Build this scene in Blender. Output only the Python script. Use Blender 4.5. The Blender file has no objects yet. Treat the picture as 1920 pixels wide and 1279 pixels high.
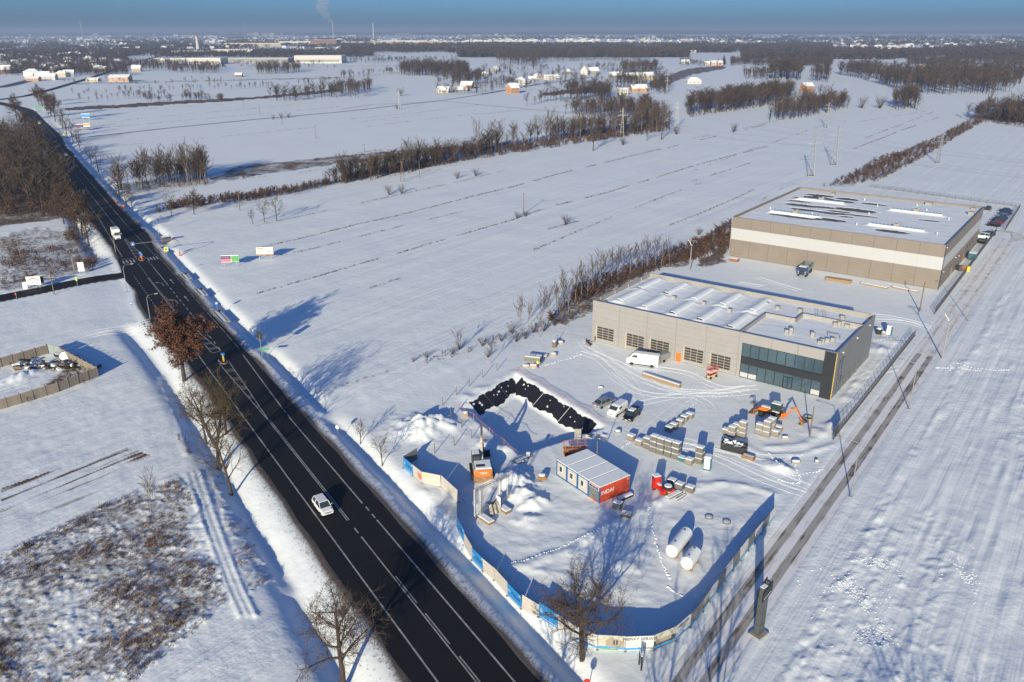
import bpy, bmesh, math, random
import numpy as np
from mathutils import Vector, Matrix
rnd = random.Random(7)
SC = bpy.context.scene
COL = SC.collection

# ------------------------------------------------------------------ camera
CAM_H = 64.0
FPX, CXP, CYP, HYP = 1510.0, 960.0, 639.5, 57.0
PITCH = math.atan((CYP - HYP) / FPX)
ROLL = math.radians(0.13)
cam_d = bpy.data.cameras.new('camera')
cam = bpy.data.objects.new('camera', cam_d)
COL.objects.link(cam)
cam_d.sensor_width = 36.0
cam_d.lens = 36.0 * FPX / 1920.0
cam_d.clip_start = 1.0
cam_d.clip_end = 120000.0
cam.location = (0, 0, CAM_H)
cam.rotation_euler = (Matrix.Rotation(math.pi / 2 - PITCH, 4, 'X') @ Matrix.Rotation(-ROLL, 4, 'Z')).to_euler()
SC.camera = cam

# ------------------------------------------------------------------ sky, sun, exposure
SUN_EL, SHADOW_AZ = math.radians(15.5), math.radians(16.5)
world = bpy.data.worlds.new('World')
SC.world = world
world.use_nodes = True
wn = world.node_tree
wn.nodes.clear()
sky = wn.nodes.new('ShaderNodeTexSky')
sky.sky_type = 'NISHITA'
sky.sun_disc = False
sky.sun_elevation = SUN_EL
sky.sun_rotation = math.pi + SHADOW_AZ
sky.altitude = 200
sky.air_density = 0.8
sky.dust_density = 1.5
sky.ozone_density = 9.0
bgn = wn.nodes.new('ShaderNodeBackground')
bgn.inputs['Strength'].default_value = 0.10
wout = wn.nodes.new('ShaderNodeOutputWorld')
wn.links.new(sky.outputs[0], bgn.inputs[0])
wn.links.new(bgn.outputs[0], wout.inputs[0])
sun_d = bpy.data.lights.new('sun', 'SUN')
sun_d.energy = 4.6
sun_d.angle = math.radians(0.53)
sun_d.color = (1.0, 0.875, 0.61)
sun = bpy.data.objects.new('sun', sun_d)
COL.objects.link(sun)
sun.rotation_euler = Vector((math.sin(SHADOW_AZ) * math.cos(SUN_EL), math.cos(SHADOW_AZ) * math.cos(SUN_EL), -math.sin(SUN_EL))).to_track_quat('-Z', 'Y').to_euler()
SC.view_settings.view_transform = 'Standard'
SC.view_settings.look = 'None'
SC.view_settings.exposure = 0.52
SC.view_settings.gamma = 1.0
SC.view_settings.use_curve_mapping = False
SC.render.engine = 'CYCLES'
SC.cycles.max_bounces = 6
SC.cycles.volume_bounces = 0
SC.cycles.transparent_max_bounces = 6

# ------------------------------------------------------------------ coordinates
_c, _s, _cr, _sr = math.cos(PITCH), math.sin(PITCH), math.cos(ROLL), math.sin(ROLL)
def G(px, py, z=0.0):
    """survey point: place on the plane at height z that the photograph shows at (px, py)"""
    u = (px - CXP) / FPX; v = (CYP - py) / FPX
    u, v = u * _cr + v * _sr, -u * _sr + v * _cr
    dx, dy, dz = u, _c + v * _s, -_s + v * _c
    t = (z - CAM_H) / dz
    return (dx * t, dy * t)
def S(u, v):                       # building-site axes (service road direction = v)
    return (.8 * u + .6 * v, -.6 * u + .8 * v)
def toS(x, y): return (.8 * x - .6 * y, .6 * x + .8 * y)
A_U = math.atan2(-.6, .8)          # heading of the site's u axis
RO, RT, RN = (-3.8, 77.1), (-.5373, .8434), (-.8434, -.5373)
def RW(s, w): return (RO[0] + RT[0] * s + RN[0] * w, RO[1] + RT[1] * s + RN[1] * w)   # main-road axes
def toR(x, y):
    x = x - RO[0]; y = y - RO[1]
    return (x * RT[0] + y * RT[1], x * RN[0] + y * RN[1])
A_R = math.atan2(RT[1], RT[0])     # heading of the main road

# ------------------------------------------------------------------ materials
MATS = {}
def mat(name, col, rough=0.7, metal=0.0, var=0.12, scale=3.0, bump=0.0, bscale=20.0, spec=0.4, col2=None, alpha=None):
    if name in MATS: return MATS[name]
    m = bpy.data.materials.new(name); m.use_nodes = True
    nt = m.node_tree; b = nt.nodes['Principled BSDF']
    b.inputs['Roughness'].default_value = rough
    b.inputs['Metallic'].default_value = metal
    b.inputs['Specular IOR Level'].default_value = spec
    tc = nt.nodes.new('ShaderNodeTexCoord')
    nz = nt.nodes.new('ShaderNodeTexNoise'); nz.inputs['Scale'].default_value = scale; nz.inputs['Detail'].default_value = 5
    nt.links.new(tc.outputs['Object'], nz.inputs['Vector'])
    rp = nt.nodes.new('ShaderNodeValToRGB')
    rp.color_ramp.elements[0].position = .3; rp.color_ramp.elements[1].position = .7
    c2 = col2 or tuple(min(1, c * (1 + var)) for c in col)
    c1 = col if col2 else tuple(c * (1 - var) for c in col)
    rp.color_ramp.elements[0].color = (*c1, 1); rp.color_ramp.elements[1].color = (*c2, 1)
    nt.links.new(nz.outputs[0], rp.inputs[0]); nt.links.new(rp.outputs[0], b.inputs['Base Color'])
    if bump:
        n2 = nt.nodes.new('ShaderNodeTexNoise'); n2.inputs['Scale'].default_value = bscale; n2.inputs['Detail'].default_value = 4
        nt.links.new(tc.outputs['Object'], n2.inputs['Vector'])
        bp = nt.nodes.new('ShaderNodeBump'); bp.inputs['Strength'].default_value = bump; bp.inputs['Distance'].default_value = .05
        nt.links.new(n2.outputs[0], bp.inputs['Height']); nt.links.new(bp.outputs[0], b.inputs['Normal'])
    MATS[name] = m
    return m

SNOW_C = (0.79, 0.83, 0.85)
def snow_ground_material():
    m = bpy.data.materials.new('snow_ground'); m.use_nodes = True
    nt = m.node_tree; L = nt.links; b = nt.nodes['Principled BSDF']
    b.inputs['Roughness'].default_value = .65; b.inputs['Specular IOR Level'].default_value = .25
    geo = nt.nodes.new('ShaderNodeNewGeometry')
    at = nt.nodes.new('ShaderNodeAttribute'); at.attribute_name = 'cover'
    sep = nt.nodes.new('ShaderNodeSeparateColor'); L.new(at.outputs['Color'], sep.inputs[0])
    def noise(sc, det=6, rough=.6):
        n = nt.nodes.new('ShaderNodeTexNoise'); n.inputs['Scale'].default_value = sc; n.inputs['Detail'].default_value = det
        n.inputs['Roughness'].default_value = rough; L.new(geo.outputs['Position'], n.inputs['Vector']); return n.outputs[0]
    def math_(op, a, b_, clamp=False):
        n = nt.nodes.new('ShaderNodeMath'); n.operation = op; n.use_clamp = clamp
        for i, q in enumerate((a, b_)):
            if isinstance(q, (int, float)): n.inputs[i].default_value = q
            else: L.new(q, n.inputs[i])
        return n.outputs[0]
    def mix(fac, a, b_):
        n = nt.nodes.new('ShaderNodeMix'); n.data_type = 'RGBA'
        L.new(fac, n.inputs[0])
        for i, q in ((6, a), (7, b_)):
            if isinstance(q, tuple): n.inputs[i].default_value = (*q, 1)
            else: L.new(q, n.inputs[i])
        return n.outputs[2]
    fine = noise(.9, 8, .68)
    tiny = noise(4.5, 4, .7)
    big = noise(.05, 3)
    snowc = mix(math_('MULTIPLY', big, 1.0, True), (0.755, 0.80, 0.825), (0.825, 0.87, 0.875))
    # dry vegetation showing through, strength in r
    vegn = math_('ADD', math_('ADD', math_('MULTIPLY', fine, .5), math_('MULTIPLY', tiny, .2)), math_('MULTIPLY', noise(.11, 5, .65), .3))
    vf = math_('MULTIPLY', math_('SUBTRACT', math_('ADD', sep.outputs[0], vegn), .98), 7.0, True)
    vegc = mix(noise(.35, 4), (.06, .037, .025), (.19, .115, .065))
    c = mix(vf, snowc, vegc)
    # road grime, strength in g
    df = math_('MULTIPLY', math_('SUBTRACT', math_('ADD', math_('MULTIPLY', sep.outputs[1], 1.3), math_('MULTIPLY', tiny, .6)), .62), 2.2, True)
    c = mix(df, c, (.11, .095, .085))
    # bare reed / plough colour, strength in b
    rf = math_('MULTIPLY', math_('SUBTRACT', math_('ADD', sep.outputs[2], math_('MULTIPLY', noise(.12, 6), .7)), .85), 5.0, True)
    c = mix(rf, c, mix(noise(.6, 3), (.17, .105, .055), (.10, .062, .038)))
    L.new(c, b.inputs['Base Color'])
    bp = nt.nodes.new('ShaderNodeBump'); bp.inputs['Strength'].default_value = .45; bp.inputs['Distance'].default_value = .16
    vr = nt.nodes.new('ShaderNodeVectorRotate'); vr.rotation_type = 'Z_AXIS'; vr.inputs['Angle'].default_value = -A_U; L.new(geo.outputs['Position'], vr.inputs['Vector'])
    fur = None
    for su, sv, amp in ((1.1, .012, 1.6), (.33, .006, 3.0), (3.2, .05, .5)):          # drill rows of the fields
        mp = nt.nodes.new('ShaderNodeMapping'); mp.inputs['Scale'].default_value = (su, sv, 1); L.new(vr.outputs[0], mp.inputs['Vector'])
        n = nt.nodes.new('ShaderNodeTexNoise'); n.inputs['Scale'].default_value = 1.0; n.inputs['Detail'].default_value = 3; L.new(mp.outputs[0], n.inputs['Vector'])
        q = math_('MULTIPLY', n.outputs[0], amp); fur = q if fur is None else math_('ADD', fur, q)
    base_h = math_('ADD', math_('MULTIPLY', noise(1.3, 5), math_('MULTIPLY', math_('SUBTRACT', noise(.035, 3), .36, True), 4.5)), math_('MULTIPLY', noise(.25, 4), 1.6))
    L.new(math_('ADD', base_h, math_('MULTIPLY', fur, at.outputs['Alpha'])), bp.inputs['Height']); L.new(bp.outputs[0], b.inputs['Normal'])
    return m

M_SNOW = mat('snow', SNOW_C, .65, 0, .03, .6, .25, 3.0, .25)
M_BLACK = mat('black_rubber', (.018, .018, .02), .7)
M_GLASS = mat('dark_glass', (.03, .045, .055), .08, 0, .1, .5, spec=.8)
M_STEEL = mat('galvanised_steel', (.32, .33, .34), .45, .6)
M_DARKSTEEL = mat('dark_steel', (.06, .062, .068), .5, .4)
M_WOOD = mat('timber', (.33, .23, .14), .8, 0, .25, 6)
M_OLDWOOD = mat('weathered_wood', (.17, .125, .09), .9, 0, .25, 6)
M_CONC = mat('concrete', (.27, .26, .245), .9, 0, .12, 2, .3, 15)
M_BARK = mat('bark', (.060, .045, .036), .95, 0, .3, 4)
M_TWIG = mat('twigs', (.075, .051, .036), .95, 0, .3, .5)
M_BIRCH = mat('birch_bark', (.22, .195, .17), .9, 0, .3, 3)
M_LEAF = mat('dry_oak_leaves', (.10, .042, .022), .8, 0, .35, .8)
M_GRASS = mat('dry_grass', (.15, .083, .043), .95, 0, .4, .3)
M_BRAMBLE = mat('bramble', (.062, .037, .026), .95, 0, .4, .3)
M_GREEN = mat('conifer_needles', (.018, .028, .017), .95, 0, .3, .3)
M_WHITE = mat('white_paint', (.74, .74, .74), .4, 0, .04)
M_ORANGE = mat('orange_paint', (.62, .16, .025), .45, 0, .1)
M_RED = mat('red_paint', (.50, .025, .018), .4, 0, .1)
M_YELLOW = mat('yellow_paint', (.75, .50, .04), .5)
M_BLUE = mat('sign_blue', (.02, .16, .50), .5, 0, .05)
M_LENS = mat('lamp_lens', (.55, .55, .52), .2)
M_REDLENS = mat('tail_lens', (.35, .01, .01), .25)

# ------------------------------------------------------------------ mesh builder
class MB:
    def __init__(self): self.v = []; self.f = []; self.mi = []
    def face(self, pts, m=0):
        i = len(self.v); self.v += [tuple(p) for p in pts]; self.f.append(tuple(range(i, i + len(pts)))); self.mi.append(m); return self
    def add(self, vs, fs, m=0):
        i = len(self.v); self.v += [tuple(p) for p in vs]
        for f in fs: self.f.append(tuple(i + k for k in f)); self.mi.append(m)
        return self
    def box(self, c, s, rz=0.0, m=0, bevel=0.0, taper=1.0):
        hx, hy, hz = s[0] / 2, s[1] / 2, s[2] / 2; ca, sa = math.cos(rz), math.sin(rz)
        def P(x, y, z): return (c[0] + x * ca - y * sa, c[1] + x * sa + y * ca, c[2] + z)
        if not bevel:
            t = taper
            vs = [P(-hx, -hy, -hz), P(hx, -hy, -hz), P(hx, hy, -hz), P(-hx, hy, -hz), P(-hx * t, -hy * t, hz), P(hx * t, -hy * t, hz), P(hx * t, hy * t, hz), P(-hx * t, hy * t, hz)]
            return self.add(vs, [(3, 2, 1, 0), (4, 5, 6, 7), (0, 1, 5, 4), (1, 2, 6, 5), (2, 3, 7, 6), (3, 0, 4, 7)], m)
        b = bevel
        vs = [P(-hx, -hy, -hz), P(hx, -hy, -hz), P(hx, hy, -hz), P(-hx, hy, -hz), P(-hx, -hy, hz - b), P(hx, -hy, hz - b), P(hx, hy, hz - b), P(-hx, hy, hz - b),
              P(-hx + b, -hy + b, hz), P(hx - b, -hy + b, hz), P(hx - b, hy - b, hz), P(-hx + b, hy - b, hz)]
        return self.add(vs, [(3, 2, 1, 0), (0, 1, 5, 4), (1, 2, 6, 5), (2, 3, 7, 6), (3, 0, 4, 7), (4, 5, 9, 8), (5, 6, 10, 9), (6, 7, 11, 10), (7, 4, 8, 11), (8, 9, 10, 11)], m)
    def tube(self, p, q, r, r2=None, n=6, m=0, cap=True):
        p, q = Vector(p), Vector(q); d = q - p
        if d.length < 1e-6: return self
        d.normalize(); a = d.orthogonal().normalized(); b = d.cross(a); r2 = r if r2 is None else r2
        vs = []
        for k in range(n):
            w = a * math.cos(2 * math.pi * k / n) + b * math.sin(2 * math.pi * k / n)
            vs.append(p + w * r)
        for k in range(n):
            w = a * math.cos(2 * math.pi * k / n) + b * math.sin(2 * math.pi * k / n)
            vs.append(q + w * r2)
        fs = [(k, (k + 1) % n, n + (k + 1) % n, n + k) for k in range(n)]
        if cap: fs += [tuple(range(n - 1, -1, -1)), tuple(range(n, 2 * n))]
        return self.add(vs, fs, m)
    def path(self, pts, r, n=5, m=0):
        for a, b in zip(pts, pts[1:]): self.tube(a, b, r, None, n, m)
        return self
    def prism(self, prof, y0, y1, m=0, axis='y'):
        """extrude a profile of (x,z) points from y0 to y1"""
        n = len(prof)
        if axis == 'y': vs = [(x, y0, z) for x, z in prof] + [(x, y1, z) for x, z in prof]
        else: vs = [(y0, x, z) for x, z in prof] + [(y1, x, z) for x, z in prof]
        return self.add(vs, [(k, (k + 1) % n, n + (k + 1) % n, n + k) for k in range(n)] + [tuple(range(n - 1, -1, -1)), tuple(range(n, 2 * n))], m)
    def lathe(self, prof, c=(0, 0, 0), n=12, m=0, axis='z'):
        vs = []
        for r, h in prof:
            for k in range(n):
                a = 2 * math.pi * k / n; x, y = r * math.cos(a), r * math.sin(a)
                vs.append((c[0] + x, c[1] + y, c[2] + h) if axis == 'z' else (c[0] + h, c[1] + x, c[2] + y) if axis == 'x' else (c[0] + x, c[1] + h, c[2] + y))
        fs = []
        for j in range(len(prof) - 1):
            for k in range(n): fs.append((j * n + k, j * n + (k + 1) % n, (j + 1) * n + (k + 1) % n, (j + 1) * n + k))
        fs += [tuple(range(n - 1, -1, -1)), tuple(range((len(prof) - 1) * n, len(prof) * n))]
        return self.add(vs, fs, m)
    def mesh(self, name='mesh', mats=None, smooth=False):
        me = bpy.data.meshes.new(name); me.from_pydata(self.v, [], self.f)
        for q in (mats or []): me.materials.append(q)
        if any(self.mi): me.polygons.foreach_set('material_index', self.mi)
        if smooth: me.polygons.foreach_set('use_smooth', [True] * len(self.f))
        return me
    def build(self, name, mats, parent=None, loc=None, rz=0.0, smooth=False):
        if not isinstance(mats, (list, tuple)): mats = [mats]
        return link(name, self.mesh(name, mats, smooth), parent, loc, rz)
def recalc(me):
    bm = bmesh.new(); bm.from_mesh(me); bmesh.ops.recalc_face_normals(bm, faces=bm.faces); bm.to_mesh(me); bm.free(); return me
def link(name, me, parent=None, loc=None, rz=0.0):
    o = bpy.data.objects.new(name, me); COL.objects.link(o)
    if parent: o.parent = parent
    if loc: o.location = loc
    if rz: o.rotation_euler = (0, 0, rz)
    return o
def tag(o, label=None, cat=None, group=None, kind=None):
    if label: o['label'] = label
    if cat: o['category'] = cat
    if group: o['group'] = group
    if kind: o['kind'] = kind
    return o
def thing(name, label, cat, loc=(0, 0, 0), rz=0.0, group=None):
    return tag(link(name, None, None, loc, rz), label, cat, group)
def copy_tree(o, parent=None):
    c = o.copy(); COL.objects.link(c); c.parent = parent
    for ch in [q for q in o.children]: copy_tree(ch, c)
    return c
def raw_mesh(name, V, F, mats, mi=None, smooth=False):
    """fast mesh from numpy: V (n,3), F (m,k)"""
    V = np.asarray(V, np.float32); F = np.asarray(F, np.int32); k = F.shape[1]
    me = bpy.data.meshes.new(name)
    me.vertices.add(len(V)); me.vertices.foreach_set('co', V.ravel())
    me.loops.add(F.size); me.loops.foreach_set('vertex_index', F.ravel())
    me.polygons.add(len(F)); me.polygons.foreach_set('loop_start', np.arange(0, F.size, k, dtype=np.int32))
    for q in mats: me.materials.append(q)
    if mi is not None: me.polygons.foreach_set('material_index', np.asarray(mi, np.int32))
    if smooth: me.polygons.foreach_set('use_smooth', np.ones(len(F), bool))
    me.update(calc_edges=True); me.validate()
    return me
FONT = {}
def text_mesh(name, s, size, matl, parent=None, loc=(0, 0, 0), rot=(0, 0, 0), extrude=.004, align='CENTER'):
    cu = bpy.data.curves.new(name, 'FONT'); cu.body = s; cu.size = size; cu.extrude = extrude; cu.align_x = align; cu.align_y = 'CENTER'; cu.resolution_u = 2
    t = bpy.data.objects.new(name, cu); COL.objects.link(t)
    bpy.context.view_layer.update()
    me = bpy.data.meshes.new_from_object(t.evaluated_get(bpy.context.evaluated_depsgraph_get()))
    bpy.data.objects.remove(t); me.materials.clear(); me.materials.append(matl)
    o = link(name, me, parent, loc); o.rotation_euler = rot
    return o
# ------------------------------------------------------------------ terrain
def hash2(ix, iy, seed):
    h = np.sin(ix * 127.1 + iy * 311.7 + seed * 74.7) * 43758.5453
    return h - np.floor(h)
def vnoise(x, y, seed=0.0):
    ix, iy = np.floor(x), np.floor(y); fx, fy = x - ix, y - iy
    fx = fx * fx * (3 - 2 * fx); fy = fy * fy * (3 - 2 * fy)
    a, b = hash2(ix, iy, seed), hash2(ix + 1, iy, seed); c, d = hash2(ix, iy + 1, seed), hash2(ix + 1, iy + 1, seed)
    return (a + (b - a) * fx) * (1 - fy) + (c + (d - c) * fx) * fy - .5
def fbm(x, y, seed=0.0, o=4):
    r = 0; a = 1.0
    for k in range(o): r = r + a * vnoise(x * 2 ** k, y * 2 ** k, seed + k); a *= .5
    return r
def sstep(a, b, x):
    t = np.clip((x - a) / (b - a), 0, 1); return t * t * (3 - 2 * t)
def in_poly(x, y, poly):
    r = np.zeros(np.shape(x), bool); n = len(poly)
    for i in range(n):
        x1, y1 = poly[i]; x2, y2 = poly[i - 1]
        if y1 == y2: continue
        c = ((y1 > y) != (y2 > y)) & (x < (x2 - x1) * (y - y1) / (y2 - y1) + x1)
        r ^= c
    return r
def poly_dist(x, y, pts, closed=False):
    d = np.full(np.shape(x), 1e9); P = list(pts) + ([pts[0]] if closed else [])
    for (x1, y1), (x2, y2) in zip(P, P[1:]):
        dx, dy = x2 - x1, y2 - y1; t = np.clip(((x - x1) * dx + (y - y1) * dy) / (dx * dx + dy * dy + 1e-9), 0, 1)
        d = np.minimum(d, np.hypot(x - x1 - t * dx, y - y1 - t * dy))
    return d
def GP(*pix, z=0.0): return [G(a, b, z) for a, b in pix]

ROAD_Z = 0.30
# edges of the main road in its own axes: (s, right w, left w)
ROAD_EDGE = [(-45, .4, 11.8), (40, .45, 11.8), (85, .4, 11.8), (110, .5, 12.6), (128, .9, 14.0), (148, .9, 13.6), (160, .8, 12.4), (186, .8, 12.0), (203, .6, 11.2), (213, -.6, 11.3), (224, -1.3, 11.5), (240, -.6, 11.6), (262, .1, 11.4), (300, 0, 10.8), (350, -.1, 10.2), (440, -.1, 9.6), (500, -.5, 9.8), (530, -2.2, 10.4), (565, -3.0, 10.2), (625, -1.8, 8.9), (660, -1.5, 8.4), (765, -1.5, 8.2)]
_rs = np.array([q[0] for q in ROAD_EDGE], float); _r0 = np.array([q[1] for q in ROAD_EDGE]); _r1 = np.array([q[2] for q in ROAD_EDGE])
SIDE_ROAD = GP((262, 512), (232, 516), (185, 522), (130, 532), (80, 543), (40, 551), (0, 559), (-80, 577), (-200, 600))   # joins from the left
YARD_TRACK = GP((283, 600), (230, 612), (170, 622), (120, 640), (100, 660))
SITE_GATE = GP((1235, 838), (1330, 838), (1390, 868), (1480, 905), (1540, 925))
POND = GP((967, 700), (1136, 802), (973, 854), (861, 763))
POND_D, POND_SL = 2.6, 3.2
MOUNDS = [  # px, py, radius, height, stretch
    (795, 800, 4.5, 1.7), (770, 812, 3.4, 1.0), (835, 795, 3.0, 1.1), (915, 800, 2.0, .5), (962, 905, 3.6, 1.9), (985, 930, 2.6, 1.0), (1000, 945, 2.2, .9), (990, 975, 2.0, .6),
    (1455, 875, 2.0, .9), (1478, 882, 1.4, .5), (825, 965, 2.2, .5), (800, 925, 2.6, .5), (905, 835, 2.2, .7), (945, 845, 2.0, .8), (875, 745, 2.0, .4), (900, 730, 1.6, .35),
    (60, 700, 3.2, .8), (30, 712, 3.0, .7), (1020, 1075, 2.0, .35), (1170, 1060, 3.0, .35), (1110, 1010, 3.0, .3), (1130, 1085, 2.5, .3), (1640, 655, 3.0, .5), (1600, 720, 2.2, .4), (1580, 745, 2.0, .4), (1560, 800, 2.0, .45), (1530, 810, 2.2, .4), (1665, 640, 3, .5)]
RIDGES = [  # polyline px, half width m, height
    ([(940, 1068), (985, 1062), (1030, 1045), (1075, 1030), (1140, 985), (1200, 960), (1260, 930), (1310, 912), (1360, 907), (1410, 915), (1445, 925)], 1.0, .32),
    ([(880, 770), (930, 715), (967, 698), (1060, 750), (1140, 800)], 1.2, .25),
    ([(1000, 800), (1060, 880), (1150, 975)], .6, .1),
    ([(1440, 840), (1500, 838), (1545, 815), (1570, 790), (1620, 720), (1680, 640)], .9, .3),
    ([(1390, 826), (1410, 845), (1450, 855), (1500, 853), (1540, 842), (1565, 835)], .6, .25),
    ([(1590, 735), (1625, 690), (1655, 650)], .5, .3),
    ([(600, 790), (640, 830), (690, 880), (740, 925)], 1.0, .3),
    ([(335, 690), (350, 760), (372, 830), (395, 880), (430, 940), (470, 1020), (540, 1100)], .8, .25),
    ([(300, 700), (330, 770), (350, 850)], .7, .25), ([(350, 890), (375, 965), (400, 1035), (430, 1112), (450, 1155)], .35, .2), ([(374, 880), (402, 965), (427, 1035), (457, 1108), (480, 1155)], .35, .2), ([(362, 885), (388, 965), (414, 1035), (444, 1110), (465, 1155)], .3, .14),
    ([(345, 530), (400, 590), (440, 625), (520, 700), (600, 775)], .8, .35), ([(300, 460), (340, 510), (400, 570)], .7, .3)]
MOUNDS_W = [(*G(a, b), r, h) for a, b, r, h in MOUNDS]
RIDGES_W = [([G(*q) for q in pl], w, h) for pl, w, h in RIDGES]
ROUGH = [GP((-40, 1060), (60, 1010), (260, 915), (330, 890), (370, 930), (395, 1030), (430, 1130), (395, 1160), (250, 1279), (200, 1330), (-60, 1330)), GP((390, 860), (425, 880), (515, 1080), (470, 1115), (430, 1020))]
ROUGH_MID = [GP((-40, 450), (70, 425), (160, 432), (190, 480), (175, 506), (130, 520), (60, 535), (-40, 560))]
HOLES = [(G(395, 500), .9), ]

def height(x, y):
    x = np.asarray(x, float); y = np.asarray(y, float)
    fade = 1 - sstep(250, 900, y)
    z = .22 * fbm(x / 22, y / 22, 3, 3) * fade
    u, v = toS(x, y); s, w = toR(x, y)
    re = np.interp(s, _rs, _r0); le = np.interp(s, _rs, _r1)
    site = (sstep(-97, -92, u) * (1 - sstep(-28, -27, u))) * sstep(60, 64, v) * (1 - sstep(225, 300, v)) * sstep(2, 8, -w + re)
    z = z * (1 - .75 * site)
    # far-side field right of the service road: clods along drill rows
    fr = sstep(-19.5, -17, u) * fade
    z += fr * (.20 * vnoise(u / .85 + .3 * vnoise(u / 3, v / 9, 5), v / 7, 11) + .22 * vnoise(u / 5, v / 30, 12) + .24 * np.maximum(0, fbm(u / .9, v / 1.2, 13, 3)) * sstep(.0, .25, vnoise(u / 14, v / 25, 14) + .12))
    z += fr * .25 * np.exp(-((u + 17 + 1.5 * vnoise(u * 0, v / 12, 4)) / .8) ** 2) * (.6 + fbm(u, v / 1.5, 8, 2))
    # wide field beyond the site: faint drill rows
    ff = (1 - sstep(-100, -96, u)) * sstep(3, 12, -w + re) * fade
    z += ff * (.10 * vnoise(u / 1.6, v / 60, 21) + .17 * vnoise(u / 6, v / 120, 22))
    lf = sstep(8, 14, w - le) * fade
    z += lf * (.06 * vnoise(u / 2.2, v / 40, 23) + .05 * fbm(x / 3, y / 3, 24, 2))
    # wind texture everywhere nearby
    near = 1 - sstep(120, 240, y)
    z += near * .07 * fbm(x / 1.7, y / 2.6, 31, 3) * (1 - .5 * site)
    def local(P, m):
        bx = [q[0] for q in P]; by = [q[1] for q in P]
        return (x > min(bx) - m) & (x < max(bx) + m) & (y > min(by) - m) & (y < max(by) + m)
    def bump(P, m, fn):
        k = local(P, m)
        if k.any(): z[k] += fn(x[k], y[k])
    bump(FENCED, 1, lambda a, b: in_poly(a, b, FENCED) * (.20 * fbm(a / 4.5, b / 3.0, 33, 3) + .10 * np.abs(vnoise(a / 1.6, b / 1.3, 34))))
    for P in ROUGH: bump(P, 1, lambda a, b: in_poly(a, b, P) * (.30 * np.maximum(0, fbm(a / .8, b / .8, 41, 3)) + .14 * np.abs(vnoise(a / .55, b / .7, 44)) + .15 * fbm(a / 4, b / 4, 42, 2)))
    for P in ROUGH_MID: bump(P, 1, lambda a, b: in_poly(a, b, P) * .5 * np.maximum(0, fbm(a / 1.6, b / 1.6, 43, 3)))
    for mx, my, r, h in MOUNDS_W:
        bump([(mx, my)], r * 2.5, lambda a, b: h * np.exp(-(np.hypot(a - mx, b - my) / r * (1 + .45 * fbm(a / 1.6, b / 1.6, 51, 3)) * 1.35) ** 2) * (.85 + .55 * fbm(a / .9, b / .9, 52, 3)))
    for pl, wd, h in RIDGES_W:
        bump(pl, wd * 3, lambda a, b: h * np.exp(-(poly_dist(a, b, pl) / wd) ** 2) * (.75 + .6 * fbm(a / 1.5, b / 1.5, 61, 2)))
    # roadside ditches, deeper to the left
    dl, dr = w - le, re - w
    nr = sstep(-48, -40, s) * (1 - sstep(500, 700, s))
    jl = 1 - (sstep(126, 132, s) * (1 - sstep(196, 206, s)))        # no ditch at the side-road mouth
    wob = 1 + .25 * vnoise(s / 9, w * 0, 71)
    z -= nr * jl * 1.15 * wob * np.exp(-((dl - 5.4) / 2.0) ** 2)
    gap = 1 - .9 * (np.exp(-((s - 60) / 5) ** 2) + np.exp(-((s - 99) / 3) ** 2) + sstep(196, 200, s) * (1 - sstep(206, 210, s)))
    z -= nr * gap * 1.05 * wob * np.exp(-((dr - 4.4) / 1.5) ** 2)
    # shoulders climb to the carriageway, bed lies below it
    dout = np.maximum(dl, dr)
    sh = np.where(dout > 0, 1 - sstep(.2, 3.2, dout), 1.0) * nr
    z = z * (1 - sh) + sh * (ROAD_Z - .04)
    bed = (dout < 0) * sstep(-60, -50, s) * (1 - sstep(760, 775, s))
    z = np.where(bed > 0, ROAD_Z - .07 - .4 * sstep(0, 1.2, -dout) - .5 * sstep(200, 400, y), z)
    ds = np.full(x.shape, 99.0); k = local(SIDE_ROAD, 5); ds[k] = poly_dist(x[k], y[k], SIDE_ROAD); z = np.where(ds < 3.6, -.35 + (z + .35) * sstep(2.6, 3.6, ds) * (ds > 2.6), z)
    du = np.abs(u + 24.6); sr = (v > 40) & (v < 330)
    z = np.where(sr & (du < 4.2), z * sstep(2.6, 4.2, du) + (-.10) * (1 - sstep(2.0, 2.7, du)) - .02, z)
    z += .10 * np.exp(-((du - 3.3) / .8) ** 2) * sr * near
    # pond pit
    k = local(POND, 2)
    if k.any():
        a, b = x[k], y[k]; d = poly_dist(a, b, POND, True); zk = z[k]
        z[k] = np.where(in_poly(a, b, POND), zk * (1 - sstep(0, .5, d)) - POND_D * np.clip(d / POND_SL, 0, 1) + .04 * fbm(a / 1.2, b / 1.2, 81, 2) * (d > POND_SL), zk)
    # flat pads under the two halls
    for (u0, u1, v0, v1) in ((-86.5, -33.5, 143, 170.5), (-90.5, -31, 228.7, 290.5)):
        m = sstep(u0 - 3, u0, u) * (1 - sstep(u1, u1 + 1.5, u)) * sstep(v0 - 5, v0, v) * (1 - sstep(v1, v1 + 3, v))
        z = z * (1 - m)
    return z
def hz(x, y): return float(height(np.array([x]), np.array([y]))[0])
def at(px, py, dz=0.0):
    x, y = G(px, py); return (x, y, hz(x, y) + dz)

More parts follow.
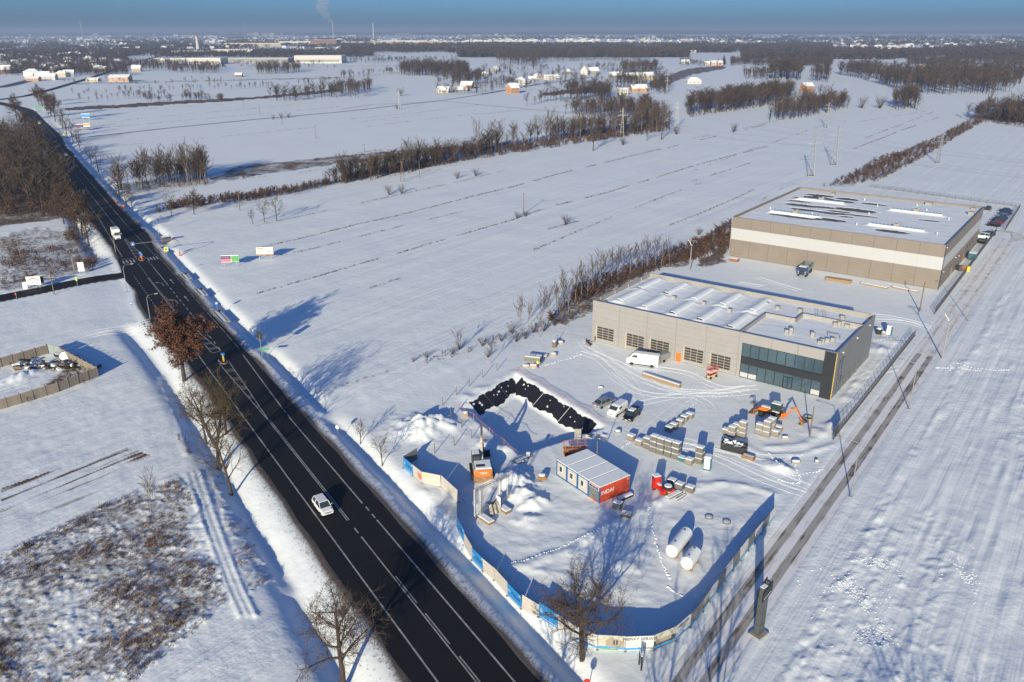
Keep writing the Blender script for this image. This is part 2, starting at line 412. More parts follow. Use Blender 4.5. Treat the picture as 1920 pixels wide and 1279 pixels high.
FENCE_PIX = [(757, 878), (790, 907), (828, 915), (858, 940), (858, 985), (880, 1024), (905, 1060), (930, 1088), (960, 1120), (1000, 1146), (1042, 1170), (1078, 1196), (1120, 1220), (1172, 1221), (1222, 1219), (1262, 1200), (1293, 1173), (1320, 1147), (1350, 1107), (1385, 1062), (1420, 1014), (1450, 972)]
FENCED = GP(*FENCE_PIX) + GP((1430, 930), (1380, 905), (1300, 905), (1180, 960), (1060, 920), (960, 1000), (900, 960), (860, 900))
VEG = [  # footprint px, strength
    (ROUGH[0], .53), (ROUGH[1], .51), (ROUGH_MID[0], .54),
    (GP((0, 262), (75, 262), (100, 300), (130, 345), (160, 405), (100, 412), (0, 425), (-200, 440), (-300, 260)), .62),
    (GP((0, 545), (60, 532), (70, 540), (0, 558)), .5), (GP((345, 830), (362, 852), (355, 870), (335, 830)), .7),
    (GP((285, 398), (330, 385), (460, 372), (560, 358), (640, 335), (640, 345), (560, 368), (470, 385), (330, 402), (290, 410)), .50),
    (GP((640, 342), (760, 320), (900, 292), (1050, 265), (1250, 240), (1290, 235), (1290, 246), (1120, 282), (960, 306), (800, 330), (650, 352)), .44),
    (GP((395, 335), (430, 315), (540, 300), (700, 285), (860, 272), (960, 262), (960, 272), (860, 290), (700, 302), (560, 318), (420, 340)), .53),
    (GP((860, 272), (1000, 240), (1150, 225), (1250, 218), (1260, 240), (1100, 262), (960, 285)), .38),
    (GP((1290, 215), (1480, 185), (1600, 182), (1600, 200), (1450, 210), (1290, 222)), .40),
    (GP((1535, 350), (1600, 325), (1690, 285), (1760, 255), (1810, 228), (1850, 225), (1800, 245), (1720, 290), (1640, 335), (1600, 352)), .50),
    (GP((1810, 220), (1920, 205), (2000, 210), (2000, 235), (1870, 228)), .64),
    (GP((1290, 500), (1330, 470), (1365, 430), (1372, 460), (1365, 490), (1330, 505)), .62),
    (GP((1020, 590), (1080, 545), (1140, 520), (1230, 490), (1290, 460), (1365, 415), (1370, 440), (1290, 500), (1220, 512), (1150, 560), (1100, 600), (1060, 620)), .58),
    (GP((740, 690), (850, 650), (950, 615), (1040, 595), (1060, 615), (960, 660), (880, 680), (760, 705)), .46),
    (GP((200, 370), (240, 340), (395, 330), (400, 348), (280, 365), (230, 385)), .5),
    (GP((150, 655), (185, 695), (100, 730), (60, 728)), .60), (GP((0, 755), (180, 705), (190, 712), (0, 775)), .55),
    (GP((1240, 250), (1400, 220), (1500, 210), (1500, 220), (1290, 252)), .35)]
REED = [(GP((110, 203), (300, 191), (480, 181), (640, 166), (640, 172), (490, 186), (300, 198), (118, 209)), .75), (GP((1215, 152), (1290, 128), (1360, 122), (1360, 128), (1300, 140), (1225, 170)), .7),
        (GP((395, 335), (430, 316), (540, 301), (700, 286), (860, 273), (960, 263), (960, 270), (860, 288), (700, 300), (560, 317), (420, 340)), .62), (GP((690, 112), (850, 100), (870, 108), (700, 120)), .45), (GP((1010, 175), (1130, 160), (1150, 172), (1020, 180)), .75), (GP((0, 215), (45, 215), (60, 240), (0, 246)), .55), (GP((300, 130), (880, 118), (880, 121), (320, 134)), .5), (GP((130, 156), (640, 144), (640, 147), (140, 159)), .6), (GP((1110, 640), (1090, 625), (1098, 650), (1108, 655)), .8)]
SOIL_STREAK = GP((0, 1000), (0, 915), (230, 835), (310, 860), (150, 940))

def build_terrain():
    pys = np.concatenate([np.linspace(1560, 420, 430), np.linspace(420, 150, 170)[1:], np.linspace(150, 66, 90)[1:], [64.5, 63, 62, 61, 60, 59.3, 58.7]])
    ys = np.array([G(960, p)[1] for p in pys]); ys = np.concatenate([[20, 34, 41], ys])
    ang = np.concatenate([[-1.6, -1.2], np.linspace(-.96, .96, 730), [1.2, 1.6]])
    Y, A = np.meshgrid(ys, ang, indexing='ij'); X = A * Y
    Z = height(X, Y)
    r, c = Y.shape
    V = np.stack([X, Y, Z], -1).reshape(-1, 3)
    idx = np.arange(r * c).reshape(r, c)
    F = np.stack([idx[:-1, :-1], idx[:-1, 1:], idx[1:, 1:], idx[1:, :-1]], -1).reshape(-1, 4)
    me = raw_mesh('snow_ground', V, F, [snow_ground_material()], smooth=True)
    x, y = X.ravel(), Y.ravel()
    veg = np.zeros_like(x); reed = np.zeros_like(x)
    jit = .8 + .0 * x
    wx, wy = x + (1.5 + y * .006) * fbm(x / 6, y / 6, 91, 2), y + (1.5 + y * .012) * fbm(x / 6, y / 6, 92, 2)
    for P, st in VEG:
        bx = [q[0] for q in P]; by = [q[1] for q in P]
        k = (x > min(bx) - 9) & (x < max(bx) + 9) & (y > min(by) - 9) & (y < max(by) + 9)
        a, b = wx[k], wy[k]; i = in_poly(a, b, P); d = poly_dist(a, b, P, True)
        veg[k] = np.maximum(veg[k], np.where(i, st * np.clip(.55 + d * .25, 0, 1), 0))
    for P, st in REED:
        bx = [q[0] for q in P]; by = [q[1] for q in P]
        k = (x > min(bx) - 9) & (x < max(bx) + 9) & (y > min(by) - 9) & (y < max(by) + 9)
        reed[k] = np.maximum(reed[k], np.where(in_poly(wx[k], wy[k], P), st, 0))
    u, v = toS(x, y)
    ss = in_poly(x, y, SOIL_STREAK); reed = np.maximum(reed, ss * np.clip(.5 + 1.1 * vnoise(u / .9, v / 20, 95) + .7 * vnoise(u / .4, v / 7, 96), 0, 1) * .80)
    s, w = toR(x, y); re = np.interp(s, _rs, _r0); le = np.interp(s, _rs, _r1); dout = np.maximum(w - le, re - w)
    dirt = np.where(dout > -1, np.exp(-np.maximum(dout - .3, 0) / 1.0) * (.75 + .5 * vnoise(s / 6, w * 0, 97)), 1) * (s < 780)
    dirt = np.maximum(dirt, .34 * np.exp(-np.maximum(w - le, 0) / 4.5) * (w > le) * (s < 300))
    sdist = np.full(x.shape, 99.0); k = (y < 300) & (x < -60); sdist[k] = poly_dist(x[k], y[k], SIDE_ROAD)
    dirt = np.maximum(dirt, .75 * np.exp(-(np.maximum(sdist - 2.4, 0) / .8)))
    veg = np.maximum(veg, .36 * np.exp(-((re - w - 3.2) / 1.3) ** 2) * (s > 30) * (s < 260))
    site = sstep(-106, -96, u) * (1 - sstep(-29, -19, u)) * sstep(50, 66, v) * (1 - sstep(222, 240, v)); fld = np.clip(sstep(5, 14, dout) * (1 - site), 0, 1)
    colr = np.stack([veg, dirt, reed, fld], -1).astype(np.float32)
    ca = me.color_attributes.new('cover', 'FLOAT_COLOR', 'POINT'); ca.data.foreach_set('color', colr.ravel())
    o = link('snow_ground', me); tag(o, kind='structure')
    return o
GROUND = build_terrain()
# ------------------------------------------------------------------ roads
def asphalt_material():
    m = bpy.data.materials.new('asphalt'); m.use_nodes = True
    nt = m.node_tree; L = nt.links; b = nt.nodes['Principled BSDF']; b.inputs['Roughness'].default_value = .75; b.inputs['Specular IOR Level'].default_value = .25
    geo = nt.nodes.new('ShaderNodeNewGeometry')
    n1 = nt.nodes.new('ShaderNodeTexNoise'); n1.inputs['Scale'].default_value = .25; n1.inputs['Detail'].default_value = 6
    n2 = nt.nodes.new('ShaderNodeTexNoise'); n2.inputs['Scale'].default_value = 9; n2.inputs['Detail'].default_value = 3
    mp = nt.nodes.new('ShaderNodeMapping'); mp.inputs['Scale'].default_value = (.05, 1.0, 1); vr = nt.nodes.new('ShaderNodeVectorRotate'); vr.rotation_type = 'Z_AXIS'; vr.inputs['Angle'].default_value = -A_R; L.new(geo.outputs['Position'], vr.inputs['Vector'])
    n3 = nt.nodes.new('ShaderNodeTexNoise'); n3.inputs['Scale'].default_value = .9; n3.inputs['Detail'].default_value = 3
    L.new(geo.outputs['Position'], n1.inputs['Vector']); L.new(geo.outputs['Position'], n2.inputs['Vector']); L.new(vr.outputs[0], mp.inputs['Vector']); L.new(mp.outputs[0], n3.inputs['Vector'])
    ad = nt.nodes.new('ShaderNodeMath'); ad.operation = 'MULTIPLY_ADD'; L.new(n1.outputs[0], ad.inputs[0]); ad.inputs[1].default_value = .4; 
    a2 = nt.nodes.new('ShaderNodeMath'); a2.operation = 'MULTIPLY_ADD'; L.new(n3.outputs[0], a2.inputs[0]); a2.inputs[1].default_value = .5; L.new(n2.outputs[0], a2.inputs[2]); 
    sc = nt.nodes.new('ShaderNodeMath'); sc.operation = 'MULTIPLY'; L.new(a2.outputs[0], sc.inputs[0]); sc.inputs[1].default_value = .6
    L.new(sc.outputs[0], ad.inputs[2])
    rp = nt.nodes.new('ShaderNodeValToRGB'); rp.color_ramp.elements[0].position = .35; rp.color_ramp.elements[1].position = .85
    rp.color_ramp.elements[0].color = (.005, .005, .0055, 1); rp.color_ramp.elements[1].color = (.014, .0135, .0135, 1)
    L.new(ad.outputs[0], rp.inputs[0]); L.new(rp.outputs[0], b.inputs['Base Color'])
    return m
M_ASPH = asphalt_material()
M_PAINT = mat('road_paint', (.30, .30, .29), .7, 0, .35, 1.5)
M_PAINT2 = mat('worn_road_paint', (.09, .09, .09), .8, 0, .45, 1.2)

def strip_mesh(left, right, z, skirt=0.0):
    mb = MB(); n = len(left)
    for i in range(n - 1):
        a, b, c, d = right[i], right[i + 1], left[i + 1], left[i]
        mb.face([(*a, z), (*b, z), (*c, z), (*d, z)])
        if skirt:
            mb.face([(*a, z - skirt), (*b, z - skirt), (*b, z), (*a, z)]); mb.face([(*d, z), (*c, z), (*c, z - skirt), (*d, z - skirt)])
    return mb
def ribbon(pts, w, z, mb=None):
    mb = mb or MB()
    P = [Vector((p[0], p[1], 0)) for p in pts]
    Ls, Rs = [], []
    for i, p in enumerate(P):
        d = (P[min(i + 1, len(P) - 1)] - P[max(i - 1, 0)]).normalized(); nn = Vector((-d.y, d.x, 0))
        Ls.append(p + nn * w / 2); Rs.append(p - nn * w / 2)
    for i in range(len(P) - 1): mb.face([(Rs[i].x, Rs[i].y, z), (Rs[i + 1].x, Rs[i + 1].y, z), (Ls[i + 1].x, Ls[i + 1].y, z), (Ls[i].x, Ls[i].y, z)])
    return mb
ss = [float(q) for q in np.concatenate([np.arange(-45, 270, 3.0), np.arange(270, 766, 8.0)])]
def jag(s, k): return .10 * math.sin(s * 1.7 + k) + .08 * math.sin(s * .63 + 2 * k)
LE = [RW(s, float(np.interp(s, _rs, _r1)) + jag(s, 1)) for s in ss]; RE = [RW(s, float(np.interp(s, _rs, _r0)) + jag(s, 4)) for s in ss]
ROAD = strip_mesh(LE, RE, ROAD_Z, .8).build('main_road', M_ASPH); tag(ROAD, kind='structure')
# the road bends left past its straight and a cross road meets it
far_c = [RW(760, 3.3)] + GP((40, 204), (22, 199), (0, 194), (-40, 187), (-120, 178))
tag(ribbon(far_c, 10, .22).build('main_road', M_ASPH), kind='structure')
tag(ribbon(GP((-150, 200), (-60, 192), (0, 187), (50, 180), (100, 167), (167, 147), (213, 132), (250, 118), (300, 105)), 9, .16).build('cross_road', M_ASPH), kind='structure')
tag(ribbon(GP((-60, 168), (0, 164), (20, 160), (60, 150), (75, 147)), 16, .14).build('slip_road', mat('shaded_asphalt', (.07, .075, .085), .6)), kind='structure')  # dry asphalt; the bluish shade over the junction is put into its colour
mouth = [RW(126, 13.2), RW(140, 13.0), RW(160, 12.0), RW(186, 11.6), RW(192, 11.4)]
sp = SIDE_ROAD
def offs(pts, w):
    P = [Vector((p[0], p[1], 0)) for p in pts]; out = []
    for i, p in enumerate(P):
        d = (P[min(i + 1, len(P) - 1)] - P[max(i - 1, 0)]).normalized(); out.append((p.x - d.y * w, p.y + d.x * w))
    return out
so_n, so_f = offs(sp, 2.7), offs(sp, -2.7)
mb = strip_mesh(so_f[1:], so_n[1:], .10, .5)
e1, e2 = so_n[1], so_f[1]
A0, A1, B0, B1 = RW(196, 11.5), RW(158, 12.6), RW(205, 11.0), RW(150, 12.9)
# flared mouth as a fan between the throat and the carriageway
th = [e1, e2]
near_p = min(th, key=lambda q: math.dist(q, A1)); far_p = max(th, key=lambda q: math.dist(q, A1))
def bez(a, b, c, n=8): return [((1 - t) ** 2 * a[0] + 2 * t * (1 - t) * b[0] + t * t * c[0], (1 - t) ** 2 * a[1] + 2 * t * (1 - t) * b[1] + t * t * c[1]) for t in [i / n for i in range(n + 1)]]
mid_n = RW(166, 14.2); mid_f = RW(186, 13.5)
cn, cf = bez(near_p, mid_n, A1), bez(far_p, mid_f, A0)
for i in range(8): 
    za = .10 + (ROAD_Z - .004 - .10) * i / 8; zb = .10 + (ROAD_Z - .004 - .10) * (i + 1) / 8
    mb.face([(*cn[i], za), (*cn[i + 1], zb), (*cf[i + 1], zb), (*cf[i], za)])
mb.face([(*A1, ROAD_Z - .004), (*RW(158, 11.2), ROAD_Z - .004), (*RW(196, 10.4), ROAD_Z - .004), (*A0, ROAD_Z - .004)])
tag(mb.build('side_road', M_ASPH), kind='structure')

# painted markings: each line a part of the road
ZM = ROAD_Z + .005
def line(s0, s1, w, width=.2, name='lane_line', m=None, z=ZM, w1=None):
    n = max(2, int(abs(s1 - s0) / 12)); w1 = w if w1 is None else w1
    return ribbon([RW(s0 + (s1 - s0) * i / n, w + (w1 - w) * i / n) for i in range(n + 1)], width, z).build(name, m or M_PAINT, ROAD)
def dashes(s0, s1, w, on, off, width=.2, name='dash_line', w1=None):
    s = s0; w1 = w if w1 is None else w1; mb0 = ribbon([(0, 0), (1, 0)], 1, 0)
    me = MB(); me.face([(0, -width / 2, 0), (on, -width / 2, 0), (on, width / 2, 0), (0, width / 2, 0)]); me = me.mesh(name, [M_PAINT])
    while s + on <= s1:
        ww = w + (w1 - w) * (s - s0) / max(1e-6, s1 - s0); x, y = RW(s, ww); link(name, me, ROAD, (x, y, ZM), A_R); s += on + off
line(-45, 112, 9.45); line(112, 126, 9.9, w1=10.5); dashes(128, 172, 10.95, 1.0, 1.5)
line(196, 262, 10.5, w1=9.2); line(262, 520, 9.2, .18)
line(-45, 20, 6.05, .17); dashes(-44, 18, 5.72, 6, 2.2, .15); dashes(20, 26, 6.05, 1.4, 1.0); line(26, 63, 6.18, .14); line(26, 63, 5.92, .14)
line(63, 94, 6.2, .16, w1=6.9); line(63, 95, 6.1, .16, w1=4.9)
line(-45, 24, 2.65); dashes(24.5, 29, 2.65, 1.2, 1.0); line(29, 62, 2.7); dashes(62, 66, 2.6, 1.2, 1.0); line(66, 96, 2.6, w1=1.5)
dashes(98, 156, 4.75, 2.0, 1.9, .2); line(157, 178, 4.72); dashes(178, 187, 4.72, .9, 1.0)
line(101, 126, 6.75, .16, w1=7.4); line(101, 126, 4.85, .16, w1=7.2); line(100.6, 101, 6.7, .2, w1=4.85)
line(126, 139, 7.5, .14, w1=7.65); line(128, 168, 7.8, .14, w1=8.05); line(140, 168, 7.6, .14, w1=7.75); dashes(170, 186, 7.8, .9, 1.1)
line(190, 224, 7.3, .16, w1=6.25); line(190, 224, 4.85, .16, w1=6.2); line(224, 330, 6.0, .18); dashes(330, 620, 5.6, 4, 6, .2)
dashes(192, 242, 1.9, 1.4, 1.5, .2, w1=2.5); line(242, 520, 2.5, .18, w1=2.2); dashes(100, 200, 1.2, 5, 1, .12)
dashes(540, 700, 2.6, 4, 6, .2); line(540, 640, .2, .2)
def stripe_quad(pts, name='hatch_stripe', m=None): MB().face([(*RW(*p), ZM - .002) for p in pts]).build(name, m or M_PAINT2, ROAD)
for k in range(6):                                                   # hatched island tapers
    s0 = 102.5 + k * 3.6; f0, f1 = (s0 - 101) / 25, (s0 + 1.4 - 101) / 25
    stripe_quad([(s0, 4.95 + f0 * 2.2), (s0 + 1.4, 4.95 + f1 * 2.2), (s0 + 1.9, 6.7 + f1 * .5), (s0 + .5, 6.65 + f0 * .5)])
for k in range(7):
    s0 = 192 + k * 4.2; f0 = (s0 - 190) / 34
    stripe_quad([(s0, 4.95 + f0 * 1.25), (s0 + 1.8, 4.98 + f0 * 1.25), (s0 + 3.0, 7.2 - f0 * .95), (s0 + 1.2, 7.22 - f0 * .95)])
for k in range(5):
    s0 = 68 + k * 5; f0 = (s0 - 63) / 32
    stripe_quad([(s0, 6.1 - f0 * 1.1), (s0 + 1.8, 6.05 - f0 * 1.1), (s0 + 2.3, 6.25 + f0 * .6), (s0 + .5, 6.25 + f0 * .6)])
for k in range(4): stripe_quad([(187.2, 8.0 + k * .95), (187.2, 8.5 + k * .95), (190.8, 8.5 + k * .95), (190.8, 8.0 + k * .95)], 'crossing_bar', M_PAINT)
for k in range(4): stripe_quad([(187.2, 1.6 + k * .85), (187.2, 2.05 + k * .85), (190.8, 2.05 + k * .85), (190.8, 1.6 + k * .85)], 'crossing_bar', M_PAINT)
line(192.3, 192.6, 7.7, .3, 'stop_line', None, ZM, 11.0)
def arrow(s, w, turn):
    mb = MB(); q = lambda a, b: (*RW(s + a, w + b), ZM)
    if not turn:
        mb.face([q(0, -.09), q(3.6, -.09), q(3.6, .09), q(0, .09)]); mb.face([q(3.6, -.42), q(5.4, 0), q(3.6, .42)])
    else:
        mb.face([q(0, -.09), q(3.3, -.09), q(3.3, .09), q(0, .09)]); mb.face([q(3.3, -.09), q(4.1, .85), q(3.9, 1.0), q(3.1, .09)]); mb.face([q(3.6, 1.3), q(4.7, 1.35), q(4.5, .4)][::-1])
    mb.build('turn_arrow' if turn else 'straight_arrow', M_PAINT, ROAD)
for s in (122, 140, 158): arrow(s, 3.1, False); arrow(s - .5, 5.75, True)
MB().face([(*RW(47, 2.2), ZM - .003), (*RW(54, 2.2), ZM - .003), (*RW(54, 3.0), ZM - .003), (*RW(47, 3.0), ZM - .003)]).build('asphalt_patch', mat('fresh_asphalt', (.012, .012, .013), .7), ROAD)
for s in (6.5, 15.5): ribbon([RW(s, .6), RW(s + .25, 3), RW(s - .1, 6), RW(s + .3, 9), RW(s + .1, 11.6)], .12, ZM - .003).build('seam', mat('tar_seam', (.006, .006, .006), .6), ROAD)

# service road: packed snow with two worn, gritty wheel tracks
def track_material(c1, c2, name, sc=.7):
    m = bpy.data.materials.new(name); m.use_nodes = True; nt = m.node_tree; L = nt.links; b = nt.nodes['Principled BSDF']; b.inputs['Roughness'].default_value = .8
    geo = nt.nodes.new('ShaderNodeNewGeometry'); mp = nt.nodes.new('ShaderNodeMapping'); vr = nt.nodes.new('ShaderNodeVectorRotate'); vr.rotation_type = 'Z_AXIS'; vr.inputs['Angle'].default_value = -math.atan2(.8, .6); L.new(geo.outputs['Position'], vr.inputs['Vector'])
    mp.inputs['Scale'].default_value = (.06, 1, 1)
    n = nt.nodes.new('ShaderNodeTexNoise'); n.inputs['Scale'].default_value = sc * 4; n.inputs['Detail'].default_value = 6
    n2 = nt.nodes.new('ShaderNodeTexNoise'); n2.inputs['Scale'].default_value = .35; n2.inputs['Detail'].default_value = 5
    L.new(vr.outputs[0], mp.inputs['Vector']); L.new(mp.outputs[0], n.inputs['Vector']); L.new(geo.outputs['Position'], n2.inputs['Vector'])
    ad = nt.nodes.new('ShaderNodeMath'); ad.operation = 'ADD'; L.new(n.outputs[0], ad.inputs[0]); L.new(n2.outputs[0], ad.inputs[1])
    rp = nt.nodes.new('ShaderNodeValToRGB'); rp.color_ramp.elements[0].position = .78; rp.color_ramp.elements[1].position = 1.2
    rp.color_ramp.elements[0].color = (*c1, 1); rp.color_ramp.elements[1].color = (*c2, 1)
    L.new(ad.outputs[0], rp.inputs[0]); L.new(rp.outputs[0], b.inputs['Base Color']); return m
M_PACK = track_material((.62, .61, .60), (.80, .81, .82), 'packed_snow')
M_WORN = track_material((.13, .112, .095), (.40, .38, .355), 'worn_track')
M_WORN2 = track_material((.36, .34, .32), (.70, .69, .68), 'faint_track')
sv = [40 + 6 * k for k in range(45)]
SROAD = ribbon([S(-24.6, v) for v in sv], 5.0, .04).build('service_road', M_PACK); tag(SROAD, kind='structure')
for du in (-1.15, 1.15):
    ribbon([S(-24.6 + du + .12 * math.sin(v / 17), v) for v in sv[:24]], 1.05, .045).build('wheel_track', M_WORN, SROAD)
    ribbon([S(-24.6 + du + .12 * math.sin(v / 17), v) for v in sv[23:]], .75, .045).build('wheel_track', M_WORN2, SROAD)
ribbon(GP((1905, 452), (1910, 445), (1905, 438), (1885, 434), (1860, 434), (1842, 437)), 3.5, .05).build('wheel_track', M_WORN2, SROAD)
# ------------------------------------------------------------------ the two halls
M_PANEL = mat('light_grey_cladding', (.285, .274, .268), .55, 0, .03, .4)
M_PANEL_D = mat('mid_grey_cladding', (.20, .20, .205), .5, .1, .05, .4)
M_ANTH = mat('anthracite_cladding', (.028, .031, .037), .45, .2, .08, .6)
M_TAUPE = mat('taupe_cladding', (.205, .175, .15), .6, 0, .05, .35)
M_BAND = mat('white_cladding', (.415, .42, .43), .55, 0, .02, .5)
M_TRIM = mat('light_trim', (.31, .30, .285), .5)
M_JOINT = mat('joint_grey', (.12, .11, .10), .8)  # dark grey of the carcass, seen in the gaps between cladding panels
M_ROOFM = mat('roof_membrane', (.12, .108, .098), .85, 0, .2, 1.5)
M_INT = mat('interior_dark', (.05, .04, .032), .8, 0, .5, .7)
M_PANEGLASS = mat('blue_glass', (.05, .085, .11), .06, .0, .2, .15, spec=1.0)
M_SKYL = mat('skylight_sheet', (.20, .30, .42), .25, 0, .1, 1)
M_GOLD = mat('yellow_trim', (.55, .38, .10), .5)

def hall_box(root, W, D, zr, zp, th, wall_mat):
    """inner carcass of a flat-roofed hall, just behind the cladding"""
    mb = MB(); t = .12
    mb.box((W / 2, D / 2, zr / 2), (W - 2 * t, D - 2 * t, zr)); mb.build('carcass', wall_mat, root)

# --- service hall: local x along the front (0..51.7), local y to the back (0..26.1)
W1, D1, ZR1, ZP1 = 51.7, 26.1, 8.35, 9.28
hall = thing('service_hall', 'light grey service hall with five sectional doors and a glazed showroom corner', 'building', (*S(-85.7, 143.7), 0), A_U)
hall_box(hall, W1, D1, ZR1 - .12, ZP1, .15, M_JOINT)
J1 = [0, 6.69, 13.35, 19.94, 26.55, 33.29, 39.7, 44.65, 49.62]
DOORS = [(1.2, 5.5, .1, 3.75), (8.55, 12.8, .1, 3.75), (14.3, 18.65, .1, 3.7), (22.0, 26.25, .1, 3.7), (27.8, 32.05, .1, 3.65)]
OPEN = {0: [DOORS[0]], 1: [DOORS[1]], 2: [DOORS[2]], 3: [(20.3, 21.4, 0, 1.95), DOORS[3]], 4: [DOORS[4]]}
def panel_with_openings(x0, x1, z0, z1, ops, m, name='wall_panel'):
    """cladding panel in horizontal cassettes, cut round its openings"""
    mb = MB(); g = .025; zs = sorted({z0, z1} | {z for o in ops for z in o[2:4] if z0 < z < z1} | {z0 + 1.15 * k for k in range(1, int((z1 - z0) / 1.15) + 1) if z0 + 1.15 * k < z1 - .3})
    for za, zb in zip(zs, zs[1:]):
        xs = [x0 + g]
        for o in sorted(ops):
            if o[2] < (za + zb) / 2 < o[3]: xs += [o[0], o[1]]
        xs.append(x1 - g)
        gz = .009
        for a, b in zip(xs[::2], xs[1::2]):
            if b - a > .02: mb.box(((a + b) / 2, .04, (za + zb) / 2), (b - a, .18, zb - za - 2 * gz))
    return mb.build(name, m, hall)
for i in range(5): panel_with_openings(J1[i], J1[i + 1], .0, ZP1, OPEN[i], M_PANEL)
for i in (5, 6, 7): MB().box(((J1[i] + J1[i + 1]) / 2, .04, (7.25 + ZP1) / 2), (J1[i + 1] - J1[i] - .05, .18, ZP1 - 7.25)).build('wall_panel', M_PANEL, hall)
MB().box((33.65, .04, 3.62), (.66, .18, 7.24)).build('wall_panel', M_PANEL, hall)
# showroom glazing
XG = [34.05, 35.75, 37.45, 39.17, 40.9, 42.62, 44.38, 46.14, 47.88, 49.6]
for (z0, z1, nm) in ((4.45, 7.22, 'upper_pane'), (.12, 3.0, 'lower_pane')):
    for k, (a, b) in enumerate(zip(XG, XG[1:])):
        if z0 < 1 and k == 5: continue
        f = MB(); w = .05
        f.box(((a + w / 2), .0, (z0 + z1) / 2), (w, .16, z1 - z0)).box((b - w / 2, .0, (z0 + z1) / 2), (w, .16, z1 - z0)).box(((a + b) / 2, 0, z0 + w / 2), (b - a - 2 * w, .16, w)).box(((a + b) / 2, 0, z1 - w / 2), (b - a - 2 * w, .16, w))
        fr = f.build('window', M_ANTH, hall)
        MB().box(((a + b) / 2, .02, (z0 + z1) / 2), (b - a - 2 * w, .03, z1 - z0 - 2 * w)).build('pane', M_PANEGLASS, fr)
        if z0 < 1 and k in (0, 1, 8): MB().box(((a + b) / 2, .0, z0 + .55), (b - a - .14, .014, .95)).build('paper_cover', M_BAND, fr)
dr = MB().box((42.68, -.03, 1.2), (.1, .2, 2.4)).box((44.32, -.03, 1.2), (.1, .2, 2.4)).box((43.5, -.03, 1.2), (.12, .2, 2.4)).box((43.5, -.03, 2.36), (1.54, .2, .1)).box((43.5, -.03, .08), (1.54, .2, .1)).build('entrance_door', M_ANTH, hall)
for x in (43.08, 43.92): MB().box((x, .0, 1.22), (.7, .03, 2.2)).build('pane', M_PANEGLASS, dr)
MB().box((43.5, 0, 2.74), (1.6, .1, .55)).build('transom', M_PANEGLASS, hall)
MB().box((41.85, -.06, 3.72), (15.55, .3, 1.42)).build('fascia_band', M_ANTH, hall)
MB().box((50.66, -.08, ZP1 / 2), (2.07, .42, ZP1 + .01)).build('corner_column', M_ANTH, hall)
MB().box((51.74, -.10, ZP1 / 2), (.10, .40, ZP1 - .02)).build('corner_trim', M_GOLD, hall)
# sectional doors: frame, five slat rows of three lites
lite = MB().box((0, 0, 0), (1.30, .02, .44)).mesh('lite', [mat('door_lite', (.055, .045, .038), .12, 0, .7, .5, spec=.6)])
for k, (a, b, z0, z1) in enumerate(DOORS):
    w = b - a
    d = MB().box(((a + b) / 2, .09, (z0 + z1) / 2), (w, .03, z1 - z0))
    for r in range(6): d.box(((a + b) / 2, .06, z0 + .66 + r * .585 - (.05 if r else .0)), (w, .05, .10))
    d.box(((a + b) / 2, .06, z0 + .30), (w, .055, .58))
    for c in range(4): d.box((a + .06 + c * (w - .12) / 3, .06, (z0 + z1) / 2), (.10, .052, z1 - z0))
    dd = d.build('sectional_door', M_TRIM, hall)
    for r in range(5):
        for c in range(3): link('lite', lite, dd, (a + .06 + (c + .5) * (w - .12) / 3, .055, z0 + .92 + r * .575))
    MB().box((a - .06, -.06, (z0 + z1) / 2), (.12, .04, z1 - z0)).build('door_jamb', mat('pale_timber', (.62, .47, .30), .7), hall)
MB().box((20.85, .02, .98), (1.05, .08, 1.92)).build('orange_door', M_ORANGE, hall)
for x in (1.0, 14.0): MB().box((x, -.3, .6), (.16, .16, 1.2)).build('bollard', M_BLACK, hall)
# side (facing the service road) and rear cladding
for k in range(5):
    y0, y1 = D1 / 5 * k, D1 / 5 * (k + 1)
    MB().box((W1 - .04, (y0 + y1) / 2 + (.06 if k == 0 else 0), ZP1 / 2), (.18, y1 - y0 - .03 - (.14 if k == 0 else 0), ZP1)).build('side_panel', M_PANEL_D, hall)
for (y0, y1) in ((2.4, 3.3), (4.3, 5.2)):
    for (z0, z1) in ((.2, 3.3), (3.8, 7.0)):
        wi = MB().box((W1 + .07, (y0 + y1) / 2, (z0 + z1) / 2), (.06, y1 - y0, z1 - z0)).build('side_window', M_ANTH, hall)
        MB().box((W1 + .105, (y0 + y1) / 2, (z0 + z1) / 2), (.02, y1 - y0 - .2, z1 - z0 - .2)).build('pane', M_PANEGLASS, wi)
for y in (3.6, 13, 22): MB().box((W1 + .15, y, 8.3), (.25, .3, .18), bevel=.05).build('wall_lamp', M_WHITE, hall)
for y in (7, 10.5, 14, 17.5): MB().box((W1 + .25, y, 1.1), (.03, 3.3, .03)).box((W1 + .25, y, 2.1), (.03, 3.3, .03)).box((W1 + .25, y - 1.65, 1.05), (.04, .04, 2.1)).build('site_fence_panel', M_STEEL, hall)
MB().box((W1 - .05, D1 - .1, ZP1 / 2), (.16, .14, ZP1 + .02)).build('corner_trim', M_TRIM, hall)
MB().box((W1 / 2 - .2, D1 - .02, ZP1 / 2), (W1 - .5, .16, ZP1)).build('back_wall', M_PANEL, hall)
MB().box((.04, D1 / 2, ZP1 / 2), (.18, D1 - .3, ZP1)).build('left_wall', M_PANEL, hall)
cop = MB()
for c, s in (((W1 / 2, .02, ZP1 + .03), (W1 + .1, .34, .06)), ((W1 / 2, D1 - .04, ZP1 + .03), (W1 + .1, .30, .06)), ((.05, D1 / 2, ZP1 + .03), (.30, D1 - .36, .06)), ((W1 - .05, D1 / 2, ZP1 + .03), (.30, D1 - .36, .06))): cop.box(c, s)
cop.build('coping', M_TRIM, hall)
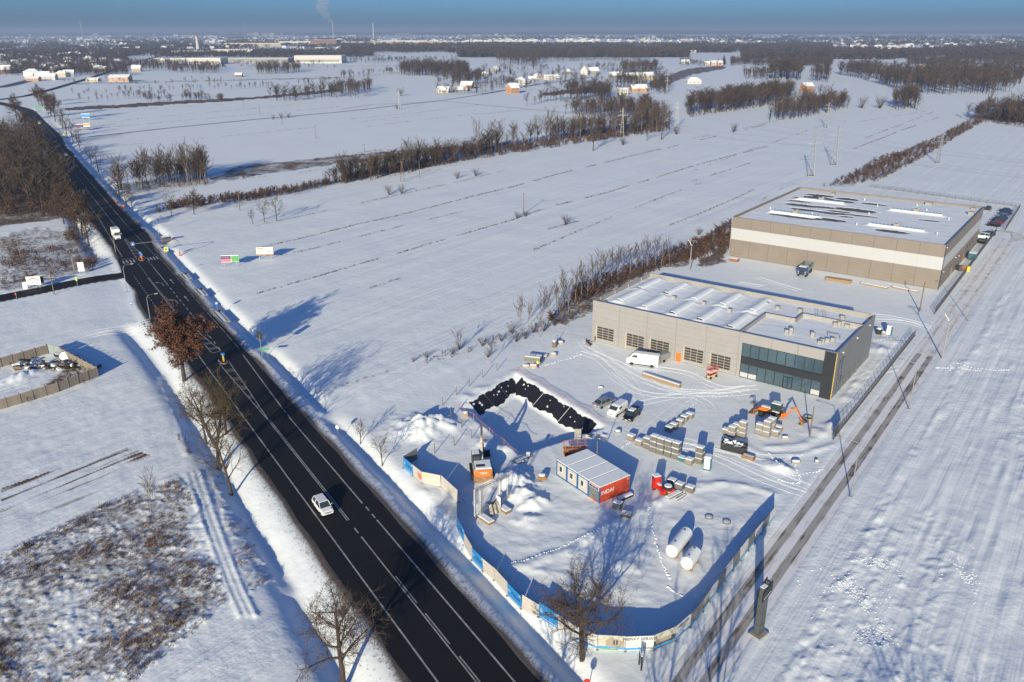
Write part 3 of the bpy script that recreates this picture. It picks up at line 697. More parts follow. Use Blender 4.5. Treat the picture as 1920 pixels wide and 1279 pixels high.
for k in range(9): MB().box((.35 + k * 6.3 if k else 1, D1 - .2, 8.8), (.25, .22, .9)).build('parapet_post', M_TRIM, hall)
for k in range(4): MB().box((.2, 3 + k * 6.2, 8.85), (.2, .25, .9)).build('parapet_post', M_TRIM, hall)
# roof: snow sheet with drifts round the skylights
def roof_snow(root, x0, x1, y0, y1, z, drifts, seed, m, nx=150, ny=90, holes=None, amp=.05, name='roof_snow'):
    X, Y = np.meshgrid(np.linspace(x0, x1, nx), np.linspace(y0, y1, ny), indexing='ij')
    Z = z + amp + amp * fbm(X / 3, Y / 1.6, seed, 3)
    for (a, b, c, d, h) in drifts:
        dx = np.maximum(np.maximum(a - X, X - b), 0); dy = np.maximum(np.maximum(c - Y, Y - d), 0)
        Z += h * np.exp(-(dx / .9) ** 2 - (dy / .7) ** 2)
    for (a, b, c, d, dep) in holes or []:
        m_ = np.clip(3.4 * (1 - np.hypot((X - (a + b) / 2) / ((b - a) * .62), (Y - (c + d) / 2) / ((d - c) * .55))) + .9 * fbm(X / 1.6, Y / .8, seed + 5, 3), 0, 1)
        Z -= dep * 2.4 * sstep(.2, .45, m_)
    idx = np.arange(nx * ny).reshape(nx, ny)
    F = np.stack([idx[:-1, :-1], idx[1:, :-1], idx[1:, 1:], idx[:-1, 1:]], -1).reshape(-1, 4)
    o = link(name, raw_mesh(name, np.stack([X, Y, Z], -1).reshape(-1, 3), F, [m], smooth=True), root)
    return o
SKY1 = [(2.6, 15.2), (9.3, 15.2), (15.9, 15.2), (22.4, 15.2), (29.1, 15.2), (3.2, 4.6), (9.6, 3.9), (16.5, 3.7), (22.8, 3.4), (29.4, 3.0)]
roof_snow(hall, .2, W1 - .2, .18, D1 - .15, ZR1, [(x - .2, x + 1.3, y - .3, y + 9.6, .35) for x, y in SKY1], 3, M_SNOW, 170, 110, [(8.3, 10.6, 16, 24.5, .06)], .06)
MB().box((W1 / 2, D1 / 2, ZR1 - .06), (W1 - .5, D1 - .5, .08)).build('roof', M_ROOFM, hall)
def barrel(L, r, n=8, h=.55):
    mb = MB(); prof = [(r * math.cos(math.pi * k / n), h * math.sin(math.pi * k / n)) for k in range(n + 1)]
    mb.prism(prof, 0, L); return mb
sk = recalc(barrel(9.0, .95).mesh('skylight', [M_SKYL])); rib = MB()
for k in range(10):
    prof = [(.97 * math.cos(math.pi * q / 8), .57 * math.sin(math.pi * q / 8)) for q in range(9)]; rib.prism(prof, k * .98, k * .98 + .12)
rib = recalc(rib.mesh('skylight_rib', [M_TRIM]))
cap = MB()
prof = [(.99 * math.cos(a), .60 * math.sin(a)) for a in [math.pi * (.0 + .64 * q / 6) for q in range(7)]] + [(.9 * math.cos(a), .5 * math.sin(a)) for a in [math.pi * (.64 - .64 * q / 6) for q in range(7)]]
cap.prism(prof, -.05, 9.1); cap = recalc(cap.mesh('skylight_snow', [M_SNOW]))
for x, y in SKY1:
    o = link('skylight', sk, hall, (x + .6, y, ZR1 + .22)); link('rib', rib, o, (0, 0, 0)); link('snow', cap, o, (0, 0, .0))
for x, y, h in ((1.6, 1.8, .5), (12.5, 13.7, .6), (26, 12.5, .7), (19.5, 14, .6), (33.5, 20.5, .6), (30.5, 22, .5), (38, 21.3, .7), (46.5, 21.8, .8), (48.5, 17.8, .5)):
    MB().box((x, y, ZR1 + h / 2 + .05), (.8, .7, h)).box((x, y, ZR1 + h + .1), (.86, .76, .12), bevel=.04).build('roof_vent', M_TRIM, hall)
# lower roof terrace wall over the showroom
tw = MB()
for (a, b) in (((33.0, .4), (33.0, 14.4)), ((33.0, 14.4), (39.3, 14.4)), ((39.3, 14.4), (39.3, 18.6)), ((39.3, 18.6), (51.2, 18.6))):
    cxm, cym = (a[0] + b[0]) / 2, (a[1] + b[1]) / 2; tw.box((cxm, cym, ZR1 + .42), (abs(b[0] - a[0]) + .3, abs(b[1] - a[1]) + .3, .9))
tw.build('roof_upstand', M_TRIM, hall)
for (x, y, h) in ((40.2, 6.6, .9), (40.8, 7.4, 1.2), (44.8, 8.0, 1.0), (47.2, 6.2, .7), (47.9, 7.1, .7), (48.6, 8.0, .7), (46.5, 16.8, .8), (47.0, 17.6, .9), (47, 5.2, .6)): MB().box((x, y, ZR1 + h / 2), (.7, .55, h)).box((x, y, ZR1 + h + .05), (.74, .6, .1), bevel=.04).build('roof_vent', M_TRIM, hall)
MB().path([(47, 10.2, ZR1 + .1), (47, 10.2, ZR1 + .8), (49.3, 10.2, ZR1 + .8), (49.3, 10.2, ZR1 + .1)], .07).build('duct_frame', M_STEEL, hall)
ld = MB()
for x in (42.0, 42.6, 43.6, 44.2): ld.path([(x, 19.0, ZR1), (x, 19.0, ZR1 + 2.0), (x, 19.9, ZR1 + 1.6)], .04, 4)
for z in (.4, .8, 1.2, 1.6, 2.0): ld.tube((42.0, 19.0, ZR1 + z), (42.6, 19.0, ZR1 + z), .03, n=4).tube((43.6, 19, ZR1 + z), (44.2, 19, ZR1 + z), .03, n=4)
ld.build('roof_ladder', M_STEEL, hall)

# --- warehouse: local x along the front (0..57.7), local y to the back (0..60)
W2, D2, ZR2, ZP2 = 57.7, 60.0, 11.35, 12.0
wh = thing('warehouse', 'large taupe warehouse with a broad white band round its walls', 'building', (*S(-89.6, 229.5), 0), A_U)
MB().box((W2 / 2, D2 / 2, ZR2 / 2 - .1), (W2 - .24, D2 - .24, ZR2 - .2)).build('carcass', M_JOINT, wh)
XS = [0, 5.9, 11.65, 17.35, 23.1, 28.75, 34.5, 40.25, 46.0, 51.65, W2]
for a, b in zip(XS, XS[1:]):
    MB().box(((a + b) / 2, .04, (8.75 + ZP2) / 2), (b - a - .06, .18, ZP2 - 8.75 - .02)).build('upper_panel', M_TAUPE, wh)
    lp = MB()
    for k in range(5): lp.box(((a + b) / 2, .04, .18 + (k + .5) * 1.024), (b - a - .06, .18, 1.012))
    lp.build('lower_panel', M_TAUPE, wh)
    MB().box(((a + b) / 2, -.0, 7.02), (b - a - .012, .24, 3.42)).build('band_panel', M_BAND, wh)
YS = [D2 / 10 * k for k in range(11)]
for k, (a, b) in enumerate(zip(YS, YS[1:])):
    a2 = a + (.14 if k == 0 else 0)
    for z0, z1, m, nm, t in ((8.75, ZP2, M_TAUPE, 'upper_panel', .18), (.1, 5.3, M_TAUPE, 'lower_panel', .18), (5.31, 8.73, M_BAND, 'band_panel', .24)):
        MB().box((W2 - .04, (a2 + b) / 2, (z0 + z1) / 2), (t, b - a2 - .05, z1 - z0 - .01)).build(nm, m, wh)
        if k % 5 == 0 and nm != 'upper_panel': pass
for z0, z1, m, nm in ((8.75, ZP2, M_TAUPE, 'upper_panel'), (.1, 5.3, M_TAUPE, 'lower_panel'), (5.31, 8.73, M_BAND, 'band_panel')):
    MB().box((.04, D2 / 2, (z0 + z1) / 2), (.18, D2 - .3, z1 - z0 - .01)).build(nm, m, wh)
    MB().box((W2 / 2, D2 - .04, (z0 + z1) / 2), (W2 - .1, .18, z1 - z0 - .01)).build(nm, m, wh)
MB().box((-.1, -.08, 6), (.14, .14, 12)).build('downpipe', M_TRIM, wh)
MB().box((W2 + .12, -.02, 6), (.12, .12, 12)).build('downpipe', M_DARKSTEEL, wh)
cop = MB()
for c, s in (((W2 / 2, .02, ZP2 + .03), (W2 + .1, .34, .06)), ((W2 / 2, D2 - .04, ZP2 + .03), (W2 + .1, .34, .06)), ((.05, D2 / 2, ZP2 + .03), (.34, D2 - .4, .06)), ((W2 - .05, D2 / 2, ZP2 + .03), (.34, D2 - .4, .06))): cop.box(c, s)
cop.build('coping', M_TAUPE, wh)
MB().box((W2 / 2, D2 / 2, ZR2 - .06), (W2 - .4, D2 - .4, .08)).build('roof', M_ROOFM, wh)
SKY2 = [(6, 16.3), (6, 41.6), (35, 15.6), (35, 40.6)]
HL = [(6, 20, 12, 15.2, .14), (18.5, 21.5, 13, 16, .14), (20, 28, 14, 17.5, .13), (9, 18, 24, 27, .13), (17, 25, 24, 27, .13), (5, 14, 30, 34, .14), (13, 20, 31.5, 34.5, .14), (20, 32, 32, 37, .14), (19, 26, 28, 30.5, .13), (24, 28, 22, 24, .12), (24, 34, 26, 28, .12), (4, 10, 37, 39.5, .13), (6, 15, 46, 50, .13), (14, 22, 44.5, 48, .13), (5, 14, 50, 54, .13), (15, 22, 49, 53, .12), (24, 32, 46, 49, .13), (38, 46, 9, 12.5, .12), (45, 50, 31, 33, .1), (3, 9, 43.5, 46, .12)]
roof_snow(wh, .2, W2 - .2, .2, D2 - .2, ZR2, [(x - .4, x + 14.6, y - 1.0, y + .6, .28) for x, y in SKY2], 13, M_SNOW, 190, 180, HL, .065)
sk2 = MB(); 
for k in range(14):
    if k in (6, 7): continue
    sk2.box((.5 + k * 1.02, 0, .35), (.9, 1.5, .5), bevel=.25)
sk2 = sk2.mesh('skylight', [M_SKYL])
sc2 = MB().box((7.1, -.25, .28), (14.6, 1.7, .36), bevel=.15).mesh('snow', [M_SNOW]); vb = MB().box((7.15, .1, .8), (1.6, 1.2, .7)).box((7.7, .0, 1.3), (.7, .6, .4)).mesh('roof_vent', [M_CONC])
for x, y in SKY2: o = link('skylight', sk2, wh, (x, y, ZR2 + .25)); link('snow', sc2, o, (0, 0, -.05)); link('vent_box', vb, o)
for x, y, sx, h in ((56, 48, 1.6, .9), (42.6, 56.5, 2.0, .8), (12.7, 56, 1.4, .5), (55.2, 57.5, 1.2, .4)): MB().box((x, y, ZR2 + h / 2), (sx, 1.2, h)).box((x, y, ZR2 + h + .06), (sx + .1, 1.3, .14), bevel=.05).build('roof_unit', M_CONC, wh)
for x, y in ((4, 20), (31, 30), (32, 13), (53, 14), (52, 36), (30, 44), (24, 52), (17, 20), (44, 46), (40, 52)): MB().lathe([(.12, 0), (.12, .6), (.2, .62), (.2, .7)], (x, y, ZR2 + .05), 8).build('roof_pipe', M_WHITE, wh)
ld = MB()
for x in (-.35, .45): ld.tube((x - .2, D2 - 2, ZP2 - 2), (x - .2, D2 - 2, ZP2 + 1.6), .05, n=4)
for z in range(6): ld.tube((-.55, D2 - 2, ZP2 - 1.6 + z * .6), (.25, D2 - 2, ZP2 - 1.6 + z * .6), .035, n=4)
ld.build('roof_ladder', M_STEEL, wh)
for y, z, m, nm in ((17, 1.1, M_TRIM, 'side_door'), (40, 3.5, M_ANTH, 'side_window'), (44, 3.5, M_ANTH, 'side_window'), (49, 3.5, M_ANTH, 'side_window'), (36, 1.2, M_ORANGE, 'side_door')): MB().box((W2 + .08, y, z), (.06, 1.1, 2.1 if 'door' in nm else 1.0)).build(nm, m, wh)
for x, y, z in ((W2 + .15, 1.0, 11.2), (W2 + .15, 3.2, 4.2), (W2 + .15, 20, 4.4), (W2 + .15, 26, 3.6), (.9, -.15, 2.2)): MB().box((x, y, z), (.25, .25, .18), bevel=.05).build('wall_lamp', M_WHITE if y > -.1 else M_YELLOW, wh)
# ------------------------------------------------------------------ vehicles
def SH(du, dv): return A_U + math.atan2(dv, du)          # heading given in site axes
def loft(stations, ring):
    """stations along x; ring(st) gives a closed list of (y, z)"""
    vs, fs = [], []; n = None
    for st in stations:
        r = ring(st); n = len(r); vs += [(st[0], y, z) for y, z in r]
    for i in range(len(stations) - 1):
        for k in range(n): fs.append((i * n + k, i * n + (k + 1) % n, (i + 1) * n + (k + 1) % n, (i + 1) * n + k))
    fs += [tuple(range(n)), tuple(reversed(range((len(stations) - 1) * n, len(stations) * n)))]
    return MB().add(vs, fs)
def body_ring(st):
    x, zb, zt, hw = st
    L = [(hw * .90, zb), (hw, zb + .25 * (zt - zb)), (hw, zb + .68 * (zt - zb)), (hw * .93, zb + .92 * (zt - zb)), (hw * .72, zt)]
    return L + [(-y, z) for y, z in reversed(L)]
def cab_ring(st):
    x, zb, zt, hb, ht = st
    return [(hb, zb), (ht, zt - .04), (ht * .8, zt), (-ht * .8, zt), (-ht, zt - .04), (-hb, zb)]
WHEELS = {}
def wheel(parent, x, y, r, w=.22, rimm=None):
    k = (round(r, 2), w)
    if k not in WHEELS:
        ty = MB().lathe([(r * .62, -w / 2), (r * .95, -w / 2), (r, -w * .3), (r, w * .3), (r * .95, w / 2), (r * .62, w / 2)], n=16, axis='y').mesh('tyre', [M_BLACK], True)
        ri = MB().lathe([(.05, -w * .46), (r * .25, -w * .46), (r * .62, -w * .36), (r * .62, w * .36), (r * .25, w * .46), (.05, w * .46)], n=12, axis='y').mesh('rim', [M_STEEL])
        WHEELS[k] = (ty, ri)
    t = link('wheel', None, parent, (x, y, r)); link('tyre', WHEELS[k][0], t); link('rim', WHEELS[k][1], t)
def car(name, label, cat, loc, rz, paint, L=4.4, W=1.8, H=1.48, kind='hatch', group=None, snow=False, small=False):
    t = thing(name, label, cat, loc, rz, group); f, b, hw = L / 2, -L / 2, W / 2
    bel = .62 * H
    if kind == 'van':
        st = [(b, .34, H * .96, hw * .93), (b + .12, .26, H, hw * .97), (f - 1.75, .25, H, hw), (f - 1.25, .25, H * .93, hw), (f - .62, .26, bel + .05, hw * .98), (f - .1, .3, bel - .22, hw * .9), (f, .38, bel - .38, hw * .8)]
    elif kind == 'sedan':
        st = [(b, .42, .82, hw * .84), (b + .1, .30, .94, hw * .95), (b + .9, .24, .98, hw), (0, .22, .95, hw), (f - 1.2, .22, .93, hw), (f - .3, .25, .78, hw * .93), (f, .36, .62, hw * .78)]
    else:
        st = [(b, .42, .88, hw * .86), (b + .1, .30, 1.0, hw * .96), (b + .9, .24, bel + .06, hw), (0, .22, bel + .03, hw), (f - 1.2, .22, bel, hw), (f - .3, .25, bel - .14, hw * .94), (f, .38, bel - .32, hw * .78)]
    recalc_o(loft(st, body_ring).build('body', paint, t, smooth=False))
    if kind == 'van':
        MB().face([(f - 1.30, -hw * .82, H * .925), (f - 1.30, hw * .82, H * .925), (f - .58, hw * .88, bel + .10), (f - .58, -hw * .88, bel + .10)][::-1]).build('windscreen', M_GLASS, t, (.035, 0, .012))
        for s in (-1, 1):
            q = [(f - 2.3, s * (hw + .008), H * .86), (f - 1.55, s * (hw + .008), H * .86), (f - 1.05, s * (hw + .008), bel + .12), (f - 2.3, s * (hw + .008), bel + .12)]
            MB().face(q if s < 0 else q[::-1]).build('side_window', M_GLASS, t)
            MB().box((b - .005, s * hw * .42, H * .72), (.03, hw * .55, .5)).build('rear_window', M_GLASS, t)
            MB().box((0, s * (hw - .01), .34), (L * .8, .05, .2)).build('sill', M_BLACK, t)
    else:
        if kind == 'sedan': c = [(b + .45, bel - .02, bel + .02, hw * .86, hw * .8), (b + 1.15, bel, H - .03, hw * .92, hw * .72), (.2, bel, H, hw * .93, hw * .73), (.75, bel, H - .05, hw * .93, hw * .73), (f - 1.0, bel - .05, bel - .0, hw * .88, hw * .82)]
        else: c = [(b + .06, bel, bel + .06, hw * .84, hw * .78), (b + .5, bel, H - .05, hw * .92, hw * .72), (0, bel, H, hw * .93, hw * .74), (.45, bel, H - .05, hw * .93, hw * .74), (f - 1.05, bel - .06, bel - .0, hw * .88, hw * .82)]
        recalc_o(loft(c, cab_ring).build('windows', M_GLASS, t))
        r = MB(); x0, x1 = c[1][0] + .02, c[3][0] + .02
        r.box(((x0 + x1) / 2, 0, H + .005), (x1 - x0 + .1, hw * 1.42, .05), bevel=.04)
        r.build('roof', paint, t)
        p = MB()
        for s in (-1, 1):
            for (xa, za, xb, zb, ya, yb) in ((c[-1][0], bel, c[3][0], H - .03, hw * .86, hw * .72), ((c[1][0] + c[3][0]) / 2 - .1, bel, (c[1][0] + c[3][0]) / 2 - .1, H - .03, hw * .935, hw * .745), (c[0][0] + .15, bel, c[1][0], H - .05, hw * .86, hw * .72)): p.tube((xa, s * ya, za), (xb, s * yb, zb), .05, n=4)
        p.build('pillars', paint, t)
        if snow: MB().box((-.15, 0, H + .06), (1.3, hw * 1.2, .1), bevel=.06).build('roof_snow', M_SNOW, t)
    r = .33 if kind != 'van' else .35
    for x in (b + L * .19, f - L * .185):
        for s in (-1, 1): wheel(t, x, s * (hw - .10), r)
    for s in (-1, 1):
        MB().box((f - .14, s * hw * .68, .66 if kind != 'van' else .85), (.22, .34, .14), bevel=.03).build('headlight', M_LENS, t)
        MB().box((b + .04, s * hw * .78, .82 if kind != 'van' else 1.05), (.1, .22, .18 if kind != 'van' else .5)).build('tail_light', M_REDLENS, t)
        if not small: MB().box((f - 1.45 if kind != 'van' else f - 1.15, s * (hw + .1), bel + .05 if kind != 'van' else 1.35), (.14, .2, .14 if kind != 'van' else .3), bevel=.03).build('mirror', paint, t)
    if not small:
        MB().box((f - .015, 0, .47), (.04, .5, .11)).build('number_plate', M_WHITE, t); MB().box((f - .02, 0, .62), (.05, .9, .12)).build('grille', M_BLACK, t)
        MB().box((b + .01, 0, .6), (.04, .5, .11)).build('number_plate', M_WHITE, t)
    return t
def recalc_o(o): recalc(o.data); return o
P_WHITE = mat('car_white', (.74, .75, .76), .25, 0, .02); P_SILVER = mat('car_silver', (.36, .38, .40), .3, .5, .05); P_BLACK = mat('car_black', (.012, .013, .016), .2, .1, .1)
P_GREY = mat('car_grey', (.10, .105, .11), .3, .3, .05); P_BLUE = mat('car_blue', (.03, .05, .11), .3, .2, .05); P_RED = mat('car_red', (.22, .015, .015), .3, 0, .05); P_DARK = mat('car_graphite', (.035, .037, .042), .25, .3, .1)
def onroad(s, w): return (*RW(s, w), ROAD_Z)
car('car', 'white hatchback driving towards the viewer on the main road', 'car', onroad(30.6, 8.0), A_R + math.pi, P_WHITE, 4.4, 1.85, 1.55)
car('car', 'pale car far along the main road beyond the wood, second nearest there', 'car', onroad(443, 3.0), A_R, P_WHITE, small=True)
car('car', 'dark grey car on the main road beside the bare grove', 'car', onroad(391, 3.1), A_R, P_GREY, small=True)
car('car', 'white car far off just after the bend of the main road', 'car', onroad(637, 2.8), A_R, P_WHITE, 4.6, 1.9, 1.7, small=True)
car('car', 'silver saloon parked beside the lined pit, first of three in a row', 'car', at(1132, 760), SH(.9, 4.1), P_SILVER, 4.6, 1.8, 1.45, 'sedan')
car('van', 'small white panel van parked between the silver and the black car', 'van', at(1157, 775), SH(-.1, -4.6), P_WHITE, 4.5, 1.85, 1.95, 'van')
car('car', 'black estate car with snow on its roof, nearest of three parked in a row', 'car', at(1184, 783), SH(.35, -4.9), P_BLACK, 4.7, 1.82, 1.5, snow=True)
car('van', 'long white panel van parked in front of the sectional doors', 'van', at(1205, 684), SH(-5.7, -1.6), P_WHITE, 6.6, 2.0, 2.65, 'van')
for i, (px, py, pt, lb) in enumerate([(1885, 397, P_DARK, 'graphite car at the far end of the row beside the warehouse fence'), (1884, 402, P_BLUE, 'dark blue car second from the far end of the row by the warehouse'), (1880, 407, P_SILVER, 'silver car in the middle of the row by the warehouse'), (1876, 411, P_BLUE, 'dark blue car just nearer than the silver one by the warehouse'), (1871, 415, P_BLACK, 'black car with a red car beside it in the warehouse row'), (1868, 419, P_RED, 'dark red car second from the near end of the warehouse row'), (1863, 424, P_BLACK, 'black car at the near end of the row beside the warehouse fence')]):
    car('car', lb, 'car', at(px, py), SH(-1, .2), pt, kind='hatch' if i % 2 else 'sedan', group='cars parked beside the warehouse', small=True)
car('car', 'white off-road car at the corner of the warehouse side yard', 'car', at(1842, 446), SH(-1, .1), P_WHITE, 4.6, 1.9, 1.8, small=True)
car('car', 'dark car half behind the white off-road car', 'car', at(1852, 441), SH(-1, .1), P_DARK, small=True)
car('car', 'black car nearest the warehouse side wall', 'car', at(1836, 456), SH(-1, .1), P_BLACK, small=True)
car('car', 'dark car behind the far corner of the warehouse', 'car', at(1853, 393), SH(0, 1), P_DARK, small=True)

# box truck
def box_truck():
    t = thing('box_truck', 'white box truck coming over the zebra junction on the main road', 'truck', onroad(222, 8.3), A_R + math.pi)
    MB().box((-1.2, 0, 2.05), (4.6, 2.2, 2.5), bevel=.06).build('cargo_box', M_WHITE, t)
    MB().box((0, 0, .62), (6.6, .9, .3)).build('chassis', M_DARKSTEEL, t)
    cb = [(1.15, .55, 2.4, .98), (1.9, .5, 2.38, 1.0), (2.5, .45, 1.5, 1.0), (3.2, .45, 1.15, .92), (3.35, .5, .9, .8)]
    recalc_o(loft(cb, body_ring).build('cab', P_WHITE, t))
    MB().face([(1.95, -.82, 2.3), (1.95, .82, 2.3), (2.52, .9, 1.55), (2.52, -.9, 1.55)][::-1]).build('windscreen', M_GLASS, t, (.05, 0, .02))
    for s in (-1, 1):
        q = [(1.3, s * 1.01, 2.2), (1.95, s * 1.01, 2.2), (2.35, s * 1.01, 1.5), (1.3, s * 1.01, 1.5)]
        MB().face(q if s < 0 else q[::-1]).build('side_window', M_GLASS, t)
        for x in (2.5, -1.9): wheel(t, x, s * .92, .38)
        MB().box((3.25, s * .7, .85), (.15, .3, .18)).build('headlight', M_LENS, t); MB().box((2.3, s * 1.2, 1.7), (.12, .2, .35)).build('mirror', M_BLACK, t)
    MB().box((3.36, 0, .7), (.05, 1.1, .25)).build('grille', M_BLACK, t)
box_truck()

# trailer behind the long van
t = thing('box_trailer', 'grey covered trailer backed against the third sectional door', 'trailer', at(1240, 677), SH(.3, 1))
MB().box((0, 0, 1.15), (3.2, 1.7, 1.3), bevel=.08).build('box', mat('trailer_grey', (.22, .23, .24), .5), t); MB().box((0, 0, .45), (3.3, 1.2, .14)).tube((1.6, 0, .45), (2.6, 0, .45), .06).build('chassis', M_STEEL, t)
for s in (-1, 1): wheel(t, -.2, s * .9, .3, .18)

# dump truck (blue cab facing the viewer)
t = thing('dump_truck', 'blue tipper truck with an empty rusty body in front of the warehouse', 'truck', at(1509, 514), math.radians(-122))
M_TB = mat('truck_blue', (.02, .075, .22), .35); M_TIP = mat('tipper_steel', (.13, .17, .22), .5, .3); M_RUST = mat('rusty_steel', (.26, .14, .07), .85, 0, .3, 2)
MB().box((0, 0, .95), (8.2, .95, .3)).build('chassis', M_DARKSTEEL, t)
cb = MB().box((3.35, 0, 1.55), (1.9, 2.4, 1.1), bevel=.06).box((3.25, 0, 2.5), (1.65, 2.3, .95), bevel=.18).build('cab', M_TB, t)
MB().box((4.13, 0, 2.45), (.08, 2.05, .75)).build('windscreen', M_GLASS, t)
MB().box((4.31, 0, 1.15), (.1, 2.3, .4)).build('bumper', M_BLACK, t); MB().box((4.33, 0, 1.75), (.05, 1.5, .4)).build('grille', M_BLACK, t)
MB().box((3.25, 0, 3.02), (1.5, 2.1, .1), bevel=.05).build('roof_snow', M_SNOW, t)
for s in (-1, 1):
    MB().box((3.5, s * 1.21, 2.4), (.8, .03, .55)).build('side_window', M_GLASS, t)
    MB().box((4.36, s * .9, 1.2), (.06, .3, .2)).build('headlight', M_LENS, t); MB().box((4.0, s * 1.4, 2.4), (.12, .22, .5)).build('mirror', M_BLACK, t)
    MB().box((4.34, s * .95, 1.72), (.05, .3, .12), 0).build('side_stripe', M_WHITE, t)
    for x in (3.1, 1.5, -1.6, -2.9): wheel(t, x, s * 1.02, .52, .34)
tp = MB()
for c, s in (((-1.2, 0, 1.28), (5.6, 2.3, .12)), ((-1.2, 1.16, 2.0), (5.6, .1, 1.4)), ((-1.2, -1.16, 2.0), (5.6, .1, 1.4)), ((1.55, 0, 2.15), (.12, 2.3, 1.7)), ((-3.95, 0, 1.95), (.1, 2.3, 1.3))): tp.box(c, s)
for k in range(6):
    for s in (-1, 1): tp.box((-3.6 + k * .95, s * 1.24, 1.95), (.1, .08, 1.2))
tp.build('tipper_body', M_TIP, t); MB().box((-1.2, 0, 1.36), (5.4, 2.2, .04)).box((1.47, 0, 2.1), (.03, 2.2, 1.5)).box((-1.2, -1.1, 2.0), (5.4, .02, 1.3)).box((-1.2, 1.1, 2.0), (5.4, .02, 1.3)).build('tipper_lining', M_RUST, t)

# excavator, seen from behind
t = thing('excavator', 'orange and white excavator with raised boom beside the lined pit', 'excavator', at(903, 888), SH(-.42, .92) + .35)
t.scale = (1.12, 1.12, 1.12)
for s in (-1, 1):
    prof = [(1.9, .35), (1.6, .05), (-1.6, .05), (-1.9, .35), (-1.9, .6), (-1.6, .85), (1.6, .85), (1.9, .6)]
    recalc_o(MB().prism(prof, s * 1.25 - .3, s * 1.25 + .3).build('track', M_BLACK, t))
MB().box((0, 0, .7), (2.2, 2.0, .5)).build('undercarriage', M_DARKSTEEL, t)
MB().box((-2.45, 0, .62), (.25, 2.6, .95)).build('blade', M_RUST, t)
hs = MB().box((-.95, 0, 1.55), (2.9, 2.5, .9), bevel=.15).build('upper_frame', mat('machine_grey', (.30, .29, .28), .5), t)
cw = [(-2.6, 1.0, 1.75, .95), (-2.45, .98, 1.95, 1.2), (-1.7, 1.0, 2.0, 1.3)]
recalc_o(loft(cw, body_ring).build('counterweight', M_ORANGE, t))
text_mesh('case_lettering', 'CASE', .46, M_WHITE, t, (-2.6, 0, 1.52), (math.pi / 2, 0, -math.pi / 2))
MB().box((-1.1, -.1, 2.03), (2.4, 2.2, .12), bevel=.08).build('hood_snow', M_SNOW, t); MB().box((-1.5, .3, 2.11), (.5, 1.2, .05)).build('exhaust_cover', M_BLACK, t)
cab = MB().box((.65, .72, 2.15), (1.5, 1.0, 1.7), bevel=.1).build('cab', M_GLASS, t)
cf = MB()
for x in (-.1, 1.4):
    for y in (.22, 1.22): cf.box((x, y, 2.15), (.1, .08, 1.75))
cf.build('cab_frame', M_BLACK, t); MB().box((.65, .72, 3.05), (1.45, .98, .12), bevel=.05).build('cab_roof_snow', M_SNOW, t); MB().box((-.3, .72, 3.02), (.35, .9, .2)).build('roof_rack', M_BLACK, t)
M_BOOM = mat('boom_white', (.45, .42, .38), .6, 0, .25, 3)
bo = MB()
for (a, b, r) in (((.5, -.1, 1.8), (2.6, -.25, 4.0), .26), ((2.6, -.25, 4.0), (4.6, -.5, 4.5), .22)): bo.tube(a, b, r, r * .9, 4)
bo.build('boom', M_BOOM, t)
MB().tube((.9, -.1, 1.5), (2.4, -.2, 3.3), .1).tube((1.2, -.35, 1.5), (2.5, -.4, 3.4), .08).build('boom_cylinder', M_STEEL, t)
MB().tube((4.9, -.5, 4.8), (4.75, -.75, 1.0), .24, .16, 4).build('stick', mat('stick_brown', (.25, .10, .04), .7, 0, .3, 3), t)
MB().tube((2.9, -.25, 4.3), (4.7, -.5, 4.7), .09).build('stick_cylinder', M_STEEL, t)
bk = [(-.1, .9), (.5, .8), (.75, .35), (.5, .0), (-.2, .05), (-.45, .3), (-.35, .35), (.35, .18), (.55, .4), (.35, .65)]
recalc_o(MB().prism([(x + 4.6, z) for x, z in bk], -1.7, .3).build('bucket', M_BLACK, t))

# backhoe loader
t = thing('backhoe_loader', 'orange backhoe loader behind the paver stacks in front of the showroom', 'loader', at(1446, 782), SH(-1, -.02))
MB().box((.9, 0, 1.35), (2.0, .95, .75), bevel=.15).box((2.0, 0, 1.2), (.5, .8, .5)).build('bonnet', M_ORANGE, t); MB().box((.3, 0, .8), (4.0, .8, .35)).build('chassis', M_BLACK, t)
MB().box((1.0, 0, 1.76), (1.7, .8, .08), bevel=.04).build('bonnet_snow', M_SNOW, t)
MB().box((-.75, 0, 2.1), (1.7, 1.45, 1.35), taper=.9).build('cab', mat('tinted_glass', (.02, .05, .045), .08), t)
cf = MB()
for x in (-1.55, -.75, .05):
    for s in (-1, 1): cf.tube((x, s * .74, 1.4), (x * .95 - .04, s * .67, 2.8), .05, n=4)
cf.build('cab_frame', M_BLACK, t); MB().box((-.75, 0, 2.85), (1.75, 1.45, .12), bevel=.05).build('cab_roof', M_BLACK, t); MB().box((-.75, 0, 2.95), (1.6, 1.35, .1), bevel=.06).build('roof_snow', M_SNOW, t)
for s in (-1, 1):
    wheel(t, 1.6, s * .85, .5, .35); wheel(t, -.9, s * .9, .75, .45)
    MB().box((-.9, s * .92, 1.58), (1.4, .5, .06), bevel=.03).build('mudguard', M_ORANGE, t); MB().box((-.9, s * .92, 1.64), (1.3, .48, .08), bevel=.05).build('mudguard_snow', M_SNOW, t)
    MB().tube((.4, s * .6, 1.6), (1.8, s * .6, 1.5), .1, n=4).tube((1.8, s * .6, 1.5), (2.9, s * .6, .7), .1, n=4).build('loader_arm', M_ORANGE, t)
recalc_o(MB().prism([(2.8, 1.1), (2.7, .2), (2.9, .05), (3.9, .05), (3.85, .12), (2.95, .2), (2.88, 1.1)], -1.15, 1.15).build('front_bucket', M_RUST, t))
fk = MB()
for y in (-.5, 0, .5): fk.path([(3.0, y, 1.2), (3.2, y + .1, 2.0), (3.9, y + .2, 1.9)], .07, 4)
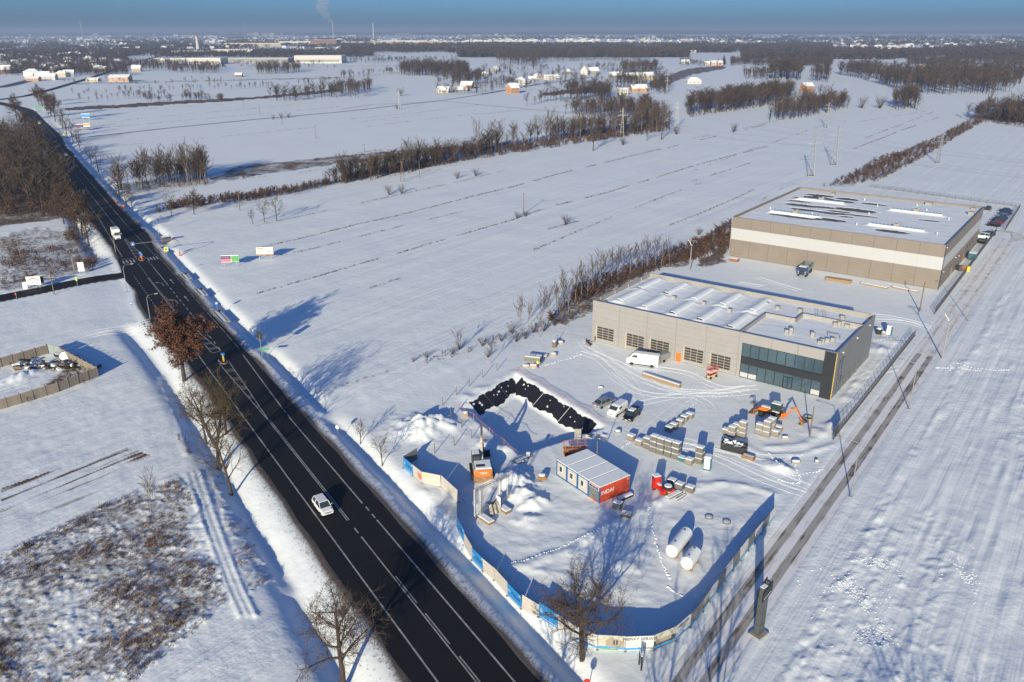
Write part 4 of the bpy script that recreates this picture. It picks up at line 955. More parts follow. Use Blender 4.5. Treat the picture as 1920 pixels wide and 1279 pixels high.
fk.build('pallet_forks', M_BLACK, t)
MB().box((-2.0, 0, 1.0), (.35, 1.3, .8)).box((-2.25, 0, 1.0), (.3, .5, 1.0)).build('rear_frame', M_ORANGE, t)
MB().tube((-2.4, 0, .9), (-3.1, .05, 2.0), .22, .2, 4).tube((-3.1, .05, 2.0), (-4.0, .1, 2.9), .2, .17, 4).build('rear_boom', M_ORANGE, t)
MB().tube((-4.0, .1, 3.1), (-5.3, .15, .9), .17, .13, 4).build('rear_stick', M_ORANGE, t); MB().tube((-3.2, .05, 2.6), (-4.0, .1, 2.95), .07).tube((-4.2, .1, 2.9), (-5.1, .15, 1.5), .06).build('cylinder', M_BLACK, t)
recalc_o(MB().prism([(-5.1, .95), (-5.6, .9), (-5.75, .4), (-5.5, .05), (-5.0, .1), (-4.95, .2), (-5.4, .3), (-5.3, .6)], -.35, .6).build('rear_bucket', M_RUST, t))
MB().lathe([(.1, -.15), (.3, -.12), (.3, .12), (.1, .15)], (-5.7, -.9, .4), 10, axis='y').build('tilt_head', M_BLACK, t)

# truck-mounted forklift
t = thing('forklift', 'red truck-mounted forklift with its cab door open on the yard', 'forklift', at(1243, 922), SH(-.55, .35))
MB().box((.9, .75, 1.45), (.85, .95, 1.9), bevel=.05).build('cab', M_RED, t)
for s in (-1, 1): MB().box((.9, .75 + s * .48, 1.9), (.6, .02, .7)).build('cab_window', M_GLASS, t)
MB().box((1.33, .75, 1.9), (.02, .7, .7)).build('cab_window', M_GLASS, t); MB().box((.48, 1.35, 1.4), (.05, .8, 1.9), .5).build('door', M_RED, t)
MB().box((.9, .75, 2.47), (1.0, 1.1, .1), bevel=.05).build('roof_snow', M_SNOW, t)
MB().box((-.3, .6, .75), (1.7, .6, .6), bevel=.08).box((-.3, -.8, .6), (1.9, .5, .45)).box((-1.1, 0, .65), (.6, 2.1, .6), bevel=.1).build('frame', M_RED, t)
MB().lathe([(.1, 0), (.62, 0), (.66, .2), (.62, .55), (.1, .6)], (-.9, -.25, .85), 14).build('counterweight', M_BLACK, t); MB().lathe([(.1, 0), (.6, 0), (.5, .1)], (-.9, -.25, 1.45), 14).build('counterweight_snow', M_SNOW, t)
MB().box((.2, .6, 1.1), (.8, .6, .3)).tube((.2, .3, 1.2), (1.1, -.2, 2.0), .08).build('engine_cover', M_RED, t); MB().box((.2, .6, 1.28), (.7, .5, .1), bevel=.05).build('engine_snow', M_SNOW, t)
for x, y in ((.9, 1.05), (-.2, -1.1), (-1.15, .3)): wheel(t, x, y, .42, .32)
MB().box((-1.42, .1, .6), (.03, .8, .16)).build('warning_decal', M_YELLOW, t)
fk = MB()
for y in (-.35, .25): fk.box((1.5, y - .3, .25), (1.4, .12, .06))
fk.build('forks', M_BLACK, t)

# scissor lifts
def scissor(label, loc, rz, platform, base, W, L, snow):
    t = thing('scissor_lift', label, 'scissor lift', loc, rz)
    MB().box((0, 0, .5), (L, W * .62, .35)).build('base', base, t)
    for x in (-L * .38, L * .38):
        for s in (-1, 1): wheel(t, x, s * W * .42, .36 if L > 2.5 else .25, .24)
    sc = MB()
    for s in (-1, 1):
        for k in range(3): sc.tube((-L * .42, s * W * .25, .72 + k * .16), (L * .42, s * W * .25, .86 + k * .16), .05, n=4)
    sc.build('scissor_arms', M_BLACK, t)
    zp = 1.25; MB().box((0, 0, zp), (L * 1.02, W, .16)).build('platform', platform, t)
    MB().box((0, 0, zp + .14), (L * .9, W * .85, .1), bevel=.05).build('platform_snow' if snow else 'deck_boards', M_SNOW if snow else M_WOOD, t)
    r = MB(); hx, hy = L * .5, W * .48
    for x in (-hx, -hx / 3, hx / 3, hx):
        for s in (-1, 1): r.tube((x, s * hy, zp), (x, s * hy, zp + 1.1), .03, n=4)
    for z in (.55, 1.1):
        r.path([(-hx, -hy, zp + z), (hx, -hy, zp + z), (hx, hy, zp + z), (-hx, hy, zp + z), (-hx, -hy, zp + z)], .03, 4)
    r.build('guard_rail', platform, t)
    return t
scissor('orange rough-terrain scissor lift behind the site cabins', at(1078, 855), SH(.55, .35) + .2, M_ORANGE, mat('machine_orange', (.45, .17, .05), .6, 0, .2, 2), 2.0, 3.6, False)
scissor('red and sand coloured scissor lift by the last sectional door', at(1334, 708), SH(.25, 1), mat('lift_red', (.75, .09, .02), .45), mat('lift_sand', (.62, .44, .20), .6), 1.1, 2.3, True)
# ------------------------------------------------------------------ site cabins
M_CWHITE = mat('cabin_white', (.46, .44, .41), .5, 0, .05); M_CBLUE = mat('cabin_blue', (.015, .10, .27), .45); M_CRED = mat('container_red', (.48, .065, .025), .5, 0, .15, 1.5); M_CGREY = mat('shutter_grey', (.17, .175, .18), .55)
c0 = toS(*G(1047, 890)); c1 = toS(*G(1123.3, 945))
cabin_hd = math.atan2(G(1182, 920)[1] - G(1123, 945)[1], G(1182, 920)[0] - G(1123, 945)[0])
ca = Vector((math.cos(cabin_hd), math.sin(cabin_hd))); cn_ = Vector((-ca.y, ca.x)); near = Vector(G(1123.3, 945))
def cabin(k, label, red=False):
    o = near + cn_ * (1.22 + k * 2.5)
    t = thing('container' if red else 'site_cabin', label, 'container' if red else 'cabin', (o.x, o.y, .05), cabin_hd, None if red else 'white and blue site cabins in a row')
    L, W, H = 6.06, 2.44, 2.6; m = M_CWHITE
    MB().box((L / 2, 0, .1), (L, W, .16)).box((L / 2, 0, H - .08), (L, W, .16)).build('frame_beams', M_CBLUE if not red else M_CRED, t)
    for x in (.07, L - .07):
        for s in (-1, 1): MB().box((x, s * (W / 2 - .07), H / 2), (.16, .16, H + .01)).build('corner_post', M_CBLUE, t)
    MB().box((L / 2, 0, H / 2), (L - .12, W - .1, H - .3)).build('walls', M_CWHITE if not red else M_CGREY, t)
    MB().box((L / 2, 0, H + .03), (L - .05, W - .08, .1), bevel=.05).build('roof_snow', M_SNOW, t)
    if not red:
        w = MB().box((.035, .15, 1.5), (.06, .72, 1.0)).build('window', M_WHITE, t); MB().box((.0, .15, 1.5), (.03, .58, .86)).build('pane', M_GLASS, w)
    else:
        sd = MB()
        for k2 in range(28): sd.box((.25 + k2 * .204, -W / 2 + .03 + (.03 if k2 % 2 else 0), H / 2), (.204, .05, H - .3))
        sd.build('corrugated_side', M_CRED, t)
        text_mesh('side_lettering', 'INDAI', .95, M_WHITE, t, (1.55, -W / 2 - .02, 1.52), (math.pi / 2, 0, 0), .008)
        text_mesh('unit_marking', 'HD 4', .2, M_WHITE, t, (5.5, -W / 2 - .02, 2.2), (math.pi / 2, 0, 0), .006)
        sh = MB()
        for k2 in range(9): sh.box((.03, 0, .3 + k2 * .19), (.05, W - .3, .17))
        sh.build('shutter_door', M_CGREY, t)
        w = MB().box((.02, 0, 2.2), (.06, W - .35, .5)).build('window', M_WHITE, t)
        for s in (-1, 0, 1): MB().box((-.02, s * .66, 2.2), (.03, .6, .38)).build('pane', M_PANEGLASS, w)
    return t
cabin(0, 'red lettered shipping container with a shuttered end at the near end of the cabins', True)
for k, lb in ((1, 'white and blue site cabin next to the red container'), (2, 'white and blue site cabin, second from the red container'), (3, 'white and blue site cabin farthest from the red container')): cabin(k, lb)
def pole(name, label, cat, base, h, r, m, extra=None, tilt=(0, 0), group=None):
    t = thing(name, label, cat, base, 0, group); MB().tube((0, 0, -.2), (tilt[0], tilt[1], h), r, r * .7, 8).build('shaft', m, t)
    if extra: extra(t)
    return t
q = near + cn_ * (3 * 2.5 + .2) + ca * 6.2
def meter(t): MB().box((-.15, -.1, 1.9), (.35, .25, .55), bevel=.04).build('meter_box', M_WHITE, t)
pole('supply_post', 'short brown supply post with a white box behind the cabins', 'post', (q.x, q.y, 0), 5.0, .09, M_OLDWOOD, meter)
# ------------------------------------------------------------------ paver pallets
M_PAV = mat('grey_pavers', (.15, .147, .14), .85, 0, .12, 4); M_WRAP = mat('wrapped_pavers', (.24, .225, .205), .6, 0, .15, 5)
PAL = {}
def pallet_mesh(kind):
    if kind in PAL: return PAL[kind]
    w, d, h = 1.2, 1.05, .80
    base = MB()
    for y in (-.42, 0, .42): base.box((0, y, .06), (w, .1, .1))
    for x in (-.5, -.17, .17, .5): base.box((x, 0, .125), (.14, d, .03))
    st = MB()
    for iz in range(4):
        for ix in range(3): st.box(((ix - 1) * .395, 0, .14 + .1 + iz * .195), (.385, d - .05, .188))
    cap = MB().box((0, 0, h + .20), (w * .98, d * .96, .12), bevel=.07)
    PAL[kind] = (base.mesh('pallet_base', [M_OLDWOOD]), st.mesh('paver_block', [M_PAV if kind == 'grey' else M_WRAP]), cap.mesh('snow_cap', [M_SNOW]))
    return PAL[kind]
def pallet(px, py, n, where, rz=None, kind='grey', dx=0.0, dy=0.0):
    x, y, z = at(px, py); rz = (A_U if rz is None else rz)
    names = {1: [''], 2: ['lower ', 'upper '], 3: ['bottom ', 'middle ', 'top ']}[n]
    for k in range(n):
        t = thing('paver_pallet', f'{names[k]}pallet of {"grey" if kind == "grey" else "pale wrapped"} pavers, {where}', 'pallet', (x + dx + rnd.uniform(-.03, .03) * k, y + dy, z + k * .97), rz + rnd.uniform(-.05, .05), 'pallets of pavers on the yard')
        b, s, c = pallet_mesh(kind); link('pallet_base', b, t); link('paver_stack', s, t); link('snow_cap', c, t)
o = lambda a, b: (1080 + a / 4.8, 700 + b / 4.8)
row = [(o(497, 600), 1, 'standing apart at the left end of the long row'), (o(570, 645), 1, 'second from the left end of the long row'), (o(640, 672), 2, 'first stack of the long row'), (o(700, 702), 3, 'second stack of the long row'), (o(762, 724), 3, 'third stack of the long row'), (o(832, 744), 3, 'fourth stack of the long row'), (o(898, 764), 3, 'fifth stack of the long row next to the teal bin'), (o(1018, 815), 1, 'between the teal bin and the toilet'), (o(1108, 805), 3, 'stack standing against the portable toilet')]
for (a, b), n, w in row: pallet(a, b, n, w, None, 'grey' if n > 1 else 'wrap')
for i, (a, b) in enumerate([(838, 522), (880, 495), (935, 460), (975, 425), (1022, 402)]): pallet(*o(a, b), 1, ['first', 'second', 'third', 'fourth', 'fifth'][i] + ' from the near end of the short diagonal row', None, 'wrap')
for (a, b), n, w in [(o(1350, 545), 1, 'behind the black skip, leftmost there'), (o(1403, 568), 2, 'two-high stack behind the black skip'), (o(1440, 545), 2, 'two-high stack behind the tall one near the skip'), (o(1495, 572), 3, 'tallest stack behind the black skip'), (o(1648, 545), 2, 'two-high stack beside the backhoe loader'), (o(1712, 565), 3, 'nearest tall stack beside the backhoe loader'), (o(1752, 540), 3, 'second tall stack beside the backhoe loader'), (o(1820, 520), 1, 'loose by the rear arm of the backhoe loader'), (o(1795, 560), 1, 'broken open next to the tall stacks by the loader')]: pallet(a, b, n, w, None, 'wrap')
for (a, b), w in [(o(862, 1003), 'just behind the red forklift'), (o(930, 1050), 'right of the red forklift'), (o(1025, 1072), 'lone one on snow right of the forklift')]: pallet(a, b, 1, w)
pallet(1158, 952, 1, 'in front of the red container')
x, y, z = at(1174, 970)
t = thing('plank_pallet', 'low stack of dark planks on a pallet beside the tree shadow', 'pallet', (x, y, z), A_U + .3)
for k in range(3):
    for j in range(4): MB().box((0, -.45 + j * .3, .12 + k * .16), (1.5, .18, .1)).build('plank', M_OLDWOOD, t)
    if k < 2:
        for s in (-1, 1): MB().box((s * .6, 0, .2 + k * .16), (.1, 1.1, .06)).build('bearer', M_OLDWOOD, t)
for j in range(4): MB().box((0, -.45 + j * .3, .53), (1.45, .16, .05), bevel=.03).build('snow_strip', M_SNOW, t)
x, y, z = at(1172, 934); t = thing('tarp_bundle', 'black sheeting bundle under snow against the red container', 'bundle', (x, y, z), cabin_hd)
MB().box((0, 0, .2), (2.6, .8, .4), bevel=.15).build('sheeting', M_BLACK, t); MB().box((0, 0, .42), (2.5, .75, .16), bevel=.1).build('snow_cap', M_SNOW, t)
# portable toilets, bins, skip
def toilet(label, px, py, rz):
    t = thing('portable_toilet', label, 'toilet', at(px, py), rz)
    M_TEAL = mat('teal_plastic', (.01, .17, .22), .5)
    MB().box((0, 0, 1.1), (1.1, 1.1, 2.1)).build('cabin', M_TEAL, t); MB().box((-.02, -.56, 1.12), (.85, .04, 1.85)).build('door', M_WHITE, t); MB().box((-.56, 0, 1.15), (.04, .8, 1.75)).build('side_panel', M_TEAL, t)
    recalc_o(MB().prism([(-.58, 2.14), (.58, 2.14), (.5, 2.28), (.2, 2.36), (-.2, 2.36), (-.5, 2.28)], -.58, .58).build('roof', M_WHITE, t)); MB().box((0, 0, .05), (1.15, 1.15, .1)).build('base', M_BLACK, t)
    MB().box((-.02, -.585, 1.4), (.12, .01, .14)).build('door_sign', M_REDLENS, t)
toilet('white and teal portable toilet in front of the paver stack', *o(1180, 858), A_U + .25)
toilet('white and teal portable toilet behind the service hall', 1666, 628, A_U)
t = thing('skip', 'black skip full of snowy rubble on the yard', 'skip', at(*o(1420, 690)), A_U + .12)
sk_ = MB()
for c, s in (((0, -.95, .65), (3.9, .08, 1.2)), ((0, .95, .65), (3.9, .08, 1.2)), ((-1.93, 0, .65), (.08, 1.9, 1.2)), ((1.93, 0, .65), (.08, 1.9, 1.2)), ((0, 0, .08), (3.9, 1.9, .1))): sk_.box(c, s)
sk_.build('shell', mat('skip_black', (.025, .03, .032), .5), t); MB().box((0, -.99, 1.2), (3.95, .1, .1)).box((0, .99, 1.2), (3.95, .1, .1)).build('rim', M_DARKSTEEL, t)
rb = MB()
for k in range(46): rb.box((rnd.uniform(-1.7, 1.7), rnd.uniform(-.8, .8), rnd.uniform(.9, 1.3)), (rnd.uniform(.2, .6), rnd.uniform(.1, .4), rnd.uniform(.1, .3)), rnd.uniform(0, 3), rnd.choice((0, 0, 0, 1)), bevel=.04)
rb.build('rubble', [M_SNOW, M_OLDWOOD], t)
t = thing('trough', 'rusty open steel trough with snow lying next to the skip', 'trough', at(*o(1550, 768)), A_U - .05)
tr = MB()
for c, s in (((0, -.45, .3), (2.0, .06, .5)), ((0, .45, .3), (2.0, .06, .5)), ((-.98, 0, .3), (.06, .9, .5)), ((.98, 0, .3), (.06, .9, .5)), ((0, 0, .06), (2.0, .9, .06))): tr.box(c, s)
tr.build('shell', M_RUST, t); MB().box((-.1, 0, .42), (1.7, .8, .2), bevel=.1).build('snow_fill', M_SNOW, t)
t = thing('teal_bin', 'low teal bin with snow at the end of the long paver row', 'bin', at(*o(952, 785)), A_U); MB().box((0, 0, .4), (1.2, 1.0, .5), taper=1.1).build('tub', mat('teal_tub', (.02, .16, .20), .5), t); MB().box((0, 0, .68), (1.15, .95, .1), bevel=.05).build('snow_cap', M_SNOW, t); MB().box((0, 0, .08), (1.2, 1, .14)).build('pallet_base', M_OLDWOOD, t)
# gas tanks
def tank(label, p0, p1, r):
    a, b = Vector(G(*p0)), Vector(G(*p1)); c = (a + b) / 2; L = (b - a).length; hd = math.atan2(b.y - a.y, b.x - a.x)
    t = thing('gas_tank', label, 'tank', (c.x, c.y, hz(c.x, c.y)), hd, 'white gas tanks')
    z = r + .35; prof = [(.02, -L / 2 - r * .55)] + [(r * math.sin(k * math.pi / 12), -L / 2 - r * .55 * math.cos(k * math.pi / 12)) for k in range(1, 7)] + [(r * math.sin(math.pi / 2 + k * math.pi / 12), L / 2 - r * .55 * math.cos(math.pi / 2 + k * math.pi / 12)) for k in range(0, 6)] + [(.02, L / 2 + r * .55)]
    MB().lathe(prof, (0, 0, z), 20, axis='x').build('shell', M_WHITE, t, smooth=True)
    MB().lathe([(r * 1.01, -L / 2), (r * 1.015, L / 2)], (0, 0, z + .03), 20, axis='x')
    for s in (-1, 1): MB().box((s * L * .36, 0, .35), (.14, r * 1.5, .7)).build('saddle', M_RUST, t)
    MB().box((0, 0, .28), (L * .9, r * 1.3, .1)).build('skid', M_RUST, t)
    for s in (-1, 1): MB().lathe([(.16, 0), (.16, .14), (.08, .2)], (s * L * .3 if s < 0 else L * .34, 0, z + r - .03), 10).build('fitting', M_STEEL, t)
    n = 8; a0 = .45; pr = [((r + .05) * math.cos(a0 + (math.pi - 2 * a0) * k / n), (r + .05) * math.sin(a0 + (math.pi - 2 * a0) * k / n) + .02) for k in range(n + 1)]
    recalc_o(MB().prism([(x, z + y) for x, y in pr] + [(x * .96, z + y * .93) for x, y in reversed(pr)], -L / 2, L / 2, axis='x').build('snow_strip', M_SNOW, t))
tank('long white gas tank with a snow strip, the larger of two', (1258, 1048), (1286, 1013), .85)
tank('short white gas tank, the smaller of two', (1286, 1072), (1302, 1051), .85)
for i, (px, py) in enumerate(((1329, 972), (1362, 982))): 
    t = thing('manhole_ring', ['concrete manhole ring nearer the red forklift', 'concrete manhole ring nearer the hoarding'][i], 'manhole', at(px, py), 0, 'manhole rings'); MB().lathe([(.55, 0), (.6, .22), (.48, .22), (.45, .0)], n=18).build('ring', M_CONC, t); MB().lathe([(.02, .16), (.46, .14), (.46, .18), (.02, .24)], n=18).build('snow_fill', M_SNOW, t)
# timber and beams
def beams(label, p0, p1, n, w, h, m, name='timber_stack', layers=2, snow=True, cat='timber'):
    a, b = Vector(G(*p0)), Vector(G(*p1)); c = (a + b) / 2; L = (b - a).length
    t = thing(name, label, cat, (c.x, c.y, hz(c.x, c.y)), math.atan2(b.y - a.y, b.x - a.x))
    for k in range(layers):
        for j in range(n): MB().box((rnd.uniform(-.1, .1), (j - (n - 1) / 2) * w * 1.06, h * (k + .5) + .08 + k * .05), (L, w, h)).build('beam', m, t)
        if k: 
            for x in (-.35, 0, .35): MB().box((x * L, 0, h * k + .08 + k * .05 - .025), (.12, n * w, .05)).build('bearer', M_OLDWOOD, t)
    if snow: MB().box((0, w * .1, layers * (h + .05) + .08), (L * .97, n * w * .8, .1), bevel=.05).build('snow_cap', M_SNOW, t)
    return t
beams('long timber beam lying on the yard before the sectional doors', (1205, 705), (1275, 728), 3, .22, .3, M_WOOD, layers=2)
beams('tall stack of planks left of the others beside the warehouse wall', (1549, 525), (1596, 532), 5, .35, .16, M_WOOD, layers=4, snow=False)
beams('low plank stack in the middle beside the warehouse wall', (1614, 532), (1664, 542), 4, .3, .14, M_WOOD, layers=2)
beams('low plank stack near the corner of the warehouse', (1673, 539), (1722, 549), 4, .25, .12, M_WOOD, layers=2)
beams('snowed-over bars on the snow beside the red forklift', (1250, 938), (1275, 925), 4, .25, .12, M_STEEL, layers=1, cat='bars')
beams('reddish bar next to the snowed-over bars', (1268, 941), (1285, 930), 1, .3, .15, M_RUST, layers=1, cat='bars')
for i, (px, py, n) in enumerate(((1420, 499, 1), (1425, 520, 1), (1390, 495, 1), (1375, 545, 1))):
    pass
t = thing('brick_pallet', 'pallet of red bricks at the left foot of the warehouse', 'pallet', at(1376, 490), A_U)
for k in range(3):
    for j in range(2): MB().box((-.9 + k * .9, -.4 + j * .8, .5), (.85, .75, .9)).build('brick_cube', mat('brick_red', (.26, .12, .07), .9, 0, .3, 3), t)
MB().box((0, 0, 1.0), (2.5, 1.4, .1), bevel=.05).build('snow_cap', M_SNOW, t)
t = thing('flatbed_crate', 'low grey-green crate with snowy boards where the worker stands', 'crate', at(1000, 676), A_U + .35)
MB().box((0, 0, .55), (3.4, 1.9, 1.0)).build('crate_body', mat('crate_green', (.17, .17, .14), .8, 0, .2, 2), t); MB().box((0, 0, 1.1), (3.3, 1.8, .12), bevel=.06).build('snow_cap', M_SNOW, t)
for k in range(3): MB().box((-.6 + k * .5, .1, 1.18), (.1, 1.2, .06), .1).build('board', M_OLDWOOD, t)
t = thing('board_stack', 'flat stack of snowy boards behind the grey-green crate', 'boards', at(1017, 668), A_U + .35); MB().box((0, 0, .15), (2.2, 1.5, .3)).build('boards', M_OLDWOOD, t); MB().box((0, 0, .34), (2.1, 1.4, .12), bevel=.06).build('snow_cap', M_SNOW, t)
def lump(name, label, cat, px, py, sx, sy, h, m, rz=0.0):
    t = thing(name, label, cat, at(px, py), rz)
    mb = MB(); n = 10
    for zz, k in ((0, 1.0), (h * .55, .95)): pass
    mb.add([(sx / 2 * f * math.cos(2 * math.pi * i / n) * (1 + .12 * math.sin(i * 2.3)), sy / 2 * f * math.sin(2 * math.pi * i / n), z) for f, z in ((1, 0), (1.02, h * .6), (.75, h)) for i in range(n)], [(a * n + i, a * n + (i + 1) % n, (a + 1) * n + (i + 1) % n, (a + 1) * n + i) for a in (0, 1) for i in range(n)] + [tuple(range(2 * n, 3 * n))])
    mb.build('load', m, t); MB().lathe([(.02, h * .9), (sx * .42, h * .88), (sx * .36, h + .1), (.02, h + .16)], n=10).build('snow_cap', M_SNOW, t).scale = (1, sy / sx, 1)
M_SACK = mat('sacks', (.34, .28, .22), .9, 0, .2, 3)
for nm, lb, ct, px, py, sx, sy, h, m in (('sack_pile', 'pale sacks left of the worker', 'sacks', 986, 689, 1.7, 1.0, .5, M_SACK), ('sack_pile', 'pinkish sacks at the feet of the worker', 'sacks', 1000, 688, 1.8, 1.1, .5, mat('sacks_pink', (.42, .27, .22), .9, 0, .2, 3)), ('block_pile', 'small block of bricks on the snow right of the worker', 'bricks', 1038, 667, 1.3, 1.0, .6, M_SACK), ('oil_drum', 'dark square drum near the hedge behind the worker', 'drum', 1039, 651, 1.0, 1.0, 1.5, M_OLDWOOD), ('sack_pile', 'pale heap of boards far left of the service hall', 'boards', 1050, 644, 1.6, 1.0, .5, M_SACK), ('brick_heap', 'orange brick block with a snow cap beside the cabins', 'bricks', 1016, 900, 1.4, 1.0, .8, M_RUST), ('cable_drum', 'wooden cable drum at the left corner of the pit', 'drum', 873, 781, 1.0, .8, .9, M_WOOD), ('junk_heap', 'dark black bin behind the service hall', 'bin', 1647, 626, 1.4, 1.1, 1.3, M_BLACK), ('spool', 'snowy round spool next to the black bin', 'spool', 1656, 628, 1.0, .9, .7, M_CONC),
        ('rubble_heap', 'snowy rubble heap near the service road', 'rubble', 1492, 869, 1.6, .9, .5, M_CONC), ('rubble_heap', 'small rubble lump close to the service road verge', 'rubble', 1531, 868, .7, .6, .4, M_CONC), ('stone_lump', 'two dark stones on the snow beside the parked saloon', 'stones', 1126, 728, 1.2, .5, .25, M_CONC), ('rubble_heap', 'snowed brick bits at the edge of the pit right corner', 'rubble', 1158, 812, 1.2, .9, .5, M_CONC), ('bag', 'small grey block beside the loader arm', 'block', 1472, 823, 1.3, .6, .35, M_SACK)):
    lump(nm, lb, ct, px, py, sx, sy, h, m)
t = thing('pipe_ring', 'broken concrete pipe ring beside the tall wooden post', 'ring', at(1515, 786), .3); MB().lathe([(.75, 0), (.8, .4), (.66, .4), (.62, 0)], n=16).build('ring', M_CONC, t)
t = thing('teal_container', 'dark teal waste container in the warehouse side yard', 'container', at(1823, 486), SH(0, 1)); MB().box((0, 0, 1.1), (3.2, 2.0, 2.0), taper=1.05).build('tub', mat('waste_teal', (.03, .10, .13), .5), t); MB().box((0, 0, 2.12), (3.1, 2.0, .14), bevel=.06).build('snow_cap', M_SNOW, t)
for i, (px, py, m, lb) in enumerate(((1797, 507, M_BLACK, 'black wheeled bin nearest the warehouse wall'), (1802, 508, P_GREY, 'dark grey wheeled bin in the middle of the bins'), (1808, 509, M_RUST, 'brown wheeled bin with an orange lid'), (1814, 509, M_YELLOW, 'yellow wheeled bin by the warehouse fence'))):
    t = thing('wheeled_bin', lb, 'bin', at(px, py), A_U, 'wheeled bins by the warehouse'); MB().box((0, 0, .75), (1.0, .9, 1.3), taper=1.1).build('tub', m, t); MB().box((0, 0, 1.46), (1.15, 1.05, .12), bevel=.04).build('lid', M_ORANGE if i == 2 else m, t)
    for s in (-1, 1): MB().lathe([(.1, -.03), (.1, .03)], (s * .4, -.3, .1), 8, axis='x').build('castor', M_BLACK, t)
# ------------------------------------------------------------------ lined pit, posts and tape
M_LINER = mat('black_liner', (.012, .012, .018), .55, 0, .2, .5, .3, 3)
def liner(label, a, b, t0, t1, jag_seed):
    """black sheet on the slope of the pit between two rim corners, edges ragged where snow still lies on it"""
    a, b = Vector((*a, 0)), Vector((*b, 0)); d = (b - a).normalized(); cxy = Vector((sum(p[0] for p in POND) / 4, sum(p[1] for p in POND) / 4, 0)); n = Vector((-d.y, d.x, 0))
    if n.dot(cxy - a) < 0: n = -n
    L = (b - a).length; slope = Vector((n.x * POND_SL, n.y * POND_SL, -POND_D)); r = random.Random(jag_seed)
    t = thing('pit_liner', label, 'liner', (0, 0, 0), 0, 'black liner sheets in the pit')
    nsheet = 3; edges = [t0 + (t1 - t0) * k / nsheet for k in range(nsheet + 1)]
    up = slope.cross(d).normalized()
    if up.z < 0: up = -up
    for k in range(nsheet):
        m = 34; s0, s1 = edges[k] * L + .06, edges[k + 1] * L - .06; mb = MB(); top = bot = 0
        tops, bots = [], []
        for i in range(m + 1):
            s = s0 + (s1 - s0) * i / m
            top = max(.02, .06 + .05 * math.sin(s * 1.1 + jag_seed) + .02 * math.sin(s * 4.3) + r.uniform(-.012, .018)); bot = max(.5, min(.97, .84 + .08 * math.sin(s * .8 + 2 + jag_seed) + .03 * math.sin(s * 3.1) + r.uniform(-.02, .02)))
            tops.append(a + d * s + slope * top + up * .09); bots.append(a + d * s + slope * bot + up * .09)
        for i in range(m): mb.face([bots[i], bots[i + 1], tops[i + 1], tops[i]])
        o_ = mb.build('sheet', M_LINER, t)
        pa = MB()
        for j in range(3):
            s = r.uniform(s0 + .2, s1 - .2); f = r.uniform(.15, .6); c = a + d * s + slope * f + up * .12; rr = r.uniform(.1, .3)
            pa.face([c + (d * math.cos(q_ * math.pi / 4) * rr * r.uniform(.3, 1.6) + slope.normalized() * math.sin(q_ * math.pi / 4) * rr * r.uniform(.4, 1.3)) for q_ in range(8)])
        pa.build('snow_patch', M_SNOW, o_)
liner('black pond liner on the long far slope of the pit', POND[0], POND[1], .08, .93, 3)
liner('black pond liner on the short left slope of the pit', POND[0], POND[3], .10, .86, 11)
posts = [(855.6, 741.7), (879.6, 724.4), (905.2, 708.3), (931.7, 695.2), (845.8, 786.5), (865.4, 803.5), (884.2, 822.3), (851.9, 836.5), (814.8, 849.8), (851.6, 836.2), (865.8, 803.3), (884.6, 821.7), (846, 786.2), (1045, 640), (830, 760)]
P2 = []
for p in posts:
    if all(math.dist(p, q) > 4 for q in P2): P2.append(p)
words = ['first', 'second', 'third', 'fourth', 'fifth', 'sixth', 'seventh', 'eighth', 'ninth', 'tenth', 'eleventh', 'twelfth', 'thirteenth']
for i, p in enumerate(sorted(P2)):
    x, y, z = at(*p); t = thing('wooden_stake', f'weathered wooden stake, {words[i]} from the left round the pit', 'stake', (x, y, z), 0, 'wooden stakes round the pit')
    MB().tube((0, 0, -.3), (rnd.uniform(-.08, .08), rnd.uniform(-.08, .08), 1.9), .07, .06, 6).build('stake', M_OLDWOOD, t); MB().lathe([(.07, 0), (.08, .04), (.02, .1)], (0, 0, 1.88), 6).build('snow_cap', M_SNOW, t)
def tape(label, pts, z=1.0):
    P = [(*G(*q), 0) for q in pts]; P = [(a, b, hz(a, b) + z) for a, b, _ in P]; t = thing('barrier_tape', label, 'tape', (0, 0, 0)); mb = MB()
    for p, q in zip(P, P[1:]):
        m_ = [tuple(p[k] + (q[k] - p[k]) * i / 6 - (.25 * math.sin(math.pi * i / 6) if k == 2 else 0) for k in range(3)) for i in range(7)]; mb.path(m_, .035, 4)
        mb.tube((p[0], p[1], p[2] - z - .2), p, .03, n=5)
    mb.build('tape', mat('tape_pink', (.62, .20, .18), .6), t)
tape('red and white barrier tape along the near left edge of the pit', [(860, 768), (888, 785), (918, 812), (945, 836), (970, 856)])
tape('faint barrier tape along the far edge of the pit', [(968, 697), (1010, 722), (1055, 750), (1100, 778), (1140, 802)], .8)
t = thing('site_board', 'pale notice board standing at the near right rim of the pit', 'board', at(1083, 826), A_U + .6); MB().box((0, 0, 1.2), (1.1, .08, 1.9)).build('panel', M_TRIM, t)
for s in (-1, 1): MB().box((s * .45, .06, .5), (.07, .07, 1.2)).build('post', M_STEEL, t)
t = thing('junction_box', 'white electric box on a stand at the near corner of the pit', 'box', at(990, 862), .3); MB().box((0, 0, 1.0), (.5, .35, .7), bevel=.04).build('cabinet', M_WHITE, t); MB().box((0, 0, .35), (.12, .12, .7)).build('stand', M_BLACK, t)
t = thing('rubble_boards', 'untidy snowy boards on the rim right of the notice board', 'boards', at(1112, 822), A_U + .5)
for k in range(16): MB().box((rnd.uniform(-2.2, 2.2), rnd.uniform(-.8, .8), .15 + k * .02), (rnd.uniform(.6, 1.8), rnd.uniform(.1, .3), .06), rnd.uniform(-1, 1)).build('board', rnd.choice((M_SNOW, M_SNOW, M_OLDWOOD)), t)
